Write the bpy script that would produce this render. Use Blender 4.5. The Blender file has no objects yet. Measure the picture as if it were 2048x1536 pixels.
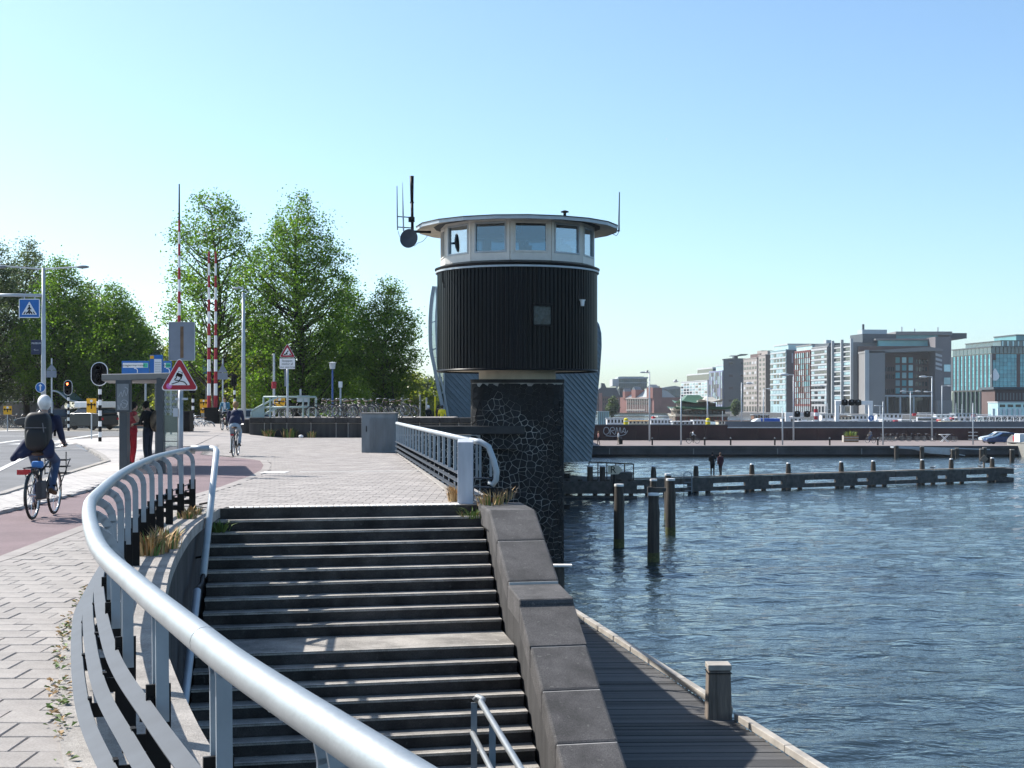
import bpy, bmesh, math, random
import numpy as np
from mathutils import Vector, Matrix, noise as mnoise
random.seed(7); rng = np.random.default_rng(11)
SC = bpy.context.scene; COL = SC.collection
R = math.radians
# ------------------------------------------------------------------ camera, sky, sun, exposure
F, CX, HY, EYE = 2844.0, 1024.0, 813.0, 1.64      # focal length in photo pixels, principal column, horizon row, eye height
cd = bpy.data.cameras.new('camera'); cam = bpy.data.objects.new('camera', cd); COL.objects.link(cam)
cam.location = (0, 0, EYE); cam.rotation_euler = (R(90), 0, 0)
cd.sensor_width = 36; cd.lens = 36 * F / 2048; cd.shift_y = 45 / 2048; cd.clip_start = .05; cd.clip_end = 8000
SC.camera = cam
SUN_EL, SUN_FWD = 42, 30                            # elevation; degrees forward of due left
w = bpy.data.worlds.new('World'); SC.world = w; w.use_nodes = True
nt = w.node_tree; bg = nt.nodes['Background']
sky = nt.nodes.new('ShaderNodeTexSky'); sky.sky_type = 'NISHITA'; sky.sun_disc = False
sky.sun_elevation = R(SUN_EL); sky.sun_rotation = R(-(90 - SUN_FWD)); sky.air_density = .8; sky.dust_density = 1.1; sky.ozone_density = 3.0
tint = nt.nodes.new('ShaderNodeMixRGB'); tint.blend_type = 'MULTIPLY'; tint.inputs[0].default_value = 1; tint.inputs[2].default_value = (.93, 1.03, 1.0, 1)
nt.links.new(sky.outputs[0], tint.inputs[1]); nt.links.new(tint.outputs[0], bg.inputs[0]); bg.inputs[1].default_value = .125
S = Vector((-math.cos(R(SUN_EL)) * math.cos(R(SUN_FWD)), math.cos(R(SUN_EL)) * math.sin(R(SUN_FWD)), math.sin(R(SUN_EL))))
ld = bpy.data.lights.new('sun', 'SUN'); ld.energy = 4.6; ld.angle = R(.53); ld.color = (1, .95, .88)
sun = bpy.data.objects.new('sun', ld); COL.objects.link(sun); sun.rotation_euler = (-S).to_track_quat('-Z', 'Y').to_euler()
vs = SC.view_settings; vs.view_transform = 'Standard'; vs.look = 'None'; vs.gamma = 1; vs.use_curve_mapping = False; vs.exposure = .82
SC.cycles.max_bounces = 6; SC.cycles.transparent_max_bounces = 10
SC.cycles.use_denoising = True

# ------------------------------------------------------------------ helpers
WZ, DZ = -4.56, -3.34                               # water level, landing stage level (path = 0)
def P(x, y, Z): return Vector(((x - CX) * Z / F, Z, EYE - (y - HY) * Z / F))
def G(x, y, z=0.0):
    Z = F * (EYE - z) / (y - HY); return Vector(((x - CX) * Z / F, Z, z))
def V(*a): return Vector(a)
ZUP = Vector((0, 0, 1))

class MB:
    def __init__(s): s.v = []; s.f = []; s.m = []
    def add(s, vs_, fs, mi=0):
        b = len(s.v); s.v.extend([tuple(p) for p in vs_]); s.f.extend([tuple(i + b for i in f) for f in fs]); s.m.extend([mi] * len(fs)); return s
    def box(s, c, sz, rz=0, mi=0, M=None):
        x, y, z = sz[0] / 2, sz[1] / 2, sz[2] / 2
        pts = [Vector((i * x, j * y, k * z)) for k in (-1, 1) for j in (-1, 1) for i in (-1, 1)]
        m = M if M is not None else Matrix.Rotation(rz, 3, 'Z'); c = Vector(c)
        return s.add([c + m @ p for p in pts], [(0, 2, 3, 1), (4, 5, 7, 6), (0, 1, 5, 4), (2, 6, 7, 3), (0, 4, 6, 2), (1, 3, 7, 5)], mi)
    def b2(s, x0, x1, y0, y1, z0, z1, mi=0): return s.box(((x0 + x1) / 2, (y0 + y1) / 2, (z0 + z1) / 2), (abs(x1 - x0), abs(y1 - y0), abs(z1 - z0)), 0, mi)
    def bar(s, a, b, w_, h_, up=ZUP, mi=0):
        a, b = Vector(a), Vector(b); d = b - a; L = d.length
        if L < 1e-6: return s
        d = d / L; sd = d.cross(up)
        if sd.length < 1e-4: sd = d.cross(Vector((0, 1, 0)))
        sd.normalize(); u = sd.cross(d)
        m = Matrix((sd, d, u)).transposed(); return s.box((a + b) / 2, (w_, L, h_), M=m, mi=mi)
    def tube(s, pts, r, n=8, mi=0, cap=True):
        pts = [Vector(p) for p in pts]; N = len(pts); rr = r if isinstance(r, (list, tuple)) else [r] * N
        u = None; vs_ = []
        for i, p in enumerate(pts):
            t = (pts[min(i + 1, N - 1)] - pts[max(i - 1, 0)]); t = t.normalized() if t.length > 1e-9 else ZUP
            if u is None: u = t.orthogonal().normalized()
            else:
                u = u - t * u.dot(t); u = u.normalized() if u.length > 1e-6 else t.orthogonal().normalized()
            v = t.cross(u)
            for k in range(n):
                a = 2 * math.pi * k / n; vs_.append(p + (u * math.cos(a) + v * math.sin(a)) * rr[i])
        fs = [(i * n + k, i * n + (k + 1) % n, (i + 1) * n + (k + 1) % n, (i + 1) * n + k) for i in range(N - 1) for k in range(n)]
        if cap: fs += [tuple(range(n - 1, -1, -1)), tuple((N - 1) * n + k for k in range(n))]
        return s.add(vs_, fs, mi)
    def extr(s, poly, vec, mi=0):
        n = len(poly); vec = Vector(vec); a = [Vector(p) for p in poly]
        fs = [tuple(range(n - 1, -1, -1)), tuple(range(n, 2 * n))] + [(i, (i + 1) % n, n + (i + 1) % n, n + i) for i in range(n)]
        return s.add(a + [p + vec for p in a], fs, mi)
    def prism(s, poly, z0, z1, mi=0): return s.extr([(p[0], p[1], z0) for p in poly], (0, 0, z1 - z0), mi)
    def face(s, poly, mi=0): return s.add(poly, [tuple(range(len(poly)))], mi)
    def lathe(s, prof, c=(0, 0, 0), n=24, mi=0, a0=0, a1=2 * math.pi, rot=0):
        c = Vector(c); full = abs(a1 - a0 - 2 * math.pi) < 1e-6; K = n if full else n + 1; vs_ = []
        for r, z in prof:
            for k in range(K):
                a = a0 + (a1 - a0) * k / n + rot; vs_.append(c + Vector((r * math.cos(a), r * math.sin(a), z)))
        fs = []
        for i in range(len(prof) - 1):
            for k in range(n):
                k2 = (k + 1) % K; fs.append((i * K + k, i * K + k2, (i + 1) * K + k2, (i + 1) * K + k))
        return s.add(vs_, fs, mi)
    def ell(s, c, r, n=12, m=8, mi=0, M=None):
        c = Vector(c); r = r if isinstance(r, (list, tuple)) else (r, r, r); vs_ = []; M = M or Matrix.Identity(3)
        for i in range(m + 1):
            t = math.pi * i / m
            for k in range(n):
                a = 2 * math.pi * k / n; vs_.append(c + M @ Vector((r[0] * math.sin(t) * math.cos(a), r[1] * math.sin(t) * math.sin(a), r[2] * math.cos(t))))
        return s.add(vs_, [(i * n + k, (i + 1) * n + k, (i + 1) * n + (k + 1) % n, i * n + (k + 1) % n) for i in range(m) for k in range(n)], mi)
    def torus(s, c, R0, r, ax='X', n=28, m=8, mi=0, a0=0, a1=2 * math.pi):
        c = Vector(c); full = abs(a1 - a0 - 2 * math.pi) < 1e-6; pts = []; K = n if full else n + 1; vs_ = []
        for k in range(K):
            a = a0 + (a1 - a0) * k / n
            for j in range(m):
                b = 2 * math.pi * j / m; q = R0 + r * math.cos(b); h = r * math.sin(b); y, z = q * math.cos(a), q * math.sin(a)
                vs_.append(c + (Vector((h, y, z)) if ax == 'X' else Vector((y, h, z)) if ax == 'Y' else Vector((y, z, h))))
        fs = [(k * m + j, k * m + (j + 1) % m, ((k + 1) % K) * m + (j + 1) % m, ((k + 1) % K) * m + j) for k in range(n) for j in range(m)]
        return s.add(vs_, fs, mi)
    def merge(s, o, off=(0, 0, 0), rz=0):
        m = Matrix.Rotation(rz, 3, 'Z'); off = Vector(off); b = len(s.v)
        s.v.extend([tuple(off + m @ Vector(p)) for p in o.v]); s.f.extend([tuple(i + b for i in f) for f in o.f]); s.m.extend(o.m); return s
    def mesh(s, name, mats, smooth=False, org=None):
        me = bpy.data.meshes.new(name); o = org or (0, 0, 0)
        vs_ = [(p[0] - o[0], p[1] - o[1], p[2] - o[2]) for p in s.v] if org is not None else s.v
        me.from_pydata(vs_, [], s.f)
        for m in (mats if isinstance(mats, (list, tuple)) else [mats]): me.materials.append(m)
        if isinstance(mats, (list, tuple)) and len(mats) > 1: me.polygons.foreach_set('material_index', s.m)
        if smooth: me.polygons.foreach_set('use_smooth', [True] * len(me.polygons))
        me.update(); return me
    def build(s, name, mats, parent=None, smooth=False, org=None, bevel=0, seg=2, auto=None):
        if parent is not None and org is None: org = parent.get('_org', None)
        me = s.mesh(name, mats, smooth, org)
        if smooth and auto:
            try: me.set_sharp_from_angle(angle=R(auto))
            except Exception: pass
        o = bpy.data.objects.new(name, me); COL.objects.link(o)
        if parent is not None: o.parent = parent
        if bevel:
            md = o.modifiers.new('bevel', 'BEVEL'); md.width = bevel; md.segments = seg; md.limit_method = 'ANGLE'; md.angle_limit = R(40)
        return o

def tag(o, label=None, cat=None, group=None, kind=None):
    if label: o['label'] = label
    if cat: o['category'] = cat
    if group: o['group'] = group
    if kind: o['kind'] = kind
    return o
ORG = {}
def thing(name, label, cat, loc=(0, 0, 0), rz=0, group=None, kind=None):
    o = bpy.data.objects.new(name, None); COL.objects.link(o); o.location = loc; o.rotation_euler = (0, 0, rz); o.empty_display_size = .2
    return tag(o, label, cat, group, kind)
def part(mb, name, mats, parent, world=None, **k):
    """link MB as a part; with world=True its coordinates are world ones and the parent is an unrotated thing (or a part of one)"""
    org = None
    if world:
        q = parent
        while q.parent is not None: q = q.parent
        org = tuple(q.location)
    return mb.build(name, mats, parent, org=org, **k)
def inst(me, name, parent=None, loc=(0, 0, 0), rot=(0, 0, 0), sc=(1, 1, 1)):
    o = bpy.data.objects.new(name, me); COL.objects.link(o); o.location = loc; o.rotation_euler = rot; o.scale = sc
    if parent is not None: o.parent = parent
    return o
def kids(o): return [c for c in list(bpy.data.objects) if c.parent is o]
KID = {}
def copy_tree(root, loc=None, rz=None, label=None, sc=None, group=None):
    if root.name not in KID:
        def col(o): return [(c, col(c)) for c in kids(o)]
        KID[root.name] = col(root)
    def cp(o, par, ch):
        c = o.copy(); COL.objects.link(c)
        if par is not None: c.parent = par
        for k, kk in ch: cp(k, c, kk)
        return c
    r = cp(root, None, KID[root.name])
    if loc is not None: r.location = loc
    if rz is not None: r.rotation_euler = (0, 0, rz)
    if label: r['label'] = label
    if group: r['group'] = group
    if sc is not None: r.scale = (sc, sc, sc) if not isinstance(sc, (tuple, list)) else sc
    return r
def spline(pts, n):
    pts = [Vector(p) for p in pts]; out = []; N = len(pts)
    for i in range(N - 1):
        p0, p1, p2, p3 = pts[max(i - 1, 0)], pts[i], pts[i + 1], pts[min(i + 2, N - 1)]
        for k in range(n):
            t = k / n; out.append(.5 * ((2 * p1) + (p2 - p0) * t + (2 * p0 - 5 * p1 + 4 * p2 - p3) * t * t + (3 * p1 - p0 - 3 * p2 + p3) * t ** 3))
    out.append(pts[-1]); return out
def resample(pts, step):
    L = [0]
    for a, b in zip(pts, pts[1:]): L.append(L[-1] + (b - a).length)
    n = max(1, int(round(L[-1] / step))); out = []; j = 0
    for k in range(n + 1):
        t = L[-1] * k / n
        while j < len(L) - 2 and L[j + 1] < t: j += 1
        f = (t - L[j]) / max(1e-9, L[j + 1] - L[j]); out.append(pts[j].lerp(pts[j + 1], min(1, max(0, f))))
    return out
def inpoly(x, y, poly):
    c = False; n = len(poly); j = n - 1
    for i in range(n):
        xi, yi = poly[i][0], poly[i][1]; xj, yj = poly[j][0], poly[j][1]
        if (yi > y) != (yj > y) and x < (xj - xi) * (y - yi) / (yj - yi + 1e-12) + xi: c = not c
        j = i
    return c
def clip(poly, a, b, c):
    """keep a*x+b*y+c>=0"""
    out = []; n = len(poly)
    for i in range(n):
        p, q = poly[i], poly[(i + 1) % n]; dp = a * p[0] + b * p[1] + c; dq = a * q[0] + b * q[1] + c
        if dp >= 0: out.append(p)
        if (dp >= 0) != (dq >= 0):
            t = dp / (dp - dq); out.append((p[0] + (q[0] - p[0]) * t, p[1] + (q[1] - p[1]) * t))
    return out
TXT = {}
def text(mb, s_, size, org, xd, yd, mi=0, lift=.004, align='CENTER'):
    key = (s_, align)
    if key not in TXT:
        cu = bpy.data.curves.new('t', 'FONT'); cu.body = s_; cu.align_x = align; cu.align_y = 'CENTER'; cu.resolution_u = 2
        ob = bpy.data.objects.new('t', cu); COL.objects.link(ob)
        me = bpy.data.meshes.new_from_object(ob.evaluated_get(bpy.context.evaluated_depsgraph_get()))
        TXT[key] = ([v.co.copy() for v in me.vertices], [tuple(p.vertices) for p in me.polygons])
        bpy.data.objects.remove(ob); bpy.data.curves.remove(cu); bpy.data.meshes.remove(me)
    vs_, fs = TXT[key]; xd, yd, org = Vector(xd), Vector(yd), Vector(org); nn = xd.cross(yd)
    return mb.add([org + xd * (v.x * size) + yd * (v.y * size) + nn * lift for v in vs_], fs, mi)
# ------------------------------------------------------------------ materials
def mat(name, col, rough=.6, metal=0.0, var=.12, scale=3.0, bump=0.0, bscale=60, rnd=0.0, col2=None, stretch=None, spec=.5, det=6, island=0.0, speck=0.0, speckcol=(.75, .73, .7), emit=None, fine=0.0):
    m = bpy.data.materials.new(name); m.use_nodes = True; t = m.node_tree; N, L = t.nodes, t.links
    b = N['Principled BSDF']; b.inputs['Roughness'].default_value = rough; b.inputs['Metallic'].default_value = metal
    b.inputs['Specular IOR Level'].default_value = spec
    tc = N.new('ShaderNodeTexCoord'); mp = N.new('ShaderNodeMapping'); L.new(tc.outputs['Object'], mp.inputs[0])
    if stretch: mp.inputs['Scale'].default_value = stretch
    c1 = tuple(max(0, c * (1 - var)) for c in col) + (1,); c2 = (tuple(col2) if col2 else tuple(min(1, c * (1 + var)) for c in col)) + (1,)
    nz = N.new('ShaderNodeTexNoise'); nz.inputs['Scale'].default_value = scale; nz.inputs['Detail'].default_value = det; nz.inputs['Roughness'].default_value = .6
    L.new(mp.outputs[0], nz.inputs['Vector'])
    cr = N.new('ShaderNodeValToRGB'); cr.color_ramp.elements[0].position = .36; cr.color_ramp.elements[1].position = .66
    cr.color_ramp.elements[0].color = c1; cr.color_ramp.elements[1].color = c2; L.new(nz.outputs['Fac'], cr.inputs[0]); out = cr.outputs[0]
    if speck:
        n3 = N.new('ShaderNodeTexNoise'); n3.inputs['Scale'].default_value = 14; n3.inputs['Detail'].default_value = 3; L.new(tc.outputs['Object'], n3.inputs['Vector'])
        r3 = N.new('ShaderNodeValToRGB'); r3.color_ramp.elements[0].position = .64; r3.color_ramp.elements[1].position = .72; L.new(n3.outputs['Fac'], r3.inputs[0])
        ml = N.new('ShaderNodeMath'); ml.operation = 'MULTIPLY'; ml.inputs[1].default_value = speck; L.new(r3.outputs[0], ml.inputs[0])
        mx = N.new('ShaderNodeMixRGB'); mx.inputs[2].default_value = tuple(speckcol) + (1,); L.new(ml.outputs[0], mx.inputs[0]); L.new(out, mx.inputs[1]); out = mx.outputs[0]
    if fine:
        n4 = N.new('ShaderNodeTexNoise'); n4.inputs['Scale'].default_value = 75; n4.inputs['Detail'].default_value = 2; L.new(tc.outputs['Object'], n4.inputs['Vector'])
        m4 = N.new('ShaderNodeMapRange'); m4.inputs['From Min'].default_value = .3; m4.inputs['From Max'].default_value = .7; m4.inputs['To Min'].default_value = 1 - fine; m4.inputs['To Max'].default_value = 1 + fine; L.new(n4.outputs['Fac'], m4.inputs['Value'])
        h4 = N.new('ShaderNodeHueSaturation'); L.new(m4.outputs[0], h4.inputs['Value']); L.new(out, h4.inputs['Color']); out = h4.outputs[0]
    if rnd or island:
        hs = N.new('ShaderNodeHueSaturation')
        src = N.new('ShaderNodeObjectInfo').outputs['Random'] if rnd else N.new('ShaderNodeNewGeometry').outputs['Random Per Island']
        mr = N.new('ShaderNodeMapRange'); a = rnd or island; mr.inputs['To Min'].default_value = 1 - a; mr.inputs['To Max'].default_value = 1 + a
        L.new(src, mr.inputs['Value']); L.new(mr.outputs[0], hs.inputs['Value']); L.new(out, hs.inputs['Color']); out = hs.outputs[0]
    L.new(out, b.inputs['Base Color'])
    if bump:
        n2 = N.new('ShaderNodeTexNoise'); n2.inputs['Scale'].default_value = bscale; n2.inputs['Detail'].default_value = 4; L.new(mp.outputs[0], n2.inputs['Vector'])
        bp = N.new('ShaderNodeBump'); bp.inputs['Strength'].default_value = bump; bp.inputs['Distance'].default_value = .02; L.new(n2.outputs['Fac'], bp.inputs['Height']); L.new(bp.outputs[0], b.inputs['Normal'])
    if emit: b.inputs['Emission Color'].default_value = tuple(emit[:3]) + (1,); b.inputs['Emission Strength'].default_value = emit[3]
    return m
def glass(name, tint, refl=.25, rough=.02, through=.5):
    m = bpy.data.materials.new(name); m.use_nodes = True; t = m.node_tree; N, L = t.nodes, t.links; N.remove(N['Principled BSDF'])
    tr = N.new('ShaderNodeBsdfTransparent'); tr.inputs[0].default_value = tuple(tint) + (1,)
    gl = N.new('ShaderNodeBsdfGlossy'); gl.inputs['Roughness'].default_value = rough; gl.inputs[0].default_value = (.9, .95, 1, 1)
    fr = N.new('ShaderNodeLayerWeight'); fr.inputs[0].default_value = .35
    mr = N.new('ShaderNodeMapRange'); mr.inputs['To Min'].default_value = refl; mr.inputs['To Max'].default_value = .9; L.new(fr.outputs['Facing'], mr.inputs['Value'])
    mx = N.new('ShaderNodeMixShader'); L.new(mr.outputs[0], mx.inputs[0]); L.new(tr.outputs[0], mx.inputs[1]); L.new(gl.outputs[0], mx.inputs[2]); L.new(mx.outputs[0], N['Material Output'].inputs[0])
    return m
def leafmat(name, dark, light, trans):
    m = bpy.data.materials.new(name); m.use_nodes = True; t = m.node_tree; N, L = t.nodes, t.links; N.remove(N['Principled BSDF'])
    ge = N.new('ShaderNodeNewGeometry'); cr = N.new('ShaderNodeValToRGB'); L.new(ge.outputs['Random Per Island'], cr.inputs[0])
    e = cr.color_ramp.elements; e[0].color = tuple(dark) + (1,); e[1].color = tuple(light) + (1,)
    df = N.new('ShaderNodeBsdfPrincipled'); df.inputs['Roughness'].default_value = .45; df.inputs['Specular IOR Level'].default_value = .35; L.new(cr.outputs[0], df.inputs['Base Color'])
    tl = N.new('ShaderNodeBsdfTranslucent'); hs = N.new('ShaderNodeMixRGB'); hs.blend_type = 'MULTIPLY'; hs.inputs[0].default_value = 1; hs.inputs[2].default_value = tuple(trans) + (1,)
    L.new(cr.outputs[0], hs.inputs[1]); L.new(hs.outputs[0], tl.inputs[0])
    mx = N.new('ShaderNodeMixShader'); mx.inputs[0].default_value = .5; L.new(df.outputs[0], mx.inputs[1]); L.new(tl.outputs[0], mx.inputs[2]); L.new(mx.outputs[0], N['Material Output'].inputs[0])
    return m
def watermat():
    m = bpy.data.materials.new('rippled_water'); m.use_nodes = True; t = m.node_tree; N, L = t.nodes, t.links
    b = N['Principled BSDF']; b.inputs['Base Color'].default_value = (.02, .033, .04, 1); b.inputs['Roughness'].default_value = .04; b.inputs['IOR'].default_value = 1.333
    tc = N.new('ShaderNodeTexCoord')
    def noise(sx, sy, det, dist=0, rot=0.2):
        mp = N.new('ShaderNodeMapping'); mp.inputs['Scale'].default_value = (sx, sy, 1); mp.inputs['Rotation'].default_value = (0, 0, rot); L.new(tc.outputs['Object'], mp.inputs[0])
        n = N.new('ShaderNodeTexNoise'); n.inputs['Scale'].default_value = 1; n.inputs['Detail'].default_value = det; n.inputs['Roughness'].default_value = .55; n.inputs['Distortion'].default_value = dist
        L.new(mp.outputs[0], n.inputs['Vector']); return n.outputs['Fac']
    a = noise(.75, 1.5, 3, .5, .22); c = noise(2.6, 4.6, 3, .4, -.12); d = noise(.05, .09, 2, 0, .4)
    m1 = N.new('ShaderNodeMath'); m1.operation = 'MULTIPLY_ADD'; m1.inputs[1].default_value = .3; L.new(c, m1.inputs[0]); L.new(a, m1.inputs[2])
    mr = N.new('ShaderNodeMapRange'); mr.inputs['From Min'].default_value = .35; mr.inputs['From Max'].default_value = .65; mr.inputs['To Min'].default_value = .8; mr.inputs['To Max'].default_value = 1.1; L.new(d, mr.inputs['Value'])
    m2 = N.new('ShaderNodeMath'); m2.operation = 'MULTIPLY'; L.new(m1.outputs[0], m2.inputs[0]); L.new(mr.outputs[0], m2.inputs[1])
    bp = N.new('ShaderNodeBump'); bp.inputs['Strength'].default_value = 1; bp.inputs['Distance'].default_value = .16; L.new(m2.outputs[0], bp.inputs['Height']); L.new(bp.outputs[0], b.inputs['Normal'])
    return m
W_ = watermat()
concrete = mat('weathered_concrete', (.36, .34, .31), .85, var=.22, scale=2.5, bump=.35, bscale=90, speck=.25, fine=0.20)
stripcon = mat('kerb_concrete', (.32, .295, .27), .9, var=.2, scale=3, bump=.5, bscale=120, fine=0.22)
darkcon = mat('dark_wall_concrete', (.04, .038, .038), .8, var=.45, scale=3, bump=.5, bscale=40, stretch=(1, 1, .12))
treadcon = mat('lit_tread_concrete', (.25, .23, .205), .85, var=.4, scale=1.6, bump=.4, bscale=70, speck=.6, speckcol=(.42, .41, .38), rnd=.12, fine=0.30)  # paler than the risers: sun on the treads put into the colour
nosing = mat('pale_nosing', (.36, .335, .3), .8, var=.3, scale=4, rnd=.15, fine=0.30)  # pale edge strip, lightened further for the sun painted on it
stepcon = mat('step_concrete', (.05, .046, .043), .85, var=.55, scale=1.6, bump=.4, bscale=70, speck=.35, speckcol=(.13, .125, .12), rnd=.12, spec=.25, fine=0.30)  # darker than the treads: shade on the risers put into the colour
copcon = mat('coping_concrete', (.075, .07, .069), .85, var=.35, scale=2.2, bump=.6, bscale=110, speck=.3, speckcol=(.26, .25, .23), rnd=.1, fine=0.40)
mortarl = mat('joint_mortar', (.5, .48, .45), .9)
paverm = mat('grey_paver', (.315, .287, .265), .9, var=.1, scale=5, bump=.35, bscale=200, rnd=.09, fine=0.14)
paverj = mat('grey_pavers_far', (.31, .28, .26), .9, var=.13, scale=1.2, bump=.2, bscale=90, island=.1, fine=0.12)
palej = mat('pale_pavers', (.44, .41, .385), .9, var=.1, scale=1.5, island=.08)
sandj = mat('joint_sand', (.13, .115, .105), .95)
asphalt = mat('asphalt', (.155, .155, .16), .9, var=.16, scale=.7, bump=.4, bscale=160, fine=0.20)
redasph = mat('red_asphalt', (.19, .135, .14), .9, var=.12, scale=.9, bump=.4, bscale=180, fine=0.20)
roadpaint = mat('road_paint', (.72, .71, .68), .7, var=.08)
tactile = mat('white_tactile_stone', (.78, .75, .7), .8, var=.08)
dirt = mat('ground_soil', (.22, .2, .17), .95, var=.25, scale=.3)
galv = mat('galvanised_steel', (.34, .36, .37), .42, metal=.6, var=.09, scale=5, bump=.05, bscale=60)
greysteel = mat('grey_painted_steel', (.27, .31, .345), .42, metal=.1, var=.1, scale=4)
slatsteel = mat('lacquered_slat_steel', (.06, .07, .085), .55, metal=0, spec=.25, var=.1, scale=5)
blacksteel = mat('black_steel', (.006, .006, .007), .55, var=.3, spec=.2)
palesteel = mat('pale_painted_steel', (.42, .46, .49), .4, metal=.1, var=.08)
whitep = mat('white_paint', (.78, .78, .77), .5, var=.06)
dirtywhite = mat('white_post_paint', (.46, .48, .53), .5, var=.12, scale=5, stretch=(1, 1, .2))
cream = mat('cream_render', (.62, .55, .44), .7, var=.08)
creamframe = mat('cream_window_frame', (.66, .63, .58), .45, var=.05)
blackclad = mat('black_ribbed_cladding', (.0045, .006, .008), .33, metal=0, var=.35, scale=2, stretch=(1, 1, .15), spec=.14)
roofm = mat('roof_felt', (.05, .055, .06), .8)
stonem = mat('basalt_stone', (.014, .015, .0165), .7, var=.4, scale=6, bump=.5, bscale=40, rnd=.4, spec=.2)
stonej = mat('basalt_stones', (.014, .015, .0165), .7, var=.4, scale=6, bump=.4, bscale=40, island=.4, spec=.2)
mortar = mat('pillar_mortar', (.34, .325, .30), .9, var=.5, scale=1.2)
pilecap = mat('stained_render', (.022, .021, .021), .85, var=.5, scale=2)
zinc = mat('zinc_strip', (.15, .19, .215), .5, metal=.15, var=.1, scale=2, rnd=.1, spec=.3)
zincdark = mat('zinc_backing', (.03, .04, .05), .6)
wood = mat('weathered_plank', (.085, .083, .082), .85, var=.35, scale=3, bump=.5, bscale=40, stretch=(.25, 3, 3), rnd=.35, fine=0.15)
woodl = mat('pale_deck_edge', (.36, .33, .29), .8, var=.2, scale=3, bump=.3)
pilewood = mat('pile_wood', (.055, .046, .037), .85, var=.45, scale=5, bump=.7, bscale=25, stretch=(2, 2, .15))
pilealg = mat('pile_algae', (.07, .075, .02), .8, var=.4, scale=8)
jetwood = mat('jetty_timber', (.07, .068, .065), .85, var=.35, scale=3, bump=.3)
jettop = mat('jetty_top_plank', (.2, .165, .13), .85, var=.2)
brownwall = mat('rusty_brown_wall', (.048, .021, .02), .8, var=.3, scale=.25, stretch=(1, 1, .6))
greywall = mat('grey_wall', (.14, .155, .175), .8, var=.15, scale=.4)
quaypink = mat('pinkish_brick_paving', (.2, .165, .155), .9, var=.1, scale=.4)
quaydark = mat('dark_quay_wall', (.06, .062, .068), .8, var=.3, scale=.5)
winglass = glass('cabin_glass', (.42, .55, .62), .12)
shglass = glass('shelter_glass', (.75, .82, .82), .10)
bluglass = mat('blue_reflective_glass', (.03, .08, .11), .1, metal=.0, var=.3, scale=.2, spec=1)
tealglass = mat('teal_curtain_glass', (.10, .36, .41), .2, metal=0, var=.25, scale=.05, spec=.8, rnd=.2)
darkglass = mat('dark_window_glass', (.018, .024, .03), .1, var=.3, scale=.1, spec=.8, rnd=.5)
lightglass = mat('pale_window_glass', (.35, .52, .58), .15, metal=.3, var=.2, scale=.1, spec=.8, rnd=.25)
redpaint = mat('sign_red', (.33, .006, .02), .45, var=.05); signwhite = mat('sign_white', (.8, .8, .8), .45, var=.04); signblue = mat('sign_blue', (.01, .13, .42), .4, var=.06)
signback = mat('sign_back_aluminium', (.21, .235, .28), .55, metal=.2, var=.08); yellow = mat('sign_yellow', (.85, .42, .01), .5, var=.05); signblack = mat('sign_black', (.006, .006, .007), .6, spec=.15)
navy = mat('sign_navy', (.012, .02, .06), .4); rust = mat('rust_stain', (.16, .10, .06), .8, var=.4); pinkst = mat('pink_sticker', (.6, .15, .45), .5); green_ = mat('sign_green', (.05, .45, .3), .5)
cabgrey = mat('cabinet_grey', (.17, .19, .205), .6, var=.14, scale=4, stretch=(1, 1, .3))
rubber = mat('tyre_rubber', (.012, .012, .013), .7); chrome = mat('chrome', (.6, .6, .6), .2, metal=1, var=.05); bikeblk = mat('black_bike_paint', (.012, .013, .016), .3)
bikeblue = mat('blue_bike_paint', (.03, .08, .25), .35); bikewhite = mat('white_bike_paint', (.6, .6, .6), .4); saddle_ = mat('brown_saddle', (.08, .04, .02), .6); redlens = mat('red_lens', (.5, .01, .02), .25)
bark = mat('bark', (.03, .025, .02), .9, var=.4, scale=4, bump=.6, bscale=20, stretch=(1, 1, .3))
leafA = leafmat('fresh_leaves', (.032, .068, .016), (.105, .16, .032), (2.4, 2.8, .9))
leafB = leafmat('dull_leaves', (.04, .06, .035), (.1, .13, .07), (1.9, 2.0, 1.2))
leafC = leafmat('bright_leaves', (.07, .10, .02), (.16, .185, .04), (2.6, 2.5, .8))
grassdry = mat('dry_grass', (.42, .27, .12), .8, island=.3); grassgrn = mat('green_weed', (.10, .16, .03), .7, island=.3)
# ------------------------------------------------------------------ ground plan
RAIL = [(1.0, .1), (.42, 1.35), (-.19, 2.63), (-.674, 3.65), (-.976, 4.35), (-1.483, 5.57), (-2.047, 7.03), (-2.82, 9.48), (-3.25, 11.15), (-4.08, 14.98), (-4.81, 19.2), (-5.14, 22.3), (-5.17, 22.75)]
RC = resample(spline([(x, y, 0) for x, y in RAIL], 12), .15)
def rail_off(o, pts=None):
    pts = pts or RC; out = []
    for i, p in enumerate(pts):
        t = (pts[min(i + 1, len(pts) - 1)] - pts[max(i - 1, 0)]).normalized(); out.append(p + Vector((t.y, -t.x, 0)) * o)
    return out
INNER = rail_off(.47); OUTER = rail_off(-.18)
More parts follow.
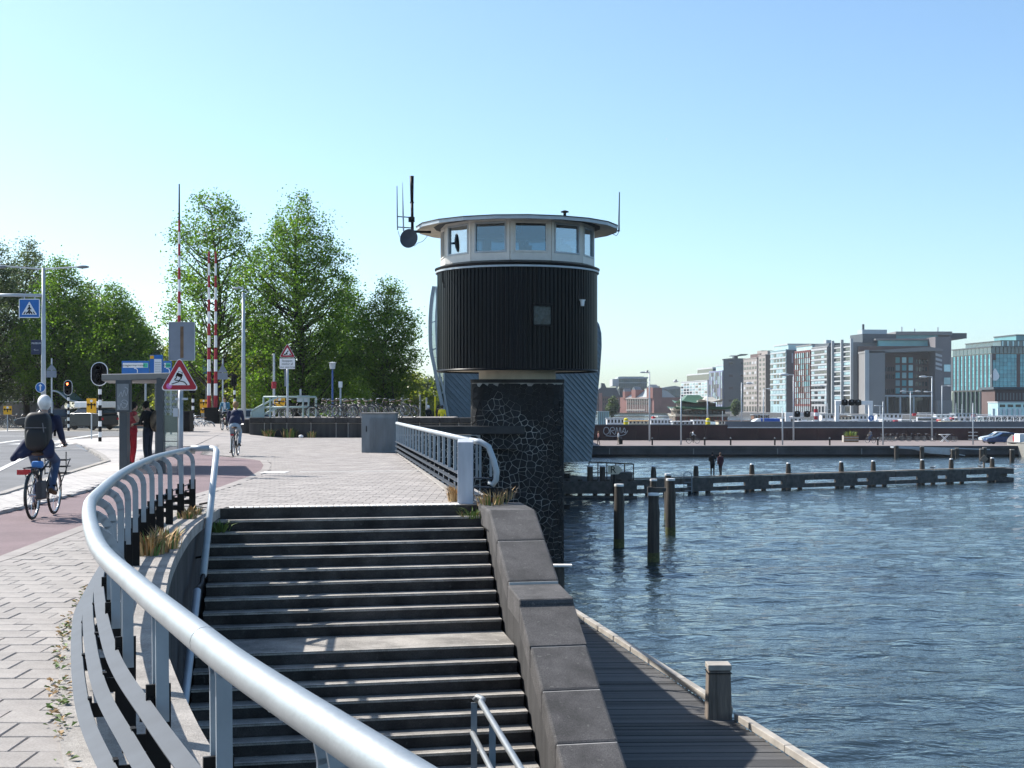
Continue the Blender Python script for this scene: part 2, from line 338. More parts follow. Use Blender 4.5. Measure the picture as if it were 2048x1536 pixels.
# stair frame: O top left corner, pv across, dv down the flight
O = Vector((-4.76, 22.79, 0)); pv = Vector((math.cos(R(12)), math.sin(R(12)), 0)); dv = Vector((math.sin(R(8.3)), -math.cos(R(8.3)), 0)); SWID = 4.29
def SP(a, D, z): return O + pv * a + dv * D + ZUP * z
def DN(n): return n * .3 if n <= 9 else 3.94 + (n - 10) * .31
QUAY = [SP(SWID + .75, -.05, 0), Vector((-.3, 25, 0)), Vector((-3.5, 50, 0)), Vector((-4.55, 55.9, 0)), Vector((.2, 55.9, 0)), Vector((.3, 58.5, 0)), Vector((1.7, 59, 0)), Vector((1.9, 93, 0)), Vector((6, 112, 0)), Vector((8, 172, 0))]
edge = [p for p in INNER] + [SP(0, 0, 0), SP(SWID, 0, 0)] + QUAY
m = MB(); m.face([(p.x, p.y, -.03) for p in edge] + [(8, 1900, -.03), (-1500, 1900, -.03), (-1500, -8, -.03), (1.2, -8, -.03)])
g = m.build('ground', dirt); tag(g, 'bare ground under the pavements, road and trees', 'ground', kind='structure')
m = MB(); m.face([(-140, -8, -.016), (-7, -8, -.016), (-7, 95, -.016), (-140, 95, -.016)])
rd = m.build('road', asphalt); tag(rd, 'grey asphalt road with white lines beyond the cycle lane', 'road', kind='structure')
m = MB()
def line(a, b, w_, z=-.008): m.bar(Vector((a.x, a.y, z)), Vector((b.x, b.y, z)), w_, .006)
line(G(-60, 968), G(58, 910), .16); line(G(95, 899), G(165, 897), .15); line(G(-40, 872), G(60, 872), .5); line(G(-20, 888), G(40, 880), .3)
line(G(120, 880), G(200, 868), .3); line(G(0, 862), G(90, 858), .8)
m.build('road_marking', roadpaint, rd)
# zebra stripes
m = MB()
for k in range(5): m.b2(-22 + k * 1.1, -21.5 + k * 1.1, 62, 66, -.012, -.006)
m.build('zebra_stripe', roadpaint, rd)
m = MB(); lane = [(-5.5, -8), (-5.55, 8), G(0, 1112), G(165, 1050), (-5.94, 24), G(390, 988), G(440, 974), G(500, 952), G(522, 940), G(527, 930), G(520, 921), G(500, 918), G(465, 914.5), G(400, 909), (-11.5, 53), (-12.6, 60), (-16, 72), (-18, 72), (-14, 58), (-11.5, 44), (-9.6, 36), G(170, 985), G(0, 1028), (-7.6, 12), (-7.5, -8)]
m.face([(p[0], p[1], -.006) for p in lane]); bl = m.build('cycle_lane', redasph); tag(bl, 'dull red asphalt cycle lane curving past the bus shelter', 'cycle lane', kind='structure')
LANE = [(p[0], p[1]) for p in lane]
# pale island between cycle lane and road, with its kerb
isl = [(-7.55, -8), (-7.75, 12), G(0, 1028), G(170, 985), (-9.6, 36), (-11.5, 44), (-14, 58), (-18, 72), (-21, 74), (-21.5, 66), G(155, 888), G(175, 898), G(205, 915), G(215, 926), G(100, 962), G(0, 995), (-9.1, 16), (-9, -8)]
isl = [(p[0], p[1]) for p in isl]
m = MB(); m.prism(isl[::-1], -.012, .045); pi = m.build('traffic_island', palej); tag(pi, 'pale paved traffic island carrying the bus shelter', 'pavement', kind='structure')
m = MB(); y = -2.0
while y < 60:
    for i in range(-75, -24):
        x = i * .3 + (.15 if int(round(y / .3)) % 2 else 0)
        if inpoly(x, y, isl) and y > 14: m.b2(x - .143, x + .143, y - .143, y + .143, .04, .052)
    y += .3
o = m.build('paver', palej, pi); o['kind'] = 'stuff'
m = MB()
pts = [Vector((p[0], p[1], .03)) for p in isl[11:]]
for a, b in zip(pts, pts[1:]): m.bar(a, b, .16, .1)
m.build('kerb', stripcon, pi)
# drain gutter patch
m = MB(); a = [G(150, 890), G(163, 885), G(187, 900), G(172, 902)]; m.extr([(p.x, p.y, -.016) for p in a], (0, 0, .01)); m.build('gutter_plate', greywall, rd)
# ---------------------------------------------------------------- pavement with its pavers
m = MB(); walk = [(p.x, p.y) for p in OUTER] + [(-4.9, 22.9)] + [(SP(SWID, 0, 0).x - 4.3 * 0, 23.7)] + [(-.75, 24.2), (-4.0, 50), (-5.05, 51), (-5.1, 72), (-30, 74)]
walk2 = [(p.x, p.y, -.014) for p in OUTER] + [(-4.76, 22.9, -.014), (-.5, 23.8, -.014), (-.75, 25, -.014), (-3.95, 50, -.014), (-4.6, 55, -.014), (-4.6, 76, -.014), (-26, 80, -.014), (-26, 76, -.014), (-20, 74, -.014), (-5.4, 30, -.014), (-5.4, -8, -.014), (1, -8, -.014)]
m.face(walk2); pav = m.build('pavement', sandj); tag(pav, 'pavement of small grey concrete pavers laid in half bond', 'pavement', kind='structure')
pme = MB().box((0, 0, -.02), (.295, .295, .04)).mesh('paver', paverm)
bm = bmesh.new(); bm.from_mesh(pme); bmesh.ops.bevel(bm, geom=[e for e in bm.edges if all(v.co.z > -.01 for v in e.verts)], offset=.006, segments=1, affect='EDGES'); bm.to_mesh(pme); bm.free()
OUT2 = [(p.x, p.y) for p in OUTER]
nearpoly = [(p.x, p.y) for p in rail_off(.02)] + [(-5.9, 23), (-5.93, 20)] + [G(165, 1050).to_2d(), G(0, 1112).to_2d(), (-5.2, 8), (-5.2, 2)]
cand = []; far = MB(); rowi = 0; y = 5.4
while y < 24:
    for i in range(-22, 4):
        x = i * .3 + (.15 if rowi % 2 else 0)
        if any(inpoly(x + i_ * .15, y + j_ * .15, nearpoly) for i_ in (-1, 1) for j_ in (-1, 1)): cand.append((x, y))
    rowi += 1; y += .303
def infr(p): 
    px = CX + p[0] / p[1] * F; py = HY + EYE / p[1] * F; return -40 < px < 420 and py < 1570
vis = sorted([c for c in cand if infr(c)], key=lambda c: c[1]); rest = [c for c in cand if not infr(c)] + vis[295:]
EDG = [(-5.52, -8), (-5.55, 8), G(0, 1112).to_2d()[:], G(165, 1050).to_2d()[:], (-5.94, 24.5)]
def clipped(x, y, s_=.1475):
    poly = [(x - s_, y - s_), (x + s_, y - s_), (x + s_, y + s_), (x - s_, y + s_)]
    for (x0, y0), (x1, y1) in zip(EDG, EDG[1:]):
        if y0 - .2 <= y <= y1 + .2: L_ = math.hypot(x1 - x0, y1 - y0); poly = clip(poly, (y1 - y0) / L_, -(x1 - x0) / L_, -((y1 - y0) * x0 - (x1 - x0) * y0) / L_ - .215) if len(poly) > 2 else poly
    return poly
cutm = MB()
def fulltile(x, y): return len(clipped(x, y)) == 4 and abs(sum(p[0] for p in clipped(x, y)) / 4 - x) < 1e-6
for x, y in cand:
    if not fulltile(x, y):
        q_ = clipped(x, y)
        if len(q_) > 2: cutm.prism(q_, -.03, 0)
cutm.build('paver', paverj, pav)['kind'] = 'stuff'
cand = [c for c in cand if fulltile(*c)]; vis = [c for c in vis if fulltile(*c)]; rest = [c for c in cand if not infr(c)] + vis[295:]
for x, y in vis[:295]: inst(pme, 'paver', pav, (x, y, random.uniform(-.003, .003)), (random.uniform(-.006, .006), random.uniform(-.006, .006), random.uniform(-.02, .02)))
for x, y in rest: far.box((x, y, -.01), (.291, .291, .02))
# edging course along the cycle lane
mainp = [(-4.8, 23.0), (-.6, 23.85), (-.85, 25), (-4.05, 50), (-5.0, 51), (-5.0, 74.5), (-24, 79), (-19, 73), (-12.4, 60), (-11.3, 53)] + [(G(x_, y_).x + .15, G(x_, y_).y) for x_, y_ in ((400, 909), (465, 914.5), (500, 918), (520, 921), (527, 930), (522, 940), (500, 952), (440, 974), (390, 988))] + [(-5.75, 24)]
y = 23.05; rowi = 0
while y < 76:
    for i in range(-80, 2):
        x = i * .3 + (.15 if rowi % 2 else 0)
        if inpoly(x, y, mainp): far.box((x, y, -.01 + random.uniform(0, .003)), (.288, .288, .02))
    rowi += 1; y += .3
o = far.build('paver', paverj, pav); o['kind'] = 'stuff'
m = MB(); lp = [Vector((p[0], p[1], -.004)) for p in LANE[1:13]]
for a, b in zip(lp, lp[1:]):
    n = max(1, int((b - a).length / .6))
    for k in range(n): m.bar(a.lerp(b, (k + .008) / n) + V(.105, 0, 0), a.lerp(b, (k + .992) / n) + V(.105, 0, 0), .2, .014)
m.build('edging_stone', paverj, pav)['kind'] = 'stuff'
# tactile strip, pad and white line
m = MB()
for k in range(int(SWID / .1) - 4): q = SP(.25 + k * .1, -.22, .004); m.box(q, (.075, .28, .014), rz=R(12))
m.build('tactile_strip', tactile, pav)['kind'] = 'stuff'
m = MB()
c = G(547, 945)
for k in range(9): m.box((c.x - .25 + k * .07, c.y, .004), (.045, .9, .014))
m.build('tactile_pad', tactile, pav)['kind'] = 'stuff'
m = MB(); a, b = G(600, 943.5), G(845, 942); m.bar(V(a.x, a.y, .003), V(b.x, b.y, .003), .1, .008); m.build('white_line', tactile, pav)
m = MB(); m.add([SP(0, -.08, 0.002), SP(SWID, -.08, .002), SP(SWID, .0, .002), SP(0, 0, .002), SP(0, -.08, -.2), SP(SWID, -.08, -.2), SP(SWID, 0, -.2), SP(0, 0, -.2)], [(0, 1, 2, 3), (3, 2, 6, 7), (0, 3, 7, 4), (1, 5, 6, 2)])
# ---------------------------------------------------------------- stairs
st = tag(MB().add([SP(0, .05, -.5), SP(SWID, .05, -.5), SP(SWID, DN(20), -3.6), SP(0, DN(20), -3.6)], [(0, 1, 2, 3)]).build('stairs', darkcon), 'broad flight of dark concrete steps going down to the water', 'stairs', kind='structure')
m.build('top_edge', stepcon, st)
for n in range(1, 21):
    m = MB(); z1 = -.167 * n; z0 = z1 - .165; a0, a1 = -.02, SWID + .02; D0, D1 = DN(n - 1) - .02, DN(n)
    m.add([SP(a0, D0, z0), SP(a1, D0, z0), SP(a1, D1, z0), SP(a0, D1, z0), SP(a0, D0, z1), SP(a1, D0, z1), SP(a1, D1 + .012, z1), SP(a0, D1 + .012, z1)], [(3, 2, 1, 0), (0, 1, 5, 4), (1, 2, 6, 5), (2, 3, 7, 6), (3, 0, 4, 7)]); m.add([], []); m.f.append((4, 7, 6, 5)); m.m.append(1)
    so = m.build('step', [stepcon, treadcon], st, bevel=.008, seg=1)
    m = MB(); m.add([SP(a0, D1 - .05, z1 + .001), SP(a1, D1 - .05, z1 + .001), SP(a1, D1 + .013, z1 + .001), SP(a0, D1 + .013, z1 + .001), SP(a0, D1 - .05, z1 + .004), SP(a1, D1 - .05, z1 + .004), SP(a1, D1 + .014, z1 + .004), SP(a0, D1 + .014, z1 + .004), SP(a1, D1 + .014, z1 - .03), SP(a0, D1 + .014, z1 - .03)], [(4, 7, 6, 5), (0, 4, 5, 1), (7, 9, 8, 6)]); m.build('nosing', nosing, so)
# retaining wall under the railing, with its concrete strip
m = MB(); A, B = rail_off(.44), rail_off(.14); n = len(A)
vs_ = []
for a, b in zip(A, B): vs_ += [(a.x, a.y, -.13), (a.x, a.y, -3.6), (b.x, b.y, -.13), (b.x, b.y, -3.6)]
m.add(vs_, [(4 * i, 4 * i + 1, 4 * i + 5, 4 * i + 4) for i in range(n - 1)] + [(4 * i + 2, 4 * i + 6, 4 * i + 7, 4 * i + 3) for i in range(n - 1)])
rw = thing('retaining_wall', 'curved dark retaining wall with a concrete strip under the curved railing', 'wall', (0, 0, 0))
m.build('wall_face', darkcon, rw)
A, B = rail_off(.5), rail_off(-.18); seg_ = 14
for k in range(0, n - 1, seg_):
    e = min(n - 1, k + seg_); m = MB(); vs_ = []
    for i in range(k, e + 1):
        a, b = A[i], B[i]
        if i == e and e < n - 1: a, b = A[e - 1].lerp(A[e], .95), B[e - 1].lerp(B[e], .95)
        vs_ += [(b.x, b.y, .008), (a.x, a.y, .008), (a.x, a.y, -.14), (b.x, b.y, -.14)]
    q = e - k
    m.add(vs_, [(4 * i + j, 4 * i + 4 + j, 4 * i + 4 + (j + 1) % 4, 4 * i + (j + 1) % 4) for i in range(q) for j in range(4)] + [(3, 2, 1, 0), (4 * q, 4 * q + 1, 4 * q + 2, 4 * q + 3)])
    m.build('strip_slab', stripcon, rw)
# sloping side wall with coping stones
sw = thing('stair_side_wall', 'sloping stair side wall topped with big grey coping stones', 'wall', (0, 0, 0))
prof = [(-.12, .03), (1.35, .01), (3.46, -.85), (3.47, -.93), (4.55, -.96), (4.62, -1.06), (9.2, -3.05)]
def zt(D):
    for (d0, z0), (d1, z1) in zip(prof, prof[1:]):
        if d0 <= D <= d1: return z0 + (z1 - z0) * (D - d0) / (d1 - d0)
    return prof[-1][1] if D > prof[-1][0] else prof[0][1]
def profile(D0, D1, dz=0):
    ds = [D0] + [d for d, z in prof if D0 + .01 < d < D1 - .01] + [D1]
    return [(d, zt(d + (1e-4 if d == D0 else -1e-4)) + dz) for d in ds]
def sweep(mb, pr, a0, a1, depth=None, floor=None):
    low = [(d, z - depth) for d, z in reversed(pr)] if depth else [(pr[-1][0], floor), (pr[0][0], floor)]
    mb.extr([SP(a0, d, z) for d, z in pr + low], pv * (a1 - a0))
m = MB(); sweep(m, profile(-.1, 9.2, -.3), SWID + .06, SWID + .66, floor=-4.9); m.build('wall_body', darkcon, sw)
cuts = [-.12, 2.3, 3.46, 4.6, 5.49, 6.39, 7.36, 8.3, 9.2]
for a, b in zip(cuts, cuts[1:]):
    m = MB(); sweep(m, profile(a + .006, b - .006), SWID, SWID + .76, depth=.34); o = m.build('coping_stone', copcon, sw, bevel=.035, seg=2)
m = MB()
for b in cuts[1:-1]:
    z = zt(b); m.bar(SP(SWID + .02, b, z - .05), SP(SWID + .74, b, z - .05), .02, .07)
m.build('mortar_joint', mortarl, sw)
# landing stage
dk = thing('landing_stage', 'low timber landing stage of weathered planks beside the stairs', 'jetty', (0, 0, 0))
def dedge(y): return 4.03 - .1814 * (y - 19.9)
plank = MB().box((0, 0, -.03), (1, 1, .06)).mesh('plank', wood)
y = 13.4
while y < 34.3:
    x1 = dedge(y) - .03; x0 = SP(SWID + .7, 0, 0).x + .146 * (23.8 - y) - .6 if y < 24 else -.6 - (y - 25) * .128
    inst(plank, 'plank', dk, ((x0 + x1) / 2, y, DZ + random.uniform(-.006, .01)), (0, 0, R(random.uniform(-.12, .12)) + R(1.5)), (x1 - x0, .196, 1)); y += .21
ys = [13.3, 17.0, 20.4, 22.55, 22.95, 25.4, 28.6, 31.6, 34.4]
for k, (a, b) in enumerate(zip(ys, ys[1:])):
    if k == 3: continue
    part(MB().bar((dedge(a) + .03, a + .01, DZ + .07), (dedge(b) + .03, b - .01, DZ + .07), .13, .11), 'edge_beam', woodl, dk, bevel=.012)
m = MB(); m.bar((dedge(13) - .05, 13, DZ - .2), (dedge(34.4) - .05, 34.4, DZ - .2), .15, .25); m.bar((-1.9, 34.4, DZ - .14), (dedge(34.4) + .05, 34.4, DZ - .14), .14, .2); m.build('fascia_beam', jetwood, dk)
for y in (15, 19, 23, 27, 31, 34): MB().tube([(dedge(y) - .12, y, DZ - .2), (dedge(y) - .12, y, WZ - .6)], .14, 10).build('support_pile', pilewood, dk, smooth=True)
# row of pale lumps at the head of the stage
m = MB(); random.seed(3)
for k in range(14): q = Vector((-.2 + k * .13, 34.62 - k * .03, DZ - .03 + random.uniform(-.03, .06))); m.ell(q, (.11, .09, .08), 7, 5)
o = m.build('edge_lumps', woodl, dk); o['label'] = 'row of pale lumps lying along the far edge'
# mooring bollard on the edge
c = Vector((3.3, 22.75, DZ)); b = thing('mooring_post', 'square tapered timber mooring post with pale top at the edge of the landing stage', 'mooring post', c)
m = MB(); w0, w1 = .225, .175; m.add([(-w0, -w0, -1.2), (w0, -w0, -1.2), (w0, w0, -1.2), (-w0, w0, -1.2), (-w1, -w1, .78), (w1, -w1, .78), (w1, w1, .78), (-w1, w1, .78)], [(3, 2, 1, 0), (0, 1, 5, 4), (1, 2, 6, 5), (2, 3, 7, 6), (3, 0, 4, 7), (4, 5, 6, 7)])
m.build('post', mat('bollard_wood', (.17, .14, .115), .85, var=.4, scale=6, bump=.7, bscale=30, stretch=(2, 2, .12)), b, bevel=.02); MB().box((0, 0, .83), (.375, .375, .09)).build('cap', woodl, b, bevel=.012)
MB().box((0, 0, .74), (.385, .385, .012)).build('band', blacksteel, b)
# T shaped post in the water by the pillar
c = Vector((1.22, 37.6, WZ)); b = thing('cross_post', 'dark post with a pale cross board standing in water below the pillar', 'post', c)
MB().tube([(0, 0, -1), (0, 0, 1.95)], .17, 12).build('post', pilewood, b, smooth=True, auto=40); MB().box((0, -.02, 2.0), (.72, .3, .05)).build('cross_board', tactile, b)
# quay wall under the right railing
qw = thing('quay_wall', 'dark quay wall below the straight railing beside the stairs', 'wall'); m = MB()
q = [Vector((-.2, 24.4, 0)), Vector((-3.45, 50, 0)), Vector((-4.55, 55.2, 0))]
for a, b in zip(q, q[1:]): m.add([(a.x, a.y, -.03), (b.x, b.y, -.03), (b.x, b.y, -5.2), (a.x, a.y, -5.2)], [(0, 1, 2, 3)])
m.build('wall_face', darkcon, qw)
m = MB(); a, b = V(-.55, 24.2, -.05), V(-3.75, 50, -.05); m.bar(a, b, .62, .13); m.build('quay_kerb', stripcon, qw, bevel=.01)
# water: one sheet, finely divided and really rippled where it is close, with finer ripples in the material
def wavefield(X, Y, keep):
    r_ = np.random.default_rng(5); H = np.zeros_like(X); n = 46
    for i in range(n):
        lam = .55 * (5.2 / .55) ** (i / (n - 1)); a = r_.normal(-.22, .5); ph = r_.uniform(0, 6.28); k = 2 * math.pi / lam
        A = .066 * lam / (2 * math.pi) / math.sqrt(n / 2) * (1.25 if 1.0 < lam < 3 else .8)
        H += A * np.clip((lam / keep - 2.2) / 1.5, 0, 1) * np.sin(k * (X * math.sin(a) + Y * math.cos(a)) + ph)
    env = 1 + .35 * np.sin(X * .11 + Y * .05 + 1) * np.sin(Y * .07 - X * .03); return H * env
nr_, nc_ = 760, 430; ys_ = 14 * (180 / 14) ** (np.arange(nr_) / (nr_ - 1)); ts_ = np.linspace(-.16, .56, nc_)
YY = np.repeat(ys_[:, None], nc_, 1); XX = ts_[None, :] * YY; keep = np.maximum(np.gradient(ys_)[:, None], YY * (ts_[1] - ts_[0])); HH = wavefield(XX, YY, keep)
fade = np.clip((180 - YY) / 30, 0, 1) * np.clip((.56 - np.abs(ts_[None, :] - .2) - .2) / .02, 0, 1); ZZ = WZ + HH * fade
v_ = np.stack([XX, YY, ZZ], -1).reshape(-1, 3); idx = (np.arange(nr_ - 1)[:, None] * nc_ + np.arange(nc_ - 1)[None, :]).ravel(); q_ = np.stack([idx, idx + 1, idx + nc_ + 1, idx + nc_], 1)
nv = len(v_); tl, tr, bl_, br = (nr_ - 1) * nc_, nr_ * nc_ - 1, 0, nc_ - 1
ext = np.array([[-300, -30, WZ], [900, -30, WZ], [1500, 180, WZ], [1500, 1500, WZ], [-300, 1500, WZ], [-300, 180, WZ]])
me = bpy.data.meshes.new('water'); allv = np.concatenate([v_, ext]); extra = [[nv, nv + 1, br, bl_], [nv + 1, nv + 2, tr, br], [nv + 2, nv + 3, nv + 4, tl, tr] if False else [tr, nv + 2, nv + 3, nv + 4], [tr, nv + 4, tl], [tl, nv + 4, nv + 5], [nv, bl_, tl, nv + 5]]
def rowedge(row): return list(range(row * nc_, row * nc_ + nc_))
loops = list(q_.ravel()); starts = list(range(0, 4 * len(q_), 4))
for f in ([[nv, nv + 1] + rowedge(0)[::-1], rowedge(nr_ - 1) + [nv + 2, nv + 3, nv + 4, nv + 5], [nv + 1, nv + 2] + [r * nc_ + nc_ - 1 for r in range(nr_ - 1, -1, -1)], [nv + 5, nv] + [r * nc_ for r in range(nr_)]]): starts.append(len(loops)); loops += f
me.vertices.add(len(allv)); me.vertices.foreach_set('co', allv.ravel()); me.loops.add(len(loops)); me.loops.foreach_set('vertex_index', np.array(loops, dtype=np.int32)); me.polygons.add(len(starts)); me.polygons.foreach_set('loop_start', np.array(starts, dtype=np.int32)); me.polygons.foreach_set('use_smooth', np.ones(len(starts), dtype=bool)); me.materials.append(W_); me.update(calc_edges=True); me.validate()
o = bpy.data.objects.new('water', me); COL.objects.link(o); tag(o, 'rippled blue harbour water', 'water', kind='structure')
# weeds in the joints
def tuft(name, pos, n, h, sp, mats, label, cat='grass', lean=.5, wd=.012):
    m = MB()
    for k in range(n):
        a = random.uniform(0, 6.28); r = sp * math.sqrt(random.random()) * .5; b = Vector((r * math.cos(a), r * math.sin(a), 0)); d = Vector((math.cos(a + random.uniform(-.6, .6)), math.sin(a), 0)); hh = h * random.uniform(.5, 1.1); l = lean * hh * random.uniform(.2, 1.2)
        s = Vector((-d.y, d.x, 0)) * wd
        p1 = b + d * l * .35 + ZUP * hh * .6; p2 = b + d * l + ZUP * hh * random.uniform(.75, 1)
        m.add([b - s, b + s, p1 + s * .8, p1 - s * .8, p2], [(0, 1, 2, 3), (3, 2, 4)], 0 if random.random() < .75 or len(mats) < 2 else 1)
    o = m.build(name, mats); o.location = pos; return tag(o, label, cat, kind='stuff')
random.seed(5)
c = MB(); 
for k in range(150):
    i = random.randrange(24, 92); q = rail_off(-.19)[i]; 
    if random.random() < .5: continue
    for j in range(5):
        a = random.uniform(0, 6.28); l = random.uniform(.02, .06); d = Vector((math.cos(a), math.sin(a), 0)); s = Vector((-d.y, d.x, 0)) * l * .35; p = q + Vector((random.uniform(-.03, .05), random.uniform(-.08, .08), .01))
        c.add([p, p + d * l * .6 + s + ZUP * l * .4, p + d * l + ZUP * l * .3, p + d * l * .6 - s + ZUP * l * .4], [(0, 1, 2, 3)], 0 if random.random() < .55 else 1)
o = c.build('weeds', [grassgrn, grassdry]); tag(o, 'small weeds growing in the joint beside the concrete strip', 'weeds', kind='stuff')
for k, (x, y) in enumerate(((292, 1112), (335, 1098), (312, 1108), (385, 1030), (375, 1038))): tuft('grass', G(x, y), 90, .3 if k < 3 else .16, .3, [grassdry, grassgrn], ('straw coloured grass tuft at the foot of the curved railing', 'smaller dry grass tuft nearer the stairs by the railing', 'thin dry grass growing between two railing posts', 'green weed patch on the wall top near the handrail', 'low weeds under the far end of the curved railing')[k])
tuft('grass', G(912, 1003), 160, .32, .28, [grassdry], 'orange dry grass tuft against the white post'); tuft('grass', G(960, 1012) + V(.2, 0, 0), 70, .28, .5, [grassdry, grassgrn], 'straggly dry grass on the corner beside the white post', lean=1.0)
tuft('grass', V(-.25, 25.3, 0), 90, .24, .7, [pilewood, grassdry], 'withered grey grass in front of the stone pillar', lean=.5)
tuft('grass', SP(SWID - .12, .2, -.2), 60, .22, .4, [grassgrn, grassdry], 'green weed hanging over the top step corner', lean=1.4)
tuft('grass', SP(.1, .5, -.33), 40, .2, .3, [grassgrn], 'green weed at the foot of the handrail', lean=1.0, wd=.02)
# ------------------------------------------------------------------ curved railing
cr_ = thing('curved_railing', 'long curved railing with a thick galvanised handrail and flat slats', 'railing', (0, 0, 0))
HZ = .95
pipe = [p + ZUP * HZ for p in RC]; L = [0]
for a, b in zip(pipe, pipe[1:]): L.append(L[-1] + (b - a).length)
k0 = 0
for k1 in (30, 92, len(pipe) - 1):                       # three lengths of pipe, butted
    seg_ = pipe[k0:k1 + 1]
    if k1 < len(pipe) - 1: seg_ = seg_[:-1] + [seg_[-2].lerp(seg_[-1], .96)]
    MB().tube(seg_, .045, 16).build('handrail', galv, cr_, smooth=True, auto=50); k0 = k1
m = MB(); e = pipe[-1]; m.tube([e, e + V(0, .03, -.01), e + V(.08, .07, -.03)], .045, 12); m.build('handrail_end', galv, cr_, smooth=True)
for i, z, oo in ((0, .42, .065), (1, .30, -.005), (2, .18, -.075)):
    q = rail_off(oo); m = MB(); vs_ = []
    for j, p in enumerate(q):
        t = (q[min(j + 1, len(q) - 1)] - q[max(j - 1, 0)]).normalized(); nrm = Vector((t.y, -t.x, 0)); w_ = nrm * .032 + ZUP * .014; th = (ZUP * .032 - nrm * .014).normalized() * .008
        c = p + ZUP * z; vs_ += [c - w_ - th, c + w_ - th, c + w_ + th, c - w_ + th]
    n = len(q); m.add(vs_, [(4 * a + b, 4 * a + (b + 1) % 4, 4 * a + 4 + (b + 1) % 4, 4 * a + 4 + b) for a in range(n - 1) for b in range(4)] + [(3, 2, 1, 0), (4 * n - 4, 4 * n - 3, 4 * n - 2, 4 * n - 1)])
    m.build('slat', slatsteel, cr_)
s = 1.05; units = []
while s < L[-1] - .1:
    for d in (-.05, .05):
        t_ = s + d; j = max(0, min(len(L) - 2, next((i for i, l in enumerate(L) if l > t_), len(L) - 1) - 1)); f = (t_ - L[j]) / (L[j + 1] - L[j]); p = RC[j].lerp(RC[j + 1], f); t = (RC[j + 1] - RC[j]).normalized(); nr = Vector((t.y, -t.x, 0))
        path = [p + ZUP * (HZ - .025), p + nr * .05 + ZUP * (HZ - .035), p + nr * .095 + ZUP * (HZ - .065), p + nr * .125 + ZUP * (HZ - .115), p + nr * .137 + ZUP * (HZ - .18), p + nr * .14 + ZUP * .36]
        m = MB()
        for a, b in zip(path, path[1:]):                 # a flat bar bent over at the top
            dd = (b - a).normalized(); sd = t * .007; tk = dd.cross(t).normalized() * .026; e0 = a - dd * .006; e1 = b + dd * .006
            m.add([e0 - sd - tk, e0 + sd - tk, e0 + sd + tk, e0 - sd + tk, e1 - sd - tk, e1 + sd - tk, e1 + sd + tk, e1 - sd + tk], [(3, 2, 1, 0), (4, 5, 6, 7), (0, 1, 5, 4), (1, 2, 6, 5), (2, 3, 7, 6), (3, 0, 4, 7)])
        m.build('bent_bar', greysteel, cr_)
    j = max(0, min(len(L) - 2, next((i for i, l in enumerate(L) if l > s), len(L) - 1) - 1)); f = (s - L[j]) / (L[j + 1] - L[j]); p = RC[j].lerp(RC[j + 1], f); t = (RC[j + 1] - RC[j]).normalized(); nr = Vector((t.y, -t.x, 0)); ang = math.atan2(nr.y, nr.x)
    m = MB(); m.box(p + nr * .13 + ZUP * .25, (.10, .016, .5), rz=ang)
    for z, oo in ((.385, .065), (.265, -.005), (.145, -.075)): m.box(p + nr * (.13 + oo) * .5 + ZUP * (z), (.13 - oo + .02, .012, .07), rz=ang); m.box(p + nr * (oo + .035) + ZUP * (z + .02), (.02, .05, .09), rz=ang)
    m.build('black_post', blacksteel, cr_); s += 1.3
# ------------------------------------------------------------------ handrail on the stair wall
def LW(y): return Vector((-4.72 + .146 * (22.8 - y), y, 0))
hr = thing('wall_handrail', 'tubular pale blue handrail running down beside the stair wall', 'handrail', (0, 0, 0))
a = LW(22.75) + ZUP * .97; b = LW(19.55) + ZUP * -.68
MB().tube([a + V(-.42, .0, 0), a + V(-.1, .0, .0)], .05, 12).build('top_arm', greysteel, hr, smooth=True)
MB().tube([a + V(-.12, 0, 0), a + V(-.03, -.02, -.01), a + V(0.005, -.1, -.05), b], .05, 12).build('rail_tube', palesteel, hr, smooth=True)
c = LW(18.45) + ZUP * -.75; d = LW(13.8) + ZUP * -3.25
MB().tube([c, d], .05, 12).build('rail_tube', palesteel, hr, smooth=True)
MB().tube([b, LW(19.2) + ZUP * -.76, LW(18.7) + ZUP * -.74, c], .03, 8).build('link_tube', blacksteel, hr, smooth=True)
m = MB()
for y, z in ((21.5, .3), (20.2, -.38), (18.2, -.9), (16.5, -1.8)): q = LW(y) + ZUP * z; m.tube([q, q + V(.0, 0, -.1), q + V(-.2, 0, -.14)], .015, 6)
m.build('wall_bracket', blacksteel, hr)
# ------------------------------------------------------------------ rail at the foot of the stairs
fr_ = thing('foot_handrail', 'looped double handrail with flat grey posts at the foot of the stairs', 'handrail', (0, 0, 0))
q0 = P(958, 1398, 17.4); D1 = dv
path = [P(947, 1536, 17.4) + ZUP * -.5, P(947, 1425, 17.4), P(949, 1402, 17.4), P(956, 1394, 17.4), P(964, 1396, 17.4) + D1 * .1] + [P(958, 1398, 17.4) + D1 * (.2 + k) for k in range(6)]
MB().tube(path[2:], .038, 12).build('top_rail', galv, fr_, smooth=True)
m = MB(); q = P(948, 1405, 17.4); m.bar(q, V(q.x, q.y, -3.3), .075, .016, up=V(0, 1, 0)); m.build('post', greysteel, fr_)
q = P(945, 1466, 17.4); MB().tube([q] + [q + D1 * k for k in range(1, 6)], .034, 12).build('lower_rail', galv, fr_, smooth=True)
m = MB(); q = P(958, 1398, 17.4) + D1 * 1.25; m.bar(q, V(q.x, q.y, -3.3), .075, .016, up=V(0, 1, 0)); m.build('post', greysteel, fr_)
m = MB(); q = P(958, 1398, 17.4) + D1 * 4.2; m.bar(q, V(q.x, q.y, -3.3), .075, .016, up=V(0, 1, 0)); m.build('post', greysteel, fr_)
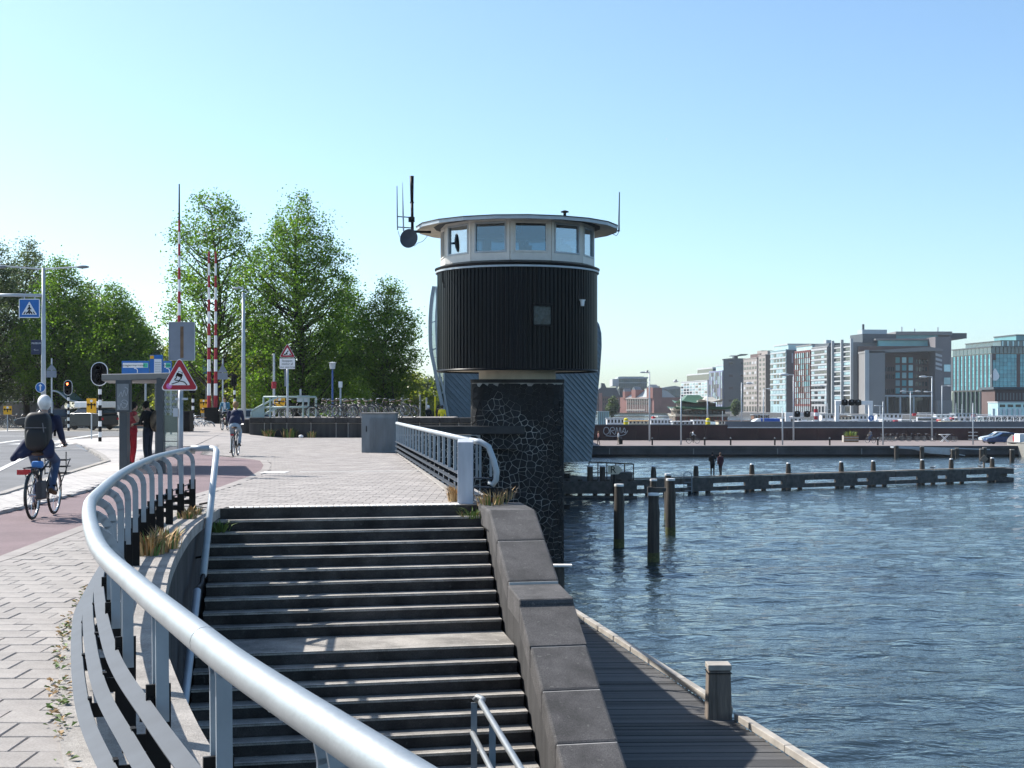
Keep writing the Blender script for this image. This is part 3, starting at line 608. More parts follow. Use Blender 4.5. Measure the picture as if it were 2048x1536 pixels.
# ------------------------------------------------------------------ straight railing beside the path
sr = thing('straight_railing', 'straight quay railing with pale handrail and three thin rails', 'railing', (0, 0, 0))
ra, rb = V(-4.02, 49.6, 0), V(-.72, 24.3, 0); dirv = (rb - ra).normalized(); TZ = 1.06
end = rb + V(.42, -.25, 0)
path = [ra + ZUP * TZ, rb + ZUP * TZ] 
MB().tube(path, .05, 14).build('handrail', palesteel, sr, smooth=True)
MB().tube([rb + ZUP * TZ, rb + V(.18, -.1, TZ - .02), rb + V(.32, -.16, TZ - .10), rb + V(.41, -.2, TZ - .33), rb + V(.46, -.22, TZ - .52), rb + V(.45, -.22, TZ - .66), rb + V(.40, -.2, TZ - .74), rb + V(.33, -.17, TZ - .7)], .05, 14).build('handrail_end', palesteel, sr, smooth=True)
nr = Vector((dirv.y, -dirv.x, 0)) * -1
for z in (.42, .27, .12):
    MB().bar(ra + ZUP * z - nr * .02, rb + ZUP * z - nr * .02, .1, .02).build('thin_rail', slatsteel, sr); MB().bar(rb + ZUP * z, rb + V(.4, -.2, z), .1, .02).build('thin_rail', slatsteel, sr)
n = 19
for k in range(n + 1):
    p = ra.lerp(rb, (k + .15) / (n + .3))
    MB().box(p + ZUP * .73, (.05, .055, .66), rz=math.atan2(dirv.y, dirv.x)).build('upper_bar', greysteel, sr); MB().box(p + ZUP * .23 + nr * .05, (.012, .085, .5), rz=math.atan2(dirv.y, dirv.x)).build('black_post', blacksteel, sr)
for k, q in enumerate((rb + V(.12, -.07, 0), rb + V(.18, -.09, 0), rb + V(.36, -.18, 0))): MB().box(q + ZUP * (.7 if k < 2 else .62), (.04, .04, .62 if k < 2 else .5)).build('upper_bar', greysteel, sr)
MB().box(rb + V(.37, -.2, .22), (.07, .03, .46)).build('black_post', blacksteel, sr)
# white post
c = G(931, 1007); b = thing('end_post', 'stout square white post at the head of the stairs', 'post', c)
m = MB(); m.add([(-.13, -.13, 0), (.13, -.13, 0), (.13, .13, 0), (-.13, .13, 0), (-.13, -.13, 1.04), (.13, -.13, 1.04), (.13, .13, 1.09), (-.13, .13, 1.09)], [(3, 2, 1, 0), (0, 1, 5, 4), (1, 2, 6, 5), (2, 3, 7, 6), (3, 0, 4, 7), (4, 5, 6, 7)]); m.build('post_body', dirtywhite, b, bevel=.008)
# cabinet
c = V(-4.72, 50.9, 0); b = thing('utility_cabinet', 'grey ribbed utility cabinet standing where the railing begins', 'cabinet', c)
MB().b2(-.62, .6, -.45, .45, 0, 1.38).build('cabinet_body', cabgrey, b, bevel=.015); MB().b2(-.65, .63, -.48, .48, 1.38, 1.43).build('cabinet_top', stripcon, b, bevel=.015)
m = MB()
for k in range(15): x = -.33 + k * .06; m.b2(x - .018, x + .018, -.475, -.45, .12, 1.22)
m.build('rib', cabgrey, b)['kind'] = 'stuff'
m = MB(); m.b2(-.46, -.43, -.475, -.45, .75, .95); m.build('handle', blacksteel, b)
# ------------------------------------------------------------------ bridge keeper's tower
TC = Vector((.216, 58.5, 0)); tw = thing('control_tower', 'round bridge control tower with black ribbed drum on a stone pillar', 'tower', TC)
def TL(n): return None
RD = 3.29; zb, ztop = 3.1, 7.2
m = MB(); n = 116; pts = []
for k in range(n):                                        # ribbed sheet: four plan points a rib
    for f, r in ((0, RD - .05), (.28, RD - .05), (.4, RD), (.88, RD)): a = 2 * math.pi * (k + f) / n; pts.append((r * math.cos(a), r * math.sin(a)))
N = len(pts); m.add([(x, y, zb) for x, y in pts] + [(x, y, ztop) for x, y in pts], [(i, (i + 1) % N, N + (i + 1) % N, N + i) for i in range(N)])
drum = m.build('drum_cladding', blackclad, tw)
m = MB(); m.lathe([(0, zb + .02), (RD - .06, zb + .02), (RD - .06, zb + .1)], n=64); m.build('drum_underside', cream, tw, smooth=False)
m = MB(); m.lathe([(RD - .02, zb - .05), (RD + .02, zb - .05), (RD + .02, zb + .03), (RD - .02, zb + .03), (RD - .02, zb - .05)], n=72); m.build('bottom_trim', blackclad, tw, smooth=True)
m = MB(); m.lathe([(RD + .06, ztop - .04), (RD + .1, ztop + .02), (RD + .1, ztop + .06), (3.12, ztop + .16), (0, ztop + .17)], n=72); m.build('drum_ledge', blackclad, tw, smooth=True, auto=35)
m = MB(); m.lathe([(RD + .02, ztop - .12), (RD + .075, ztop - .12), (RD + .075, ztop - .05), (RD + .02, ztop - .05)], n=72); m.build('ledge_trim', palesteel, tw, smooth=True, auto=35)
m = MB(); m.lathe([(1.57, 2.6), (1.57, 3.12)], c=(0, -.3, 0), n=48); m.build('collar', cream, tw, smooth=True)
# cabin: twelve facets
NW = 12; RW = 3.12; z0, z1 = 7.5, 9.1; base = R(-90) + R(9.7)
intr = mat('cabin_ceiling', (.12, .13, .13), .7)
for k in range(NW):
    a = base + 2 * math.pi * k / NW; nx = Vector((math.cos(a), math.sin(a), 0)); tx = Vector((-math.sin(a), math.cos(a), 0)); ap = RW * math.cos(math.pi / NW); hw = RW * math.sin(math.pi / NW); c = nx * ap
    Mx = Matrix((tx, nx, ZUP)).transposed()
    fr = MB()
    fr.box(c + ZUP * 7.51, (2 * hw, .12, .32), M=Mx); fr.box(c + ZUP * 8.98, (2 * hw, .12, .24), M=Mx)
    for sg in (-1, 1): fr.box(c + tx * sg * (hw - .075) + ZUP * 8.26, (.15, .12, 1.2), M=Mx)
    f = fr.build('window_frame', creamframe, tw, bevel=.012, seg=1)
    sash = MB()
    for sg in (-1, 1): sash.box(c + nx * .035 + tx * sg * (hw - .175) + ZUP * 8.26, (.05, .1, 1.19), M=Mx)
    sash.box(c + nx * .035 + ZUP * 7.70, (2 * hw - .4, .1, .06), M=Mx); sash.box(c + nx * .035 + ZUP * 8.83, (2 * hw - .4, .1, .06), M=Mx); sash.build('sash', palesteel if k % 3 else creamframe, f)
    MB().box(c + ZUP * 8.26, (2 * hw - .38, .012, 1.14), M=Mx).build('pane', winglass, f)
    if k in (11,): MB().box(c - nx * .1 + ZUP * 8.62, (2 * hw - .38, .01, .44), M=Mx).build('roller_blind', signblack, f)
# interior
m = MB(); m.lathe([(0, 7.56), (2.95, 7.56)], n=36); m.build('cabin_floor', intr, tw); m = MB(); m.lathe([(0, 8.86), (2.9, 8.86)], n=36); m.build('cabin_ceiling', intr, tw)
m = MB()
for x, y, s_, h in ((-1.7, -1.2, .5, .35), (.4, -2.1, .35, .45), (1.6, -1.5, .6, .25), (-.6, 1.2, .8, .5), (1.5, 1.0, .4, .6)): m.box((x, y, 7.56 + h / 2), (s_, .4, h)); m.tube([(x, y, 7.6), (x, y, 7.6 + h + .15)], .05, 6)
m.build('control_desk', darkcon, tw); m = MB(); m.tube([(.15, -1.7, 8.86), (.15, -1.7, 8.66)], .02, 6); m.ell((.05, -1.72, 8.62), (.12, .1, .07), 10, 6); m.build('ceiling_lamp', palesteel, tw)
m = MB(); m.ell((1.95, -1.45, 7.95), (.24, .2, .2), 8, 6); m.ell((1.7, -1.5, 7.75), (.2, .15, .1), 8, 6); m.build('desk_flowers', whitep, tw)
# roof: sixteen sided disc
NR = 20; RR = 4.14
m = MB(); m.lathe([(2.9, 9.07), (RR - .04, 8.84)], n=NR, rot=.1); m.build('soffit', cream, tw)
m = MB(); m.lathe([(RR - .05, 8.84), (RR, 8.84), (RR, 8.965), (RR - .05, 8.965)], n=NR, rot=.1); m.build('fascia', palesteel, tw)
m = MB(); m.lathe([(RR + .03, 8.965), (RR + .03, 9.0), (0, 9.36)], n=NR, rot=.1); m.add([(0, 0, 9.36)], [], 0); m.lathe([(0, 8.97), (RR + .03, 8.965)], n=NR, rot=.1); m.build('roof_top', roofm, tw)
m = MB(); m.lathe([(3.02, 8.84), (3.16, 8.84), (3.16, 9.06)], n=NW, rot=base + R(15)); m.build('head_ring', creamframe, tw)
m = MB(); c = (1.9, -1.5, 0); m.lathe([(.06, 9.2), (.06, 9.4), (.16, 9.42), (.16, 9.46), (.05, 9.5), (0, 9.5)], c=c, n=10); m.build('roof_vent', blacksteel, tw)
# small window and lamp on the drum
def ondrum(px, r=RD): x = (px - 1034.5) / 160 * RD; return math.asin(max(-1, min(1, x / RD))) 
def drumframe(px): a = ondrum(px); nx = Vector((math.sin(a), -math.cos(a), 0)); tx = Vector((math.cos(a), math.sin(a), 0)); return nx, tx, Matrix((tx, nx, ZUP)).transposed()
nx, tx, Mx = drumframe(1081); zc = EYE + (HY - 631) * 55.4 / F
f = MB(); 
for sg in (-1, 1): f.box(nx * (RD + .02) + tx * sg * .38 + ZUP * zc, (.05, .14, .8), M=Mx); f.box(nx * (RD + .02) + ZUP * (zc + sg * .39), (.81, .14, .05), M=Mx)
f = f.build('small_window', blacksteel, tw); MB().box(nx * (RD + .012) + ZUP * zc, (.7, .03, .7), M=Mx).build('pane', mat('dim_pane', (.03, .04, .045), .12, var=.8, scale=9, spec=.3), f)
m = MB(); m.box(nx * (RD + .05) + tx * .02 + ZUP * (zc + .46), (.84, .1, .03), M=Mx); m.build('window_hood', blacksteel, tw)
nx, tx, Mx = drumframe(1157); zc = EYE + (HY - 604) * 55.8 / F
lm = MB().box(nx * (RD + .06) + ZUP * (zc + .12), (.24, .14, .03), M=Mx).build('wall_lamp', whitep, tw); MB().lathe([(.07, zc - .12), (.09, zc + .1)], c=nx * (RD + .07), n=10).build('lamp_shade', whitep, lm)
# cables on the drum
nx, tx, Mx = drumframe(889); m = MB(); m.tube([nx * (RD + .03) + ZUP * (ztop - .1), nx * (RD + .03) + ZUP * (ztop - .5), drumframe(893)[0] * (RD + .03) + ZUP * (ztop - .8)], .02, 5); m.build('cable', blacksteel, tw)
# pillar: rounded rectangle clad with irregular stones
hw, hd, rc = 1.83, 2.15, .55; PT, PB = 2.70, WZ - .6
def perim(s):
    """plan point and outward normal at arc length s, s=0 at the middle of the front (facing the camera)"""
    segs = [('l', hw - rc), ('a', math.pi / 2 * rc), ('l', 2 * (hd - rc)), ('a', math.pi / 2 * rc), ('l', 2 * (hw - rc)), ('a', math.pi / 2 * rc), ('l', 2 * (hd - rc)), ('a', math.pi / 2 * rc), ('l', hw - rc)]
    T = sum(l for _, l in segs); s %= T; p = Vector((0, -hd, 0)); ang = 0
    for t, l in segs:
        q = min(s, l)
        if t == 'l': p = p + Vector((math.cos(ang), math.sin(ang), 0)) * q
        else:
            c = p + Vector((-math.sin(ang), math.cos(ang), 0)) * rc; ang2 = ang + q / rc; p = c + Vector((math.sin(ang2), -math.cos(ang2), 0)) * rc; ang = ang2
        s -= q
        if s <= 1e-9: break
    return p, Vector((math.sin(ang), -math.cos(ang), 0)), T
T_ = perim(0)[2]; ring = [perim(T_ * k / 96) for k in range(96)]
m = MB(); m.add([(p.x, p.y, PB) for p, n_, t in ring] + [(p.x, p.y, PT) for p, n_, t in ring], [(k, (k + 1) % 96, 96 + (k + 1) % 96, 96 + k) for k in range(96)] + [tuple(range(96, 192))]); m.build('pillar_core', mortar, tw, smooth=True, auto=40)
m = MB(); r2 = [p + n_ * .05 for p, n_, t in ring]; m.add([(p.x, p.y, PT - .12) for p in r2] + [(p.x, p.y, PT + .02) for p in r2], [(k, (k + 1) % 96, 96 + (k + 1) % 96, 96 + k) for k in range(96)] + [tuple(range(96, 192)), tuple(range(95, -1, -1))]); m.build('pillar_cap', pilecap, tw)
def voronoi(u0, u1, v0, v1, g, seed, jit=.42):
    rnd = random.Random(seed); nu, nv = int((u1 - u0) / g), int((v1 - v0) / g); du, dvv = (u1 - u0) / nu, (v1 - v0) / nv; S_ = {}
    for i in range(-2, nu + 2):
        for j in range(-2, nv + 2): S_[i, j] = (u0 + (i + .5 + rnd.uniform(-jit, jit)) * du, v0 + (j + .5 + rnd.uniform(-jit, jit)) * dvv)
    for q_ in [k_ for k_ in S_ if rnd.random() < .14]: del S_[q_]
    for i in range(nu):
        for j in range(nv):
            if (i, j) not in S_: continue
            x, y = S_[i, j]; poly = [(x - 2 * g, y - 2 * g), (x + 2 * g, y - 2 * g), (x + 2 * g, y + 2 * g), (x - 2 * g, y + 2 * g)]
            if (i, j) not in S_: continue
            for a in range(-4, 5):
                for b in range(-4, 5):
                    if (a, b) != (0, 0) and (i + a, j + b) in S_:
                        X, Y = S_[i + a, j + b]; dx, dy = X - x, Y - y; poly = clip(poly, -dx, -dy, dx * (x + X) / 2 + dy * (y + Y) / 2)
            poly = clip(clip(clip(clip(poly, 1, 0, -u0), -1, 0, u1), 0, 1, -v0), 0, -1, v1)
            if len(poly) > 2: yield (x, y), poly
def inset(poly, d):
    cx = sum(p[0] for p in poly) / len(poly); cy = sum(p[1] for p in poly) / len(poly); rr = sum(math.hypot(p[0] - cx, p[1] - cy) for p in poly) / len(poly); k = max(.5, 1 - d / rr); return [(cx + (p[0] - cx) * k, cy + (p[1] - cy) * k) for p in poly]
def stone(mb, poly, h, fn):
    n = len(poly); cx = sum(p[0] for p in poly) / n; cy = sum(p[1] for p in poly) / n; ip = [(cx + (p[0] - cx) * .9, cy + (p[1] - cy) * .9) for p in poly]
    mb.add([fn(u, v, -.01) for u, v in poly] + [fn(u, v, h * .7) for u, v in poly] + [fn(u, v, h) for u, v in ip], [(i, (i + 1) % n, n + (i + 1) % n, n + i) for i in range(n)] + [(n + i, n + (i + 1) % n, 2 * n + (i + 1) % n, 2 * n + i) for i in range(n)] + [tuple(range(2 * n, 3 * n))])
def pfn(u, v, h): p, n_, t = perim(u); return p + n_ * h + ZUP * v
rest = MB(); cnt = 0
for (x, y), poly in voronoi(-3.6, 3.6, WZ - .3, 2.55, .215, 4, .48):
    if abs(x) < 2.35 and y < 1.3 - .5 * math.sin(x * 2) and cnt < 298:
        mb = MB(); stone(mb, inset(poly, .006 + random.random() * .013), .006 + random.random() * .006 + (.022 if abs(x) > 1.15 else 0), pfn); mb.build('stone', stonem, tw); cnt += 1
    else:
        stone(rest, inset(poly, .006 + random.random() * .013 if y < 1.6 - .5 * math.sin(x * 2) else .001), .009 + (.03 if 1.1 < abs(x) < 2.4 else 0), pfn)
rest.build('stone', stonej, tw)['kind'] = 'stuff'
# ledges that hang on the pillar by the water
m = MB()
for z in (-1.15, -2.4): m.box((hw + .12, -1.2, z), (.3, .25, .2))
m.build('fender_block', blacksteel, tw)
# ------------------------------------------------------------------ antennas
c = P(824, 470, 57.5); an = thing('antenna_mast', 'rack of thin radio antennas left of the tower roof', 'antenna', c)
def Q(x, y, Z=57.5): return P(x, y, Z) - c
MB().tube([Q(825, 470), Q(824, 405)], .06, 8).build('mast', blacksteel, an, smooth=True); MB().tube([Q(824, 405), Q(823.5, 352)], [.06, .085], 8).build('thick_antenna', blacksteel, an, smooth=True)
MB().tube([Q(795, 460), Q(794.5, 426), Q(794, 372)], [.03, .03, .018], 6).build('whip_antenna', greysteel, an); MB().tube([Q(807, 462), Q(806, 425), Q(805, 365)], [.035, .035, .008], 6).build('whip_antenna', palesteel, an)
m = MB(); m.tube([Q(794, 433), Q(825, 435)], .022, 6); m.tube([Q(795, 454), Q(825, 456)], .022, 6); m.tube([Q(820, 405), Q(828, 405)], .03, 6); m.tube([Q(823, 434), Q(823, 444)], .13, 8); m.build('cross_arm', blacksteel, an)
m = MB(); m.tube([Q(825, 463), Q(852, 464), Q(862, 464)], .05, 6); m.tube([Q(824, 463), Q(820, 475)], .05, 6); m.build('mounting_arm', blacksteel, an)
m = MB(); m.tube(spline([Q(796, 462), Q(800, 474), Q(806, 480)], 5), .012, 5); m.tube(spline([Q(856, 470), Q(846, 482), Q(836, 486), Q(828, 492), Q(824, 488)], 5), .012, 5); m.build('cable', palesteel, an)
c = P(820, 478, 57.2); ds = thing('satellite_dish', 'round dark grey dish hanging under the antenna mast', 'dish antenna', c); nrm = Vector((-.35, -.93, .1)).normalized(); Mx = nrm.to_track_quat('Z', 'Y').to_matrix()
m = MB(); mm = MB(); mm.lathe([(0, 0), (.22, .02), (.36, .07), (.385, .1), (.385, .13), (.3, .1), (0, .05)], n=28); m.add([Mx @ Vector(p) for p in mm.v], mm.f); m.build('dish', mat('dish_grey', (.05, .06, .075), .6, spec=.2), ds, smooth=True, auto=40)
m = MB(); m.tube([Mx @ V(0, 0, 0), Mx @ V(0, 0, -.3), V(.1, .3, .3)], .05, 8); m.build('dish_mount', blacksteel, ds)
c = P(1238, 462, 58.5); b = thing('whip_antenna', 'single thin antenna at the other end of the tower roof', 'antenna', c); m = MB(); m.tube([(0, 0, -.02), (0, 0, .5), (.02, 0, 1.6)], [.035, .03, .02], 6); m.build('rod', blacksteel, b); m = MB(); m.tube([(0, 0, 0), (-.2, 0, .02)], .03, 6); m.tube(spline([V(0, 0, 0), V(-.1, 0, -.18), V(-.28, 0, -.1)], 5), .012, 5); m.build('bracket', blacksteel, b)
# ------------------------------------------------------------------ abutment wall between quay and pillar
ab = thing('abutment_wall', 'dark stone abutment wall joining the quay to the pillar', 'wall', (0, 0, 0))
m = MB(); m.b2(-4.62, -1.25, 55.95, 56.9, -5.4, .52); m.build('wall_body', mortar, ab); m = MB(); m.b2(-4.7, .5, 56.12, 56.7, .54, .87); m.build('coping', mat('dark_coping', (.035, .034, .034), .8, var=.3, scale=2), ab, bevel=.03)
rest = MB()
for (x, y), poly in voronoi(-4.6, -1.27, -5.2, .5, .215, 9): stone(rest, inset(poly, .016), .009, lambda u, v, h: Vector((u, 55.95 - h, v)))
rest.build('stone', stonej, ab)['kind'] = 'stuff'
# ------------------------------------------------------------------ parapet wall along the planting
pw = thing('parapet_wall', 'low dark concrete parapet wall running behind the utility cabinet', 'wall', (0, 0, 0))
xs = [500, 530, 543, 575, 623, 673, 697, 725, 760, 800, 840, 880, 918, 948]
for i, (a, b) in enumerate(zip(xs, xs[1:])):
    A, B = P(a, 850, 75.2), P(b, 850, 75.2); MB().b2(A.x + .012, B.x - .012, 75, 75.6, -.05, .74).build('wall_panel', darkcon, pw, bevel=.02, seg=1); MB().b2(A.x + .006, B.x - .006, 74.93, 75.68, .755, 1.06).build('coping', darkcon if i > 1 else pilecap, pw, bevel=.03, seg=1)
m = MB(); 
for a in xs[1:-1]: A = P(a, 850, 75.2); m.b2(A.x - .02, A.x + .02, 75.02, 75.5, 0, 1.0)
m.build('mortar_joint', mortarl, pw); A, B = P(500, 850, 75), P(948, 850, 75); m = MB(); m.b2(A.x, B.x, 75.03, 75.5, .74, .757); m.build('bed_joint', mortarl, pw)
for k, (x, y, s_, n) in enumerate(((539, 873, .5, 120), (580, 876, .6, 60), (624, 874, .4, 40), (602, 876, .12, 12))):
    if k < 3: tuft('bush' if k == 0 else 'weed', V(P(x, y, 74.8).x, 74.6, 0), n, s_, s_ * 1.2, [grassgrn, grassdry], ('round green bush at the foot of the parapet wall', 'thin brown weed against the parapet wall', 'tall green weed against the parapet wall')[k], 'plant', lean=.6, wd=.04)
    else: m = MB(); m.ell((0, 0, .08), (.13, .1, .09), 8, 6); o = m.build('litter_bag', whitep); o.location = (P(602, 876, 74.2).x, 74.2, 0); tag(o, 'small white litter bag at the foot of the parapet wall', 'litter')
# ------------------------------------------------------------------ people
PM = {}
def cloth(key, col, rough=.8, var=.18):
    if key not in PM: PM[key] = mat('cloth_' + key if not key.startswith('skin') and not key.startswith('hair') else key, col, rough, var=var, scale=9)
    return PM[key]
skin = cloth('skin', (.45, .27, .19), .6); skin2 = cloth('skin_tan', (.34, .19, .12), .6)
def figure(prims, mats, voxel, smooth=5):
    m = MB()
    for p in prims:
        if p[0] == 'c':
            _, a, b, r0, r1, mi = p; a, b = Vector(a), Vector(b); d = (b - a).normalized()
            pts = [a - d * r0 * .98, a - d * r0 * .8, a - d * r0 * .4, a, b, b + d * r1 * .4, b + d * r1 * .8, b + d * r1 * .98]; m.tube(pts, [r0 * .15, r0 * .6, r0 * .92, r0, r1, r1 * .92, r1 * .6, r1 * .15], 12)
        else: m.ell(p[1], p[2], 14, 10, M=p[4] if len(p) > 4 else None)
    me = m.mesh('body_src', mats[0]); o = bpy.data.objects.new('body_src', me); COL.objects.link(o)
    md = o.modifiers.new('r', 'REMESH'); md.mode = 'VOXEL'; md.voxel_size = voxel; md.adaptivity = 0; sm = o.modifiers.new('s', 'SMOOTH'); sm.iterations = smooth; sm.factor = .5
    out = bpy.data.meshes.new_from_object(o.evaluated_get(bpy.context.evaluated_depsgraph_get())); bpy.data.objects.remove(o); bpy.data.meshes.remove(me)
    nf = len(out.polygons); cen = np.empty(nf * 3); out.polygons.foreach_get('center', cen); cen = cen.reshape(-1, 3); best = np.full(nf, 1e9); idx = np.zeros(nf, dtype=np.int32)
    for p in prims:
        if p[0] == 'c':
            a, b = np.array(p[1][:]), np.array(p[2][:]); ab = b - a; t = np.clip(((cen - a) @ ab) / max(1e-9, ab @ ab), 0, 1); dd = np.linalg.norm(cen - a - t[:, None] * ab, axis=1) - (p[3] + (p[4] - p[3]) * t); mi = p[5]
        else:
            q = cen - np.array(p[1][:]); 
            if len(p) > 4 and p[4] is not None: q = q @ np.array(p[4])
            r = np.array(p[2]); dd = (np.linalg.norm(q / r, axis=1) - 1) * r.min(); mi = p[3]
        k = dd < best; best[k] = dd[k]; idx[k] = mi
    out.materials.clear()
    for mm in mats: out.materials.append(mm)
    out.polygons.foreach_set('material_index', idx); out.polygons.foreach_set('use_smooth', [True] * nf); out.update(); return out
def hand(prims, wrist, d, mi, s=1.0, up=ZUP):
    """palm and five fingers, slightly curled, running from the wrist along d"""
    wrist, d = Vector(wrist), Vector(d).normalized(); sd = d.cross(up); sd = sd.normalized() if sd.length > .05 else Vector((1, 0, 0)); nn = sd.cross(d)
    prims.append(('c', wrist, wrist + d * .07 * s, .028 * s, .036 * s, mi))
    for k, l in enumerate((.062, .075, .07, .055)):
        b = wrist + d * .085 * s + sd * (k - 1.5) * .019 * s; e = b + d * l * .6 * s - nn * .012; prims.append(('c', b, e, .0105 * s, .0095 * s, mi)); prims.append(('c', e, e + d * l * .4 * s - nn * .03 * s, .0095 * s, .0085 * s, mi))
    b = wrist + d * .03 * s + sd * -.03 * s; prims.append(('c', b, b + d * .045 * s - sd * .03 * s, .013 * s, .01 * s, mi))
def person(label, loc, rz, J, top, bottom, hair, shoes=(.03, .03, .03), skn=None, voxel=.02, extra=(), hairstyle='short', sleeve=True, shorts=False, group=None, hs=1.0, coat=0.0, collar=None):
    """J: pelvis, chest, neck, head, and l/r shoulder, elbow, hand, hip, knee, ankle, toe (local metres, facing +y)"""
    sk, tp, bt, sh = skn or skin, top, bottom, cloth('shoe%s' % (shoes,), shoes); J = {k: Vector(v) for k, v in J.items()}
    p = []; pe, ch, ne, he = J['pelvis'], J['chest'], J['neck'], J['head']
    fw = J.get('face', Vector((0, 1, 0))).normalized(); sdv = fw.cross(ZUP).normalized(); Mh = Matrix((sdv, fw, ZUP)).transposed()
    w_ = .135
    p.append(('e', pe, (.165, .125, .13), 2)); p.append(('e', pe.lerp(ch, .42), (.152, .112, .17), 1)); p.append(('e', ch, (.178, .125, .19), 1)); p.append(('e', ch + (ne - ch) * .55, (.165, .1, .09), 1))
    p.append(('c', ne - (he - ne) * .25, ne + (he - ne) * .4, .058, .052, 0))
    p.append(('e', he, (.076, .094, .112), 0, Mh)); p.append(('e', he + fw * .035 - ZUP * .055, (.055, .06, .06), 0, Mh)); p.append(('e', he + fw * .098 - ZUP * .018, (.014, .022, .022), 0, Mh))
    for s_ in (-1, 1): p.append(('e', he + sdv * s_ * .078 - ZUP * .012, (.012, .022, .032), 0, Mh))
    for s_ in 'lr':
        S1, E1, H1 = J[s_ + 'sh'], J[s_ + 'el'], J[s_ + 'ha']; am = 1 if sleeve else 0
        p.append(('c', S1, E1, .063, .05, 1 if sleeve else 0)); p.append(('c', E1, E1.lerp(H1, .93), .047, .034, am)); 
        if not sleeve: p.append(('e', S1, (.075, .07, .08), 1))
        if voxel <= .016: hand(p, E1.lerp(H1, .95), H1 - E1, 0, hs)
        else: p.append(('c', E1.lerp(H1, .97), H1 + (H1 - E1).normalized() * .07, .034, .03, 0))
        A, K, N_, T2 = J[s_ + 'hi'], J[s_ + 'kn'], J[s_ + 'an'], J[s_ + 'to']
        p.append(('c', A, K, .092, .064, 2)); 
        if shorts: p.append(('c', K, N_, .055, .036, 0))
        else: p.append(('c', K, N_, .066, .05, 2))
        d = (T2 - N_); p.append(('c', N_ - d.normalized() * .03 - ZUP * .03, N_ + d * .85 - ZUP * .035, .045, .036, 3))
    if coat:
        p.append(('e', pe + ZUP * (.04 - coat * .3), (.185, .15, .17 + coat * .5), 1))
    p += list(extra)
    me = figure(p, [sk, tp, bt, sh] + ([cloth('x', (.5, .5, .5))] if False else []), voxel)
    o = bpy.data.objects.new('person', me); COL.objects.link(o); o.location = loc; o.rotation_euler = (0, 0, rz); tag(o, label, 'person', group)
    hm = MB(); K = 16
    if hairstyle:
        for i in range(9):
            t = math.pi * i / 8 * .62
            for k in range(K):
                a = 2 * math.pi * k / K; back = -math.sin(a)                # a: 0 = side, pi/2 = front
                tt = t * (1.25 if back > .1 else (1.0 if abs(math.cos(a)) > .8 else .72)); r = 1.0 + .05 * mnoise.noise(Vector((i * .9, math.cos(a) * 2, math.sin(a) * 2)))
                hm.v.append(tuple(he + Mh @ Vector((.087 * r * math.sin(tt) * math.cos(a), .106 * r * math.sin(tt) * math.sin(a) - .006, .124 * r * math.cos(tt)))))
        hm.add([], []); hm.f += [(i * K + k, (i + 1) * K + k, (i + 1) * K + (k + 1) % K, i * K + (k + 1) % K) for i in range(8) for k in range(K)]; hm.m += [0] * (8 * K)
        if hairstyle == 'long': hm.ell(he - fw * .06 - ZUP * .12, (.08, .06, .16), 10, 8)
        if hairstyle == 'bushy': hm.ell(he + ZUP * .025 - fw * .022, (.1, .112, .112), 14, 10)
        if hairstyle == 'bun': hm.ell(he - fw * .1 + ZUP * .05, (.05, .05, .05), 10, 8)
        hm.build('hair', hair, o, smooth=True)
    return o
def standing(h=1.75, arms=None, spread=.1, face=(0, 1, 0), step=.0, lean=.0):
    k = h / 1.75
    J = dict(pelvis=(0, 0, .96), chest=(0, lean * .3, 1.30), neck=(0, lean * .5 + .0, 1.5), head=(0, lean * .7 + .02, 1.64), face=face)
    for s_, x in (('l', -1), ('r', 1)):
        J.update({s_ + 'sh': (x * .19, lean * .4, 1.43), s_ + 'el': (x * .25, lean * .3 - .02, 1.15), s_ + 'ha': (x * .25, lean * .3 + .06, .92), s_ + 'hi': (x * .09, 0, .92), s_ + 'kn': (x * spread, .02 + x * step * .6, .5), s_ + 'an': (x * spread, -.03 + x * step, .09), s_ + 'to': (x * (spread + .03), .15 + x * step, .05)})
    if arms: J.update(arms)
    return {q: tuple(c * k for c in v) if q != 'face' else v for q, v in J.items()}
def riding(face=(0, 1, 0)):
    J = dict(pelvis=(0, -.18, 1.0), chest=(0, -.05, 1.34), neck=(0, .02, 1.53), head=(0, .07, 1.68), face=face)
    for s_, x, kn, an in (('l', -1, (.3, .62), (.12, .2)), ('r', 1, (.32, .80), (.06, .42))):
        J.update({s_ + 'sh': (x * .2, -.02, 1.46), s_ + 'el': (x * .245, .08, 1.18), s_ + 'ha': (x * .2, .36, 1.1), s_ + 'hi': (x * .1, -.16, .97), s_ + 'kn': (x * .13, kn[0] - .12, kn[1] + .03), s_ + 'an': (x * .13, an[0] - .1, an[1]), s_ + 'to': (x * .14, an[0] + .08, an[1] - .04)})
    return J
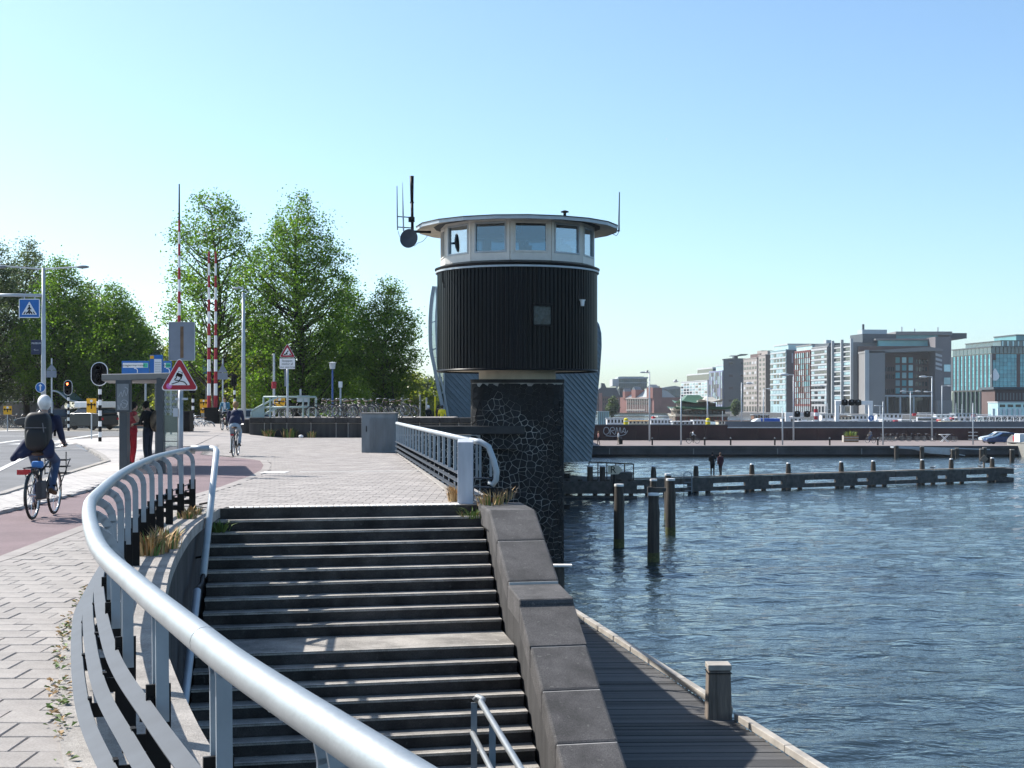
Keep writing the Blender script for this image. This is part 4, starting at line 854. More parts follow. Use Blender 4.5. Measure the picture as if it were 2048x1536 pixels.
# ------------------------------------------------------------------ bicycles (wheels at y=-.55 and y=.55, facing +y)
def wheel_meshes():
    ty = MB().torus((0, 0, 0), .335, .02, 'X', 36, 8).mesh('tyre', rubber, True); m = MB(); m.torus((0, 0, 0), .312, .012, 'X', 32, 6); rim = m.mesh('rim', chrome, True)
    m = MB(); 
    for k in range(20): a = 2 * math.pi * k / 20; m.bar((.02 if k % 2 else -.02, .02 * math.cos(a), .02 * math.sin(a)), (0, .31 * math.cos(a + .2), .31 * math.sin(a + .2)), .004, .004)
    m.tube([(-.05, 0, 0), (.05, 0, 0)], .02, 8); return ty, rim, m.mesh('spokes', chrome)
WM = wheel_meshes()
def bicycle(label, loc, rz, paint=None, group=None, full=True):
    paint = paint or bikeblk; b = thing('bicycle', label, 'bicycle', loc, rz, group)
    for y in (-.54, .55):
        wh = inst(WM[0], 'wheel', b, (0, y, .355)); inst(WM[1], 'rim', wh); inst(WM[2], 'spokes', wh)
    m = MB(); bb = V(0, -.05, .3); st_ = V(0, -.22, .82); hd = V(0, .36, .86)
    m.tube([bb, st_], .018, 8); m.tube([bb, V(0, .40, .72)], .02, 8); m.tube([V(0, -.17, .66), hd], .018, 8); m.tube([hd, V(0, .41, .68)], .022, 8)
    for x in (-.045, .045): m.tube([bb + V(x * .7, 0, 0), V(x, -.54, .355)], .011, 6); m.tube([V(x * .4, -.2, .74), V(x, -.54, .355)], .01, 6)
    m.build('frame', paint, b, smooth=True)
    m = MB()
    for x in (-.05, .05): m.tube([V(x * .6, .415, .70), V(x, .5, .45), V(x, .55, .355)], .012, 6)
    m.tube([V(0, .41, .68), V(0, .335, 1.0)], .014, 8); m.build('fork', paint, b, smooth=True)
    m = MB(); m.tube(spline([V(-.29, .16, 1.07), V(-.27, .27, 1.07), V(-.12, .34, 1.03), V(0, .345, 1.01), V(.12, .34, 1.03), V(.27, .27, 1.07), V(.29, .16, 1.07)], 4), .012, 6); m.build('handlebar', chrome, b, smooth=True)
    m = MB(); m.tube([V(-.29, .17, 1.07), V(-.285, .06, 1.065)], .018, 8); m.tube([V(.29, .17, 1.07), V(.285, .06, 1.065)], .018, 8); m.build('grip', rubber, b)
    m = MB(); m.tube([st_, st_ + V(0, -.03, .1)], .013, 6); m.ell(V(0, -.27, .95), (.1, .1, .035), 12, 6); m.ell(V(0, -.14, .955), (.04, .12, .025), 10, 6); m.build('saddle', saddle_, b, smooth=True)
    m = MB(); m.torus((0, -.54, .355), .375, .018, 'X', 18, 5, a0=R(20), a1=R(200)); m.build('mudguard', paint, b, smooth=True); m = MB(); m.torus((0, .55, .355), .372, .016, 'X', 14, 5, a0=R(10), a1=R(150)); m.build('mudguard', paint, b, smooth=True)
    if full:
        m = MB(); 
        for x in (-.06, .06): m.tube([V(x, -.28, .76), V(x, -.78, .755)], .008, 5); m.tube([V(x, -.72, .755), V(x * .9, -.54, .355)], .007, 5)
        for y in (-.3, -.45, -.6, -.77): m.tube([V(-.07, y, .757), V(.07, y, .757)], .007, 5)
        m.build('luggage_rack', paint, b); m = MB(); m.box((0, -.8, .72), (.1, .03, .045)); m.build('tail_light', redlens, b)
        m = MB(); m.box((.06, -.26, .33), (.02, .6, .11)); m.build('chain_case', paint, b, bevel=.01); m = MB(); m.tube([V(.09, -.05, .3), V(.09, -.02, .47)], .01, 5); m.tube([V(-.09, -.05, .3), V(-.09, -.08, .13)], .01, 5); m.box((.14, -.02, .47), (.1, .08, .025)); m.box((-.14, -.08, .13), (.1, .08, .025)); m.build('pedal', blacksteel, b)
    return b
# ------------------------------------------------------------------ cars
def car(label, loc, rz, paint, van=False, L=4.3, W2=.88, H=1.48, cat='car'):
    b = thing('parked_car' if not van else 'parked_van', label, cat, loc, rz)
    h1 = .92 if not van else 1.15; hl = L / 2
    side = [(-hl, .35), (-hl + .02, h1 - .12), (-hl + .25, h1), (-hl + .95, h1 + .06), (hl - 1.15 if not van else hl - .55, h1 + .02), (hl - .25, h1 - .14), (hl, .6), (hl - .02, .32), (hl - .4, .24), (-hl + .3, .24)]
    m = MB(); m.extr([(-W2, y, z) for y, z in side], (2 * W2, 0, 0)); bd = m.build('body', paint, b, bevel=.07, seg=3)
    if van: cab = [(-hl + .05, h1 - .05), (-hl + .1, H - .08), (-hl + .3, H), (hl - 1.2, H), (hl - .6, h1)]
    else: cab = [(-hl + .12, h1 - .02), (-hl + .55, H - .06), (-hl + 1.0, H), (hl - 2.1, H), (hl - 1.2, h1)]
    n = len(cab); A = [V(-W2 + .05, y, z) if z < h1 + .1 else V(-W2 + .2, y, z) for y, z in cab]; B = [V(-p.x, p.y, p.z) for p in A]; m = MB(); m.add(A + B, [tuple(range(n - 1, -1, -1)), tuple(range(n, 2 * n))] + [(i, (i + 1) % n, n + (i + 1) % n, n + i) for i in range(n)]); cb = m.build('cabin', paint, b, bevel=.06, seg=3)
    m = MB()
    for s_ in (-1, 1):
        q = [V(s_ * (W2 - .04), cab[0][0] + .25, h1 + .06), V(s_ * (W2 - .04), cab[-1][0] - .2, h1 + .06), V(s_ * (W2 - .165), cab[-2][0] - .05, H - .1), V(s_ * (W2 - .165), cab[1][0] + .18, H - .1)]; m.extr(q if s_ > 0 else q[::-1], (s_ * .02, 0, 0))
    y0, z0_, y1, z1_ = cab[0][0], cab[0][1] + .1, cab[1][0], cab[1][1] - .06; m.extr([V(-W2 + .22, y0 - .03, z0_), V(W2 - .22, y0 - .03, z0_), V(W2 - .3, y1 - .03, z1_), V(-W2 + .3, y1 - .03, z1_)], (0, .03, 0)); y0, z0_, y1, z1_ = cab[-1][0], cab[-1][1] + .05, cab[-2][0], cab[-2][1] - .05; m.extr([V(-W2 + .2, y0 + .03, z0_), V(W2 - .2, y0 + .03, z0_), V(W2 - .28, y1 + .03, z1_), V(-W2 + .28, y1 + .03, z1_)], (0, -.03, 0))
    m.build('window', darkglass, b)
    for y in (-hl + .8, hl - .85):
        for s_ in (-1, 1): wmb = MB(); wmb.torus((s_ * (W2 - .08), y, .31), .23, .085, 'X', 20, 8); wmb.tube([(s_ * (W2 - .14), y, .31), (s_ * (W2 - .05), y, .31)], .17, 12); wmb.build('wheel', rubber, b, smooth=True)
    for s_ in (-1, 1): MB().box((s_ * (W2 - .18), hl - .03, .66), (.28, .06, .13)).build('headlight', lightglass, b); MB().box((s_ * (W2 - .14), -hl + .01, .78), (.18, .06, .16)).build('tail_light', redlens, b)
    return b
def superell(mb, c, r, e=.5, n=20, m=14):
    f = lambda v: math.copysign(abs(v) ** e, v); c = Vector(c); vs_ = []
    for i in range(m + 1):
        t = math.pi * i / m
        for k in range(n): a = 2 * math.pi * k / n; vs_.append(c + Vector((r[0] * f(math.sin(t)) * f(math.cos(a)), r[1] * f(math.sin(t)) * f(math.sin(a)), r[2] * f(math.cos(t)))))
    mb.add(vs_, [(i * n + k, (i + 1) * n + k, (i + 1) * n + (k + 1) % n, i * n + (k + 1) % n) for i in range(m) for k in range(n)])
def pole_mb(h, r0, r1, n=10): return MB().tube([(0, 0, -.05), (0, 0, h)], [r0, r1], n)
# ------------------------------------------------------------------ street furniture on the far pavement
def disc(mb, c, r, th=.03, n=28, mi=0, ry=1.0):          # upright disc facing the camera (-y)
    c = Vector(c); mb.extr([c + V(r * math.cos(2 * math.pi * k / n), 0, r * ry * math.sin(2 * math.pi * k / n)) for k in range(n)][::-1], (0, -th, 0), mi)
def tri(mb, c, s, y, th=.012, mi=0, rr=.06):             # triangle standing on its base, c = middle of base
    h = s * math.sqrt(3) / 2; c = Vector(c); out = []
    for vx, vz in ((-s / 2, 0), (s / 2, 0), (0, h)):
        p = V(vx, 0, vz); g_ = V(0, 0, h / 3); d = (g_ - p).normalized(); a0 = math.atan2(-d.z, -d.x)
        cc = p + d * rr * 2
        for k in (-1, 0, 1): a = a0 + k * R(52); out.append(c + cc + V(math.cos(a), 0, math.sin(a)) * rr + V(0, y, 0))
    mb.extr(out[::-1], (0, -th, 0), mi)
# --- slippery road sign with the back of a plate above it
Zs = 33.7; c = V((361.5 - CX) * Zs / F, Zs, 0); sg = thing('slippery_road_sign', 'red triangular slippery road sign with pink sticker on a grey post', 'traffic sign', c); k = Zs / F
zb_ = EYE + (HY - 781) * k
pole_mb(2.05, .055, .055).build('post', greysteel, sg, smooth=True); m = MB(); tri(m, (-.01, -.07, zb_), .93, 0); tp = m.build('sign_plate', signwhite, sg)
m = MB(); tri(m, (-.01, -.083, zb_ + .02), .875, 0, .006, rr=.055); m.build('red_border', redpaint, sg); m = MB(); tri(m, (-.01, -.09, zb_ + .125), .52, 0, .006, rr=.02); m.build('white_field', signwhite, sg)
m = MB(); cc = V(-.01, -.102, zb_ + .36); Mx = Matrix.Rotation(R(20), 3, 'Y')
for x, z, w2, h in ((0, .0, .15, .075), (0, .06, .11, .05), (-.06, -.05, .03, .03), (.06, -.05, .03, .03)): m.box(cc + Mx @ V(x, 0, z), (w2, .006, h), M=Mx)
m.build('car_pictogram', signblack, sg); m = MB(); m.box(cc + Mx @ V(0, -.005, .06), (.08, .006, .03), M=Mx); m.build('car_window', signwhite, sg)
m = MB()
for x0, z0_ in ((-.06, -.05), (.05, -.07)):
    pts = [cc + V(x0, 0, z0_), cc + V(x0 - .05, 0, z0_ - .06), cc + V(x0 + .06, 0, z0_ - .09), cc + V(x0 + (.13 if x0 > 0 else -.12), 0, z0_ - .16)]; q = spline(pts, 5)
    for a, b in zip(q, q[1:]): m.bar(a, b, .006, .022, up=V(0, 1, 0)) if False else m.tube([a, b], .011, 5)
m.build('skid_marks', signblack, sg); m = MB(); disc(m, (-.255, -.085, zb_ + .105), .068, .01); m.build('sticker', pinkst, sg); m = MB(); text(m, 'VRIJ', .04, (-.255, -.097, zb_ + .105), (1, 0, 0), (0, 0, 1)); m.build('sticker_lettering', signwhite, sg)
m = MB(); m.box((-.11, -.03, 1.5), (.12, .05, .2)); m.box((.02, -.02, 1.82), (.3, .04, .05)); m.build('clamp', palesteel, sg)
Zs2 = 35.2; c = V((364 - CX) * Zs2 / F, Zs2, 0); k2 = Zs2 / F; bk = thing('sign_back', 'blank grey back of a rectangular sign above the triangular sign', 'traffic sign', c)
z0_, z1_ = EYE + (HY - 720) * k2, EYE + (HY - 645) * k2; hw_ = 25 * k2; f_ = MB().b2(-hw_, hw_, -.03, .0, z0_, z1_).build('back_plate', signback, bk, bevel=.008)
m = MB(); m.b2(-hw_ - .012, -hw_, -.045, .02, z0_, z1_); m.b2(hw_, hw_ + .012, -.045, .02, z0_, z1_); m.b2(-hw_ - .012, hw_ + .012, -.045, .02, z1_, z1_ + .012); m.b2(-hw_ - .012, hw_ + .012, -.045, .02, z0_ - .012, z0_); m.build('folded_rim', palesteel, bk)
m = MB(); m.b2(-.035, .045, -.034, -.031, z0_ + .05, z1_ - .1); m.build('rust_streak', rust, bk); pole_mb(z0_ + .3, .03, .03).build('post', greysteel, bk)
# --- bus shelter
sh = thing('bus_shelter', 'dark grey bus shelter with scratched glass and graffiti', 'bus shelter', (0, 0, 0)); shm = mat('shelter_paint', (.04, .05, .06), .45, var=.12)
def GP(x, y, Z): return P(x, y, Z)
a, b = P(248, 945, 35.3), P(319, 945, 35.0)
MB().b2(a.x - .095, a.x + .095, 35.2, 35.5, 0, 1.92).build('post', shm, sh, bevel=.01); MB().b2(b.x - .08, b.x + .08, 35.0, 35.3, 0, 2.35).build('post', shm, sh, bevel=.01)
ax_ = V(-.235, .972, 0)
def SX(x, d, z): return V(x, 35.3, z) + ax_ * d
for d_ in (1.7, 3.4, 5.1): m = MB(); q_ = SX(a.x - .02, d_, 0); m.b2(q_.x - .04, q_.x + .04, q_.y - .04, q_.y + .04, 0, 2.3); m.build('rear_mullion', shm, sh); m = MB(); q_ = SX(b.x, d_, 0); m.b2(q_.x - .04, q_.x + .04, q_.y - .04, q_.y + .04, 0, 2.3) if d_ > 5 else m.b2(q_.x - .03, q_.x + .03, q_.y - .03, q_.y + .03, 2.2, 2.31); m.build('mullion', shm, sh)
m = MB(); m.extr([SX(a.x - .02, .15, .3), SX(a.x - .02, 5.1, .3), SX(a.x - .02, 5.1, 2.2), SX(a.x - .02, .15, 2.2)], (.012, 0, 0)); m.build('rear_glass', shglass, sh)
MB().b2(a.x - .17, a.x + .2, 35.15, 35.3, 1.5, 2.3).build('advert_panel', shm, sh, bevel=.01); MB().b2(a.x - .13, a.x + .16, 35.135, 35.15, 1.55, 2.2).build('poster_pane', cabgrey, sh)
m = MB()
def scrawl(mb, o_, s_, pts, r, y=0): mb.tube(spline([Vector(o_) + V(x * s_, y, z * s_) for x, z in pts], 6), r, 5)
scrawl(m, (a.x - .1, 35.12, 1.58), .32, [(0, .3), (.1, 0), (.25, .45), (.35, .1), (.6, .15), (.75, .5), (.5, .7), (.3, .55), (.7, .35)], .007); scrawl(m, (a.x - .08, 35.12, 1.82), .3, [(0, .2), (.2, .6), (.3, .2), (.45, .75), (.6, .3), (.75, .8), (.5, 1.0)], .007); m.build('graffiti', palesteel, sh)
zc = 2.3; m = MB(); m.extr([P(203, 752, 36.4) * 1, V(b.x + .3, 34.8, zc), SX(b.x + .25, 5.6, zc), SX(a.x - .6, 5.6, zc)], (0, 0, .17)); m.v = [(x, y, zc + (.17 if k_ >= 4 else 0)) for k_, (x, y, z) in enumerate(m.v)]; m.build('roof', shm, sh, bevel=.02)
x0, x1 = b.x + .09, b.x + .42; m = MB(); m.b2(x0, x1, 35.1, 35.112, .5, 2.28); m.build('wing_glass', shglass, sh); m = MB(); m.b2(x0, x1, 35.113, 35.125, 1.0, 1.42); m.build('lower_panel', cabgrey, sh); MB().b2(x1, x1 + .03, 35.08, 35.13, .1, 2.28).build('wing_edge', woodl, sh)
m = MB()
for z, n_ in ((2.1, 3), (1.92, 4), (1.76, 4), (1.62, 4), (1.52, 4)):
    for i in range(n_): q = V(x0 + (x1 - x0) * (i + .5) / n_, 35.09, z); m.tube(spline([q + V(-.04, 0, -.03), q + V(-.02, 0, .04), q + V(.0, 0, -.04), q + V(.02, 0, .04), q + V(.04, 0, -.02)], 4), .006, 4)
m.build('scratched_lettering', palesteel, sh); m = MB(); m.bar((x0, 35.1, .5), (x1, 35.1, .5), .03, .04); m.bar((x0, 35.1, .78), (x1, 35.1, .78), .02, .02); m.build('glass_rail', shm, sh)
# --- bus stop board, blue direction signs on a gantry behind
c = V((313 - CX) * 45 / F, 45, 0); bs = thing('bus_stop_board', 'blue bus stop board with white timetable and orange square', 'sign', c); k = 45 / F; z0_, z1_ = EYE + (HY - 748) * k, EYE + (HY - 710) * k
MB().b2(-.2, .2, -.05, .03, z0_, z1_).build('board', signblue, bs, bevel=.01); pole_mb(z0_, .05, .05).build('post', shm, bs); MB().b2(-.06, .17, -.058, -.05, z0_ + .02, z1_ - .13).build('timetable', signwhite, bs); MB().b2(-.19, -.07, -.058, -.05, z1_ - .12, z1_ - .02).build('orange_square', yellow, bs)
m = MB()
for i in range(6): m.b2(-.04, .15, -.062, -.058, z0_ + .06 + i * .06, z0_ + .075 + i * .06)
m.build('printed_lines', cabgrey, bs)
Zg = 72; k = Zg / F
def bluesign(x0, x1, y0, y1, nm, lab, txt1):
    c = V(((x0 + x1) / 2 - CX) * k, Zg, 0); t_ = thing('direction_sign', lab, 'road sign', c); w2 = (x1 - x0) * k / 2; z0_, z1_ = EYE + (HY - y1) * k, EYE + (HY - y0) * k
    MB().b2(-w2, w2, -.06, .0, z0_, z1_).build('sign_board', signblue, t_, bevel=.02); MB().b2(-w2 + .06, w2 - .06, -.07, -.06, z1_ - .34, z1_ - .1).build('white_band', signwhite, t_); MB().b2(w2 - .3, w2 - .07, -.078, -.07, z1_ - .33, z1_ - .11).build('green_box', green_, t_)
    m = MB(); text(m, txt1, .17, (-.15, -.075, z1_ - .22), (1, 0, 0), (0, 0, 1)); m.build('lettering', signblack, t_)
    m = MB(); m.tube(spline([V(.1, -.07, z0_ + .06), V(.1, -.07, z0_ + .2), V(.02, -.07, z0_ + .28), V(-.06, -.07, z0_ + .28)], 4), .025, 6); m.build('arrow', signwhite, t_)
    for x in (-w2 * .6, w2 * .7): pole_mb(z0_, .05, .05).build('post', greysteel, t_).location = (x, .05, 0)
    return t_
bluesign(244, 299, 722, 748, 0, 'wide blue direction sign with white band and bent arrow', 'Passagiersterminal'); bluesign(327, 344, 722, 748, 0, 'narrow blue direction sign partly behind the triangular sign', 'Centrum')
Zg = 120; k = Zg / F; bluesign(406, 436, 718, 748, 0, 'blue road sign behind the two striped barrier poles', 'Noord')
# --- pedestrian crossing sign on a mast with arm and street lamps
Zm = 54; k = Zm / F; c = V((87 - CX) * k, Zm, 0); ms = thing('signal_mast', 'tall grey mast with long arm and twin street lamp', 'street lamp', c); zt_ = EYE + (HY - 536) * k
pole_mb(zt_, .11, .06).build('mast', palesteel, ms, smooth=True)
za = EYE + (HY - 591) * k; m = MB(); m.tube([(0, 0, za), (-2.4, 0, za + .03)], .06, 8); m.build('sign_arm', palesteel, ms, smooth=True)
m = MB(); m.tube(spline([V(-1.75, 0, zt_ + .1), V(-.6, 0, zt_), V(0, 0, zt_ - .04), V(.6, 0, zt_ + .0), V(1.35, 0, zt_ + .04)], 4), .028, 6); m.build('lamp_arm', palesteel, ms)
for x0, x1 in ((1.25, 1.72), (-1.9, -1.4)): m = MB(); m.ell(((x0 + x1) / 2, 0, zt_ + .04), (.26, .12, .065), 12, 8); m.build('lamp_head', cabgrey, ms, smooth=True)
z0_, z1_ = EYE + (HY - 636) * k, EYE + (HY - 598) * k; c = V((60.5 - CX) * k, Zm - .05, 0); ps = thing('crossing_sign', 'square blue pedestrian crossing sign hanging from the mast arm', 'traffic sign', c); w2 = 21 * k
MB().b2(-w2, w2, -.05, 0, z0_, z1_).build('sign_plate', signblue, ps, bevel=.015); m = MB()
for x0, x1, a0, a1 in ((-w2, w2, z1_ - .03, z1_), (-w2, w2, z0_, z0_ + .03), (-w2, -w2 + .03, z0_, z1_), (w2 - .03, w2, z0_, z1_)): m.b2(x0, x1, -.058, -.05, a0, a1)
m.build('white_rim', signwhite, ps); m = MB(); tri(m, (0, -.05, z0_ + .12), .58, 0, .008, rr=.012); m.build('white_triangle', signwhite, ps)
m = MB(); zc = z0_ + .14
for i in range(5): x = -.2 + i * .1; m.extr([(x - .025 + (0 - x) * -.02, -.06, zc), (x + .025, -.06, zc), (x * .75 + .02, -.06, zc + .09), (x * .75 - .02, -.06, zc + .09)], (0, -.006, 0))
for a, b in (((0, .36), (0, .22)), ((0, .22), (-.05, .1)), ((0, .22), (.06, .1)), ((0, .33), (-.07, .24)), ((0, .33), (.07, .25))): m.tube([V(a[0], -.065, z0_ + .1 + a[1] * .9), V(b[0], -.065, z0_ + .1 + b[1] * .9)], .02, 5)
m.ell((0, -.065, z0_ + .46), (.03, .01, .03), 8, 6); m.build('walking_figure', signblack, ps); m = MB(); 
for x in (-.2, .2): m.b2(x - .02, x + .02, -.04, -.01, z1_, za)
m.build('hanger', palesteel, ps)
z0_, z1_ = EYE + (HY - 709) * k, EYE + (HY - 680) * k; c = V((73.5 - CX) * k, Zm - .02, 0); b = thing('navy_sign', 'small dark navy sign with white lettering beside the mast', 'sign', c); MB().b2(-.2, .2, -.04, 0, z0_, z1_).build('sign_plate', navy, b, bevel=.008); m = MB(); text(m, 'MUSEUM', .09, (0, -.045, z1_ - .13), (1, 0, 0), (0, 0, 1)); text(m, '<—', .12, (0, -.045, z1_ - .38), (1, 0, 0), (0, 0, 1)); m.build('lettering', signwhite, b); MB().b2(.18, .24, -.02, .02, z0_ + .1, z0_ + .16).build('bracket', palesteel, b)
z0_ = EYE + (HY - 775) * k; c = V((84 - CX) * k, Zm - .15, 0); b = thing('straight_on_sign', 'round blue sign with white upward arrow on the mast', 'traffic sign', c); m = MB(); disc(m, (0, 0, z0_), .195, .02); m.build('rim', signwhite, b); m = MB(); disc(m, (0, -.02, z0_), .175, .008); m.build('sign_disc', signblue, b)
m = MB(); m.b2(-.022, .022, -.04, -.03, z0_ - .13, z0_ + .06); m.extr([(-.07, -.04, z0_ + .05), (.07, -.04, z0_ + .05), (0, -.04, z0_ + .14)], (0, .01, 0)); m.build('arrow', signwhite, b); MB().b2(-.03, .03, 0, .1, z0_ - .05, z0_ + .05).build('bracket', palesteel, b)
# --- traffic lights
def striped(par, h, r, n, z0_=0, mats=(signblack, whitep)):
    for i in range(n): a, b = z0_ + (h - z0_) * i / n, z0_ + (h - z0_) * (i + 1) / n; MB().tube([(0, 0, a + .002), (0, 0, b - .002)], r, 12).build('pole_band', mats[i % 2], par, smooth=True, auto=40)
def capsule_board(mb, c, w_, h, th, mi=0, n=10):
    c = Vector(c); r = w_ / 2; pts = [c + V(r * math.cos(a), 0, h / 2 - r + r * math.sin(a)) for a in [math.pi * i / n for i in range(n + 1)]] + [c + V(-r * math.cos(a), 0, -h / 2 + r - r * math.sin(a)) for a in [math.pi * i / n for i in range(n + 1)]]; mb.extr(pts[::-1], (0, -th, 0), mi)
def tlight(label, px, ybase, ytop, yhead0, yhead1, wpx, Z, lit=None, back=False):
    k = Z / F; c = V((px - CX) * k, Z, 0); t_ = thing('traffic_light', label, 'traffic light', c); z0_, z1_ = EYE + (HY - yhead1) * k, EYE + (HY - yhead0) * k; w2 = wpx * k
    striped(t_, z0_ + .1, .075, 11); m = MB(); capsule_board(m, (0, -.08, (z0_ + z1_) / 2), w2, z1_ - z0_, .03); m.build('rim_board', signwhite, t_); m = MB(); capsule_board(m, (0, -.11, (z0_ + z1_) / 2), w2 * .9, (z1_ - z0_) * .93, .02); m.build('back_board', signblack, t_)
    hh = (z1_ - z0_)
    for i, nm in enumerate(('red', 'amber', 'green')):
        zc = z1_ - hh * (.26 + .24 * i); m = MB(); m.lathe([(.0, 0), (.105, 0), (.105, .18), (.09, .18), (.085, .02), (0, .02)], n=14); m2 = MB(); m2.add([(p[0], -.13 - p[2], zc + p[1]) for p in m.v], m.f); hd_ = m2.build('lamp_visor', signblack, t_); m3 = MB(); disc(m3, (0, -.14, zc), .085, .01, 14); m3.build('lens', (litred if lit == nm else signblack), hd_)
    return t_
litred = mat('lit_red_lamp', (.9, .1, .03), .4, emit=(1, .16, .05, 14))
tlight('tall striped traffic light with white rimmed oval board, lamps dark', 200, 885, 770, 724, 772, 34, 64.8); tlight('small striped traffic light showing red beyond the cyclist', 137, 850, 790, 760, 791, 17, 96, 'red')
def poleonly(label, px, yt, Z, r=.07, n=11, balls=False):
    k = Z / F; t_ = thing('striped_pole', label, 'pole', V((px - CX) * k, Z, 0)); striped(t_, EYE + (HY - yt) * k, r, n); return t_
poleonly('black and white banded pole behind the cyclist in navy', 469, 772, 88); p2 = poleonly('black and white banded pole between shelter and barrier box', 386, 790, 80)
for par, z in ((bpy.data.objects['striped_pole'], 2.9), (p2, 2.4)): MB().b2(-.17, .17, -.25, -.05, z, z + .75).build('lamp_box', signblack, par, bevel=.05); m = MB(); m.tube([(0, 0, z + .3), (-.35, 0, z + .5), (-.7, 0, z + .5)], .03, 6); m.build('side_arm', palesteel, par)
# --- barrier poles, red and white
def barrier(label, px, ytop, ybot, Z, wpx, n, tip=None):
    k = Z / F; c = V((px - CX) * k, Z, 0); t_ = thing('barrier_pole', label, 'barrier', c, group='raised barrier poles'); z0_, z1_ = EYE + (HY - ybot) * k, EYE + (HY - ytop) * k; r0 = wpx * k / 2
    for i in range(n):
        a, b = z0_ + (z1_ - z0_) * i / n, z0_ + (z1_ - z0_) * (i + 1) / n; ra = r0 * (1 - .5 * i / n); rb = r0 * (1 - .5 * (i + 1) / n); MB().tube([(0, 0, a + .003), (0, 0, b - .003)], [ra, rb], 10).build('pole_band', (redpaint if i % 2 == 0 else signwhite), t_, smooth=True, auto=40)
    if tip: MB().tube([(0, 0, z1_), (0, 0, z1_ + tip)], [r0 * .45, r0 * .3], 8).build('tip_rod', blacksteel, t_)
    MB().tube([(0, 0, -.02), (0, 0, z0_)], r0 * 1.5, 10).build('pivot_post', blacksteel, t_); m = MB(); m.ell((0, -r0 * 1.1, z0_ + (z1_ - z0_) * .38), (.05, .05, .05), 8, 6); m.build('warning_lamp', blacksteel, t_); return t_
barrier('tall raised red and white barrier pole above the grey sign back', 358.5, 440, 845, 75, 8.5, 17, 1.9); barrier('raised red and white barrier pole, farther from the lamp post', 418, 503, 815, 95, 7.6, 13); barrier('raised red and white barrier pole, closer to the lamp post', 431.5, 503, 815, 95, 7.6, 13)
def boxthing(name, label, x0, x1, y0, Z, mt, d=1.0, cat='cabinet'):
    k = Z / F; a, b = (x0 - CX) * k, (x1 - CX) * k; t_ = thing(name, label, cat, V((a + b) / 2, Z, 0)); w2 = (b - a) / 2; h = EYE + (HY - y0) * k
    MB().b2(-w2, w2, 0, d, 0, h - .05).build('housing', mt, t_, bevel=.03); MB().b2(-w2 - .04, w2 + .04, -.04, d + .04, h - .05, h).build('lid', mt, t_, bevel=.02); MB().b2(-w2 * .8, w2 * .8, -.02, 0, .15, h - .25).build('door', mt, t_, bevel=.008); return t_
boxthing('barrier_housing', 'black barrier machine box under the two striped poles', 408, 438, 815, 94.5, blacksteel); boxthing('barrier_housing', 'black machine box behind the slippery road sign', 366, 379, 822, 76, blacksteel)
# --- backs of signs
def backsign(label, px, y0, y1, wpx, ytri, Z, ybase=None):
    k = Z / F; c = V((px - CX) * k, Z, 0); t_ = thing('sign_back', label, 'traffic sign', c); z0_, z1_, z2 = EYE + (HY - y1) * k, EYE + (HY - y0) * k, EYE + (HY - ytri) * k; w2 = wpx * k / 2
    pole_mb(z2 + .3, .04, .04).build('post', palesteel, t_); MB().b2(-w2, w2, -.06, -.03, z0_, z1_).build('plate', signback, t_); m = MB(); m.extr([(-w2, -.06, z1_ + .03), (w2, -.06, z1_ + .03), (0, -.06, z2)], (0, .03, 0)); m.build('triangle_plate', signback, t_); return t_
backsign('grey back of a triangular sign with plate near the mast', 103.5, 741, 755, 20, 728, 75); backsign('grey back of a house shaped sign pair behind the cyclist in navy', 445.5, 746, 759, 20, 728, 80)
# --- yellow diversion signs
def yellowsign(label, px, x0, x1, y0, y1, Z, up=True):
    k = Z / F; c = V((px - CX) * k, Z, 0); t_ = thing('diversion_sign', label, 'traffic sign', c); a, b = (x0 - px) * k, (x1 - px) * k; z0_, z1_ = EYE + (HY - y1) * k, EYE + (HY - y0) * k
    pole_mb(z0_, .03, .03).build('post', palesteel, t_); MB().b2(a, b, -.04, 0, z0_, z1_).build('plate', yellow, t_, bevel=.01); m = MB(); mid = (a + b) / 2; zc = (z0_ + z1_) / 2; w2 = (b - a) / 2
    m.b2(mid - .03, mid + .03, -.05, -.04, zc - (z1_ - z0_) * .22, zc + (z1_ - z0_) * .2); m.b2(mid - w2 * .7, mid + w2 * .7, -.05, -.04, zc + .02, zc + .08)
    for s_ in (-1, 1): m.extr([(mid + s_ * w2 * .95, -.05, zc + .05), (mid + s_ * w2 * .6, -.05, zc + .15), (mid + s_ * w2 * .6, -.05, zc - .05)], (0, .01, 0))
    m.build('arrow', signblack, t_); m = MB(); disc(m, (mid, -.04, z1_ - (z1_ - z0_) * .17), w2 * .28, .01, 16); m.build('round_symbol', signwhite, t_); return t_
yellowsign('yellow diversion sign with double arrow by the tall traffic light', 183, 173.5, 193, 797, 826, 70); yellowsign('yellow diversion sign on the far side of the road by the grey house', 15, 7, 24, 812, 829, 95); yellowsign('yellow diversion sign behind the ramp railing', 558, 548, 570, 796, 813, 82); yellowsign('upper yellow sign beside the barrier machine box', 408, 400, 415, 799, 815, 98); yellowsign('lower yellow sign beside the barrier machine box', 404, 401, 411, 815, 826, 96)
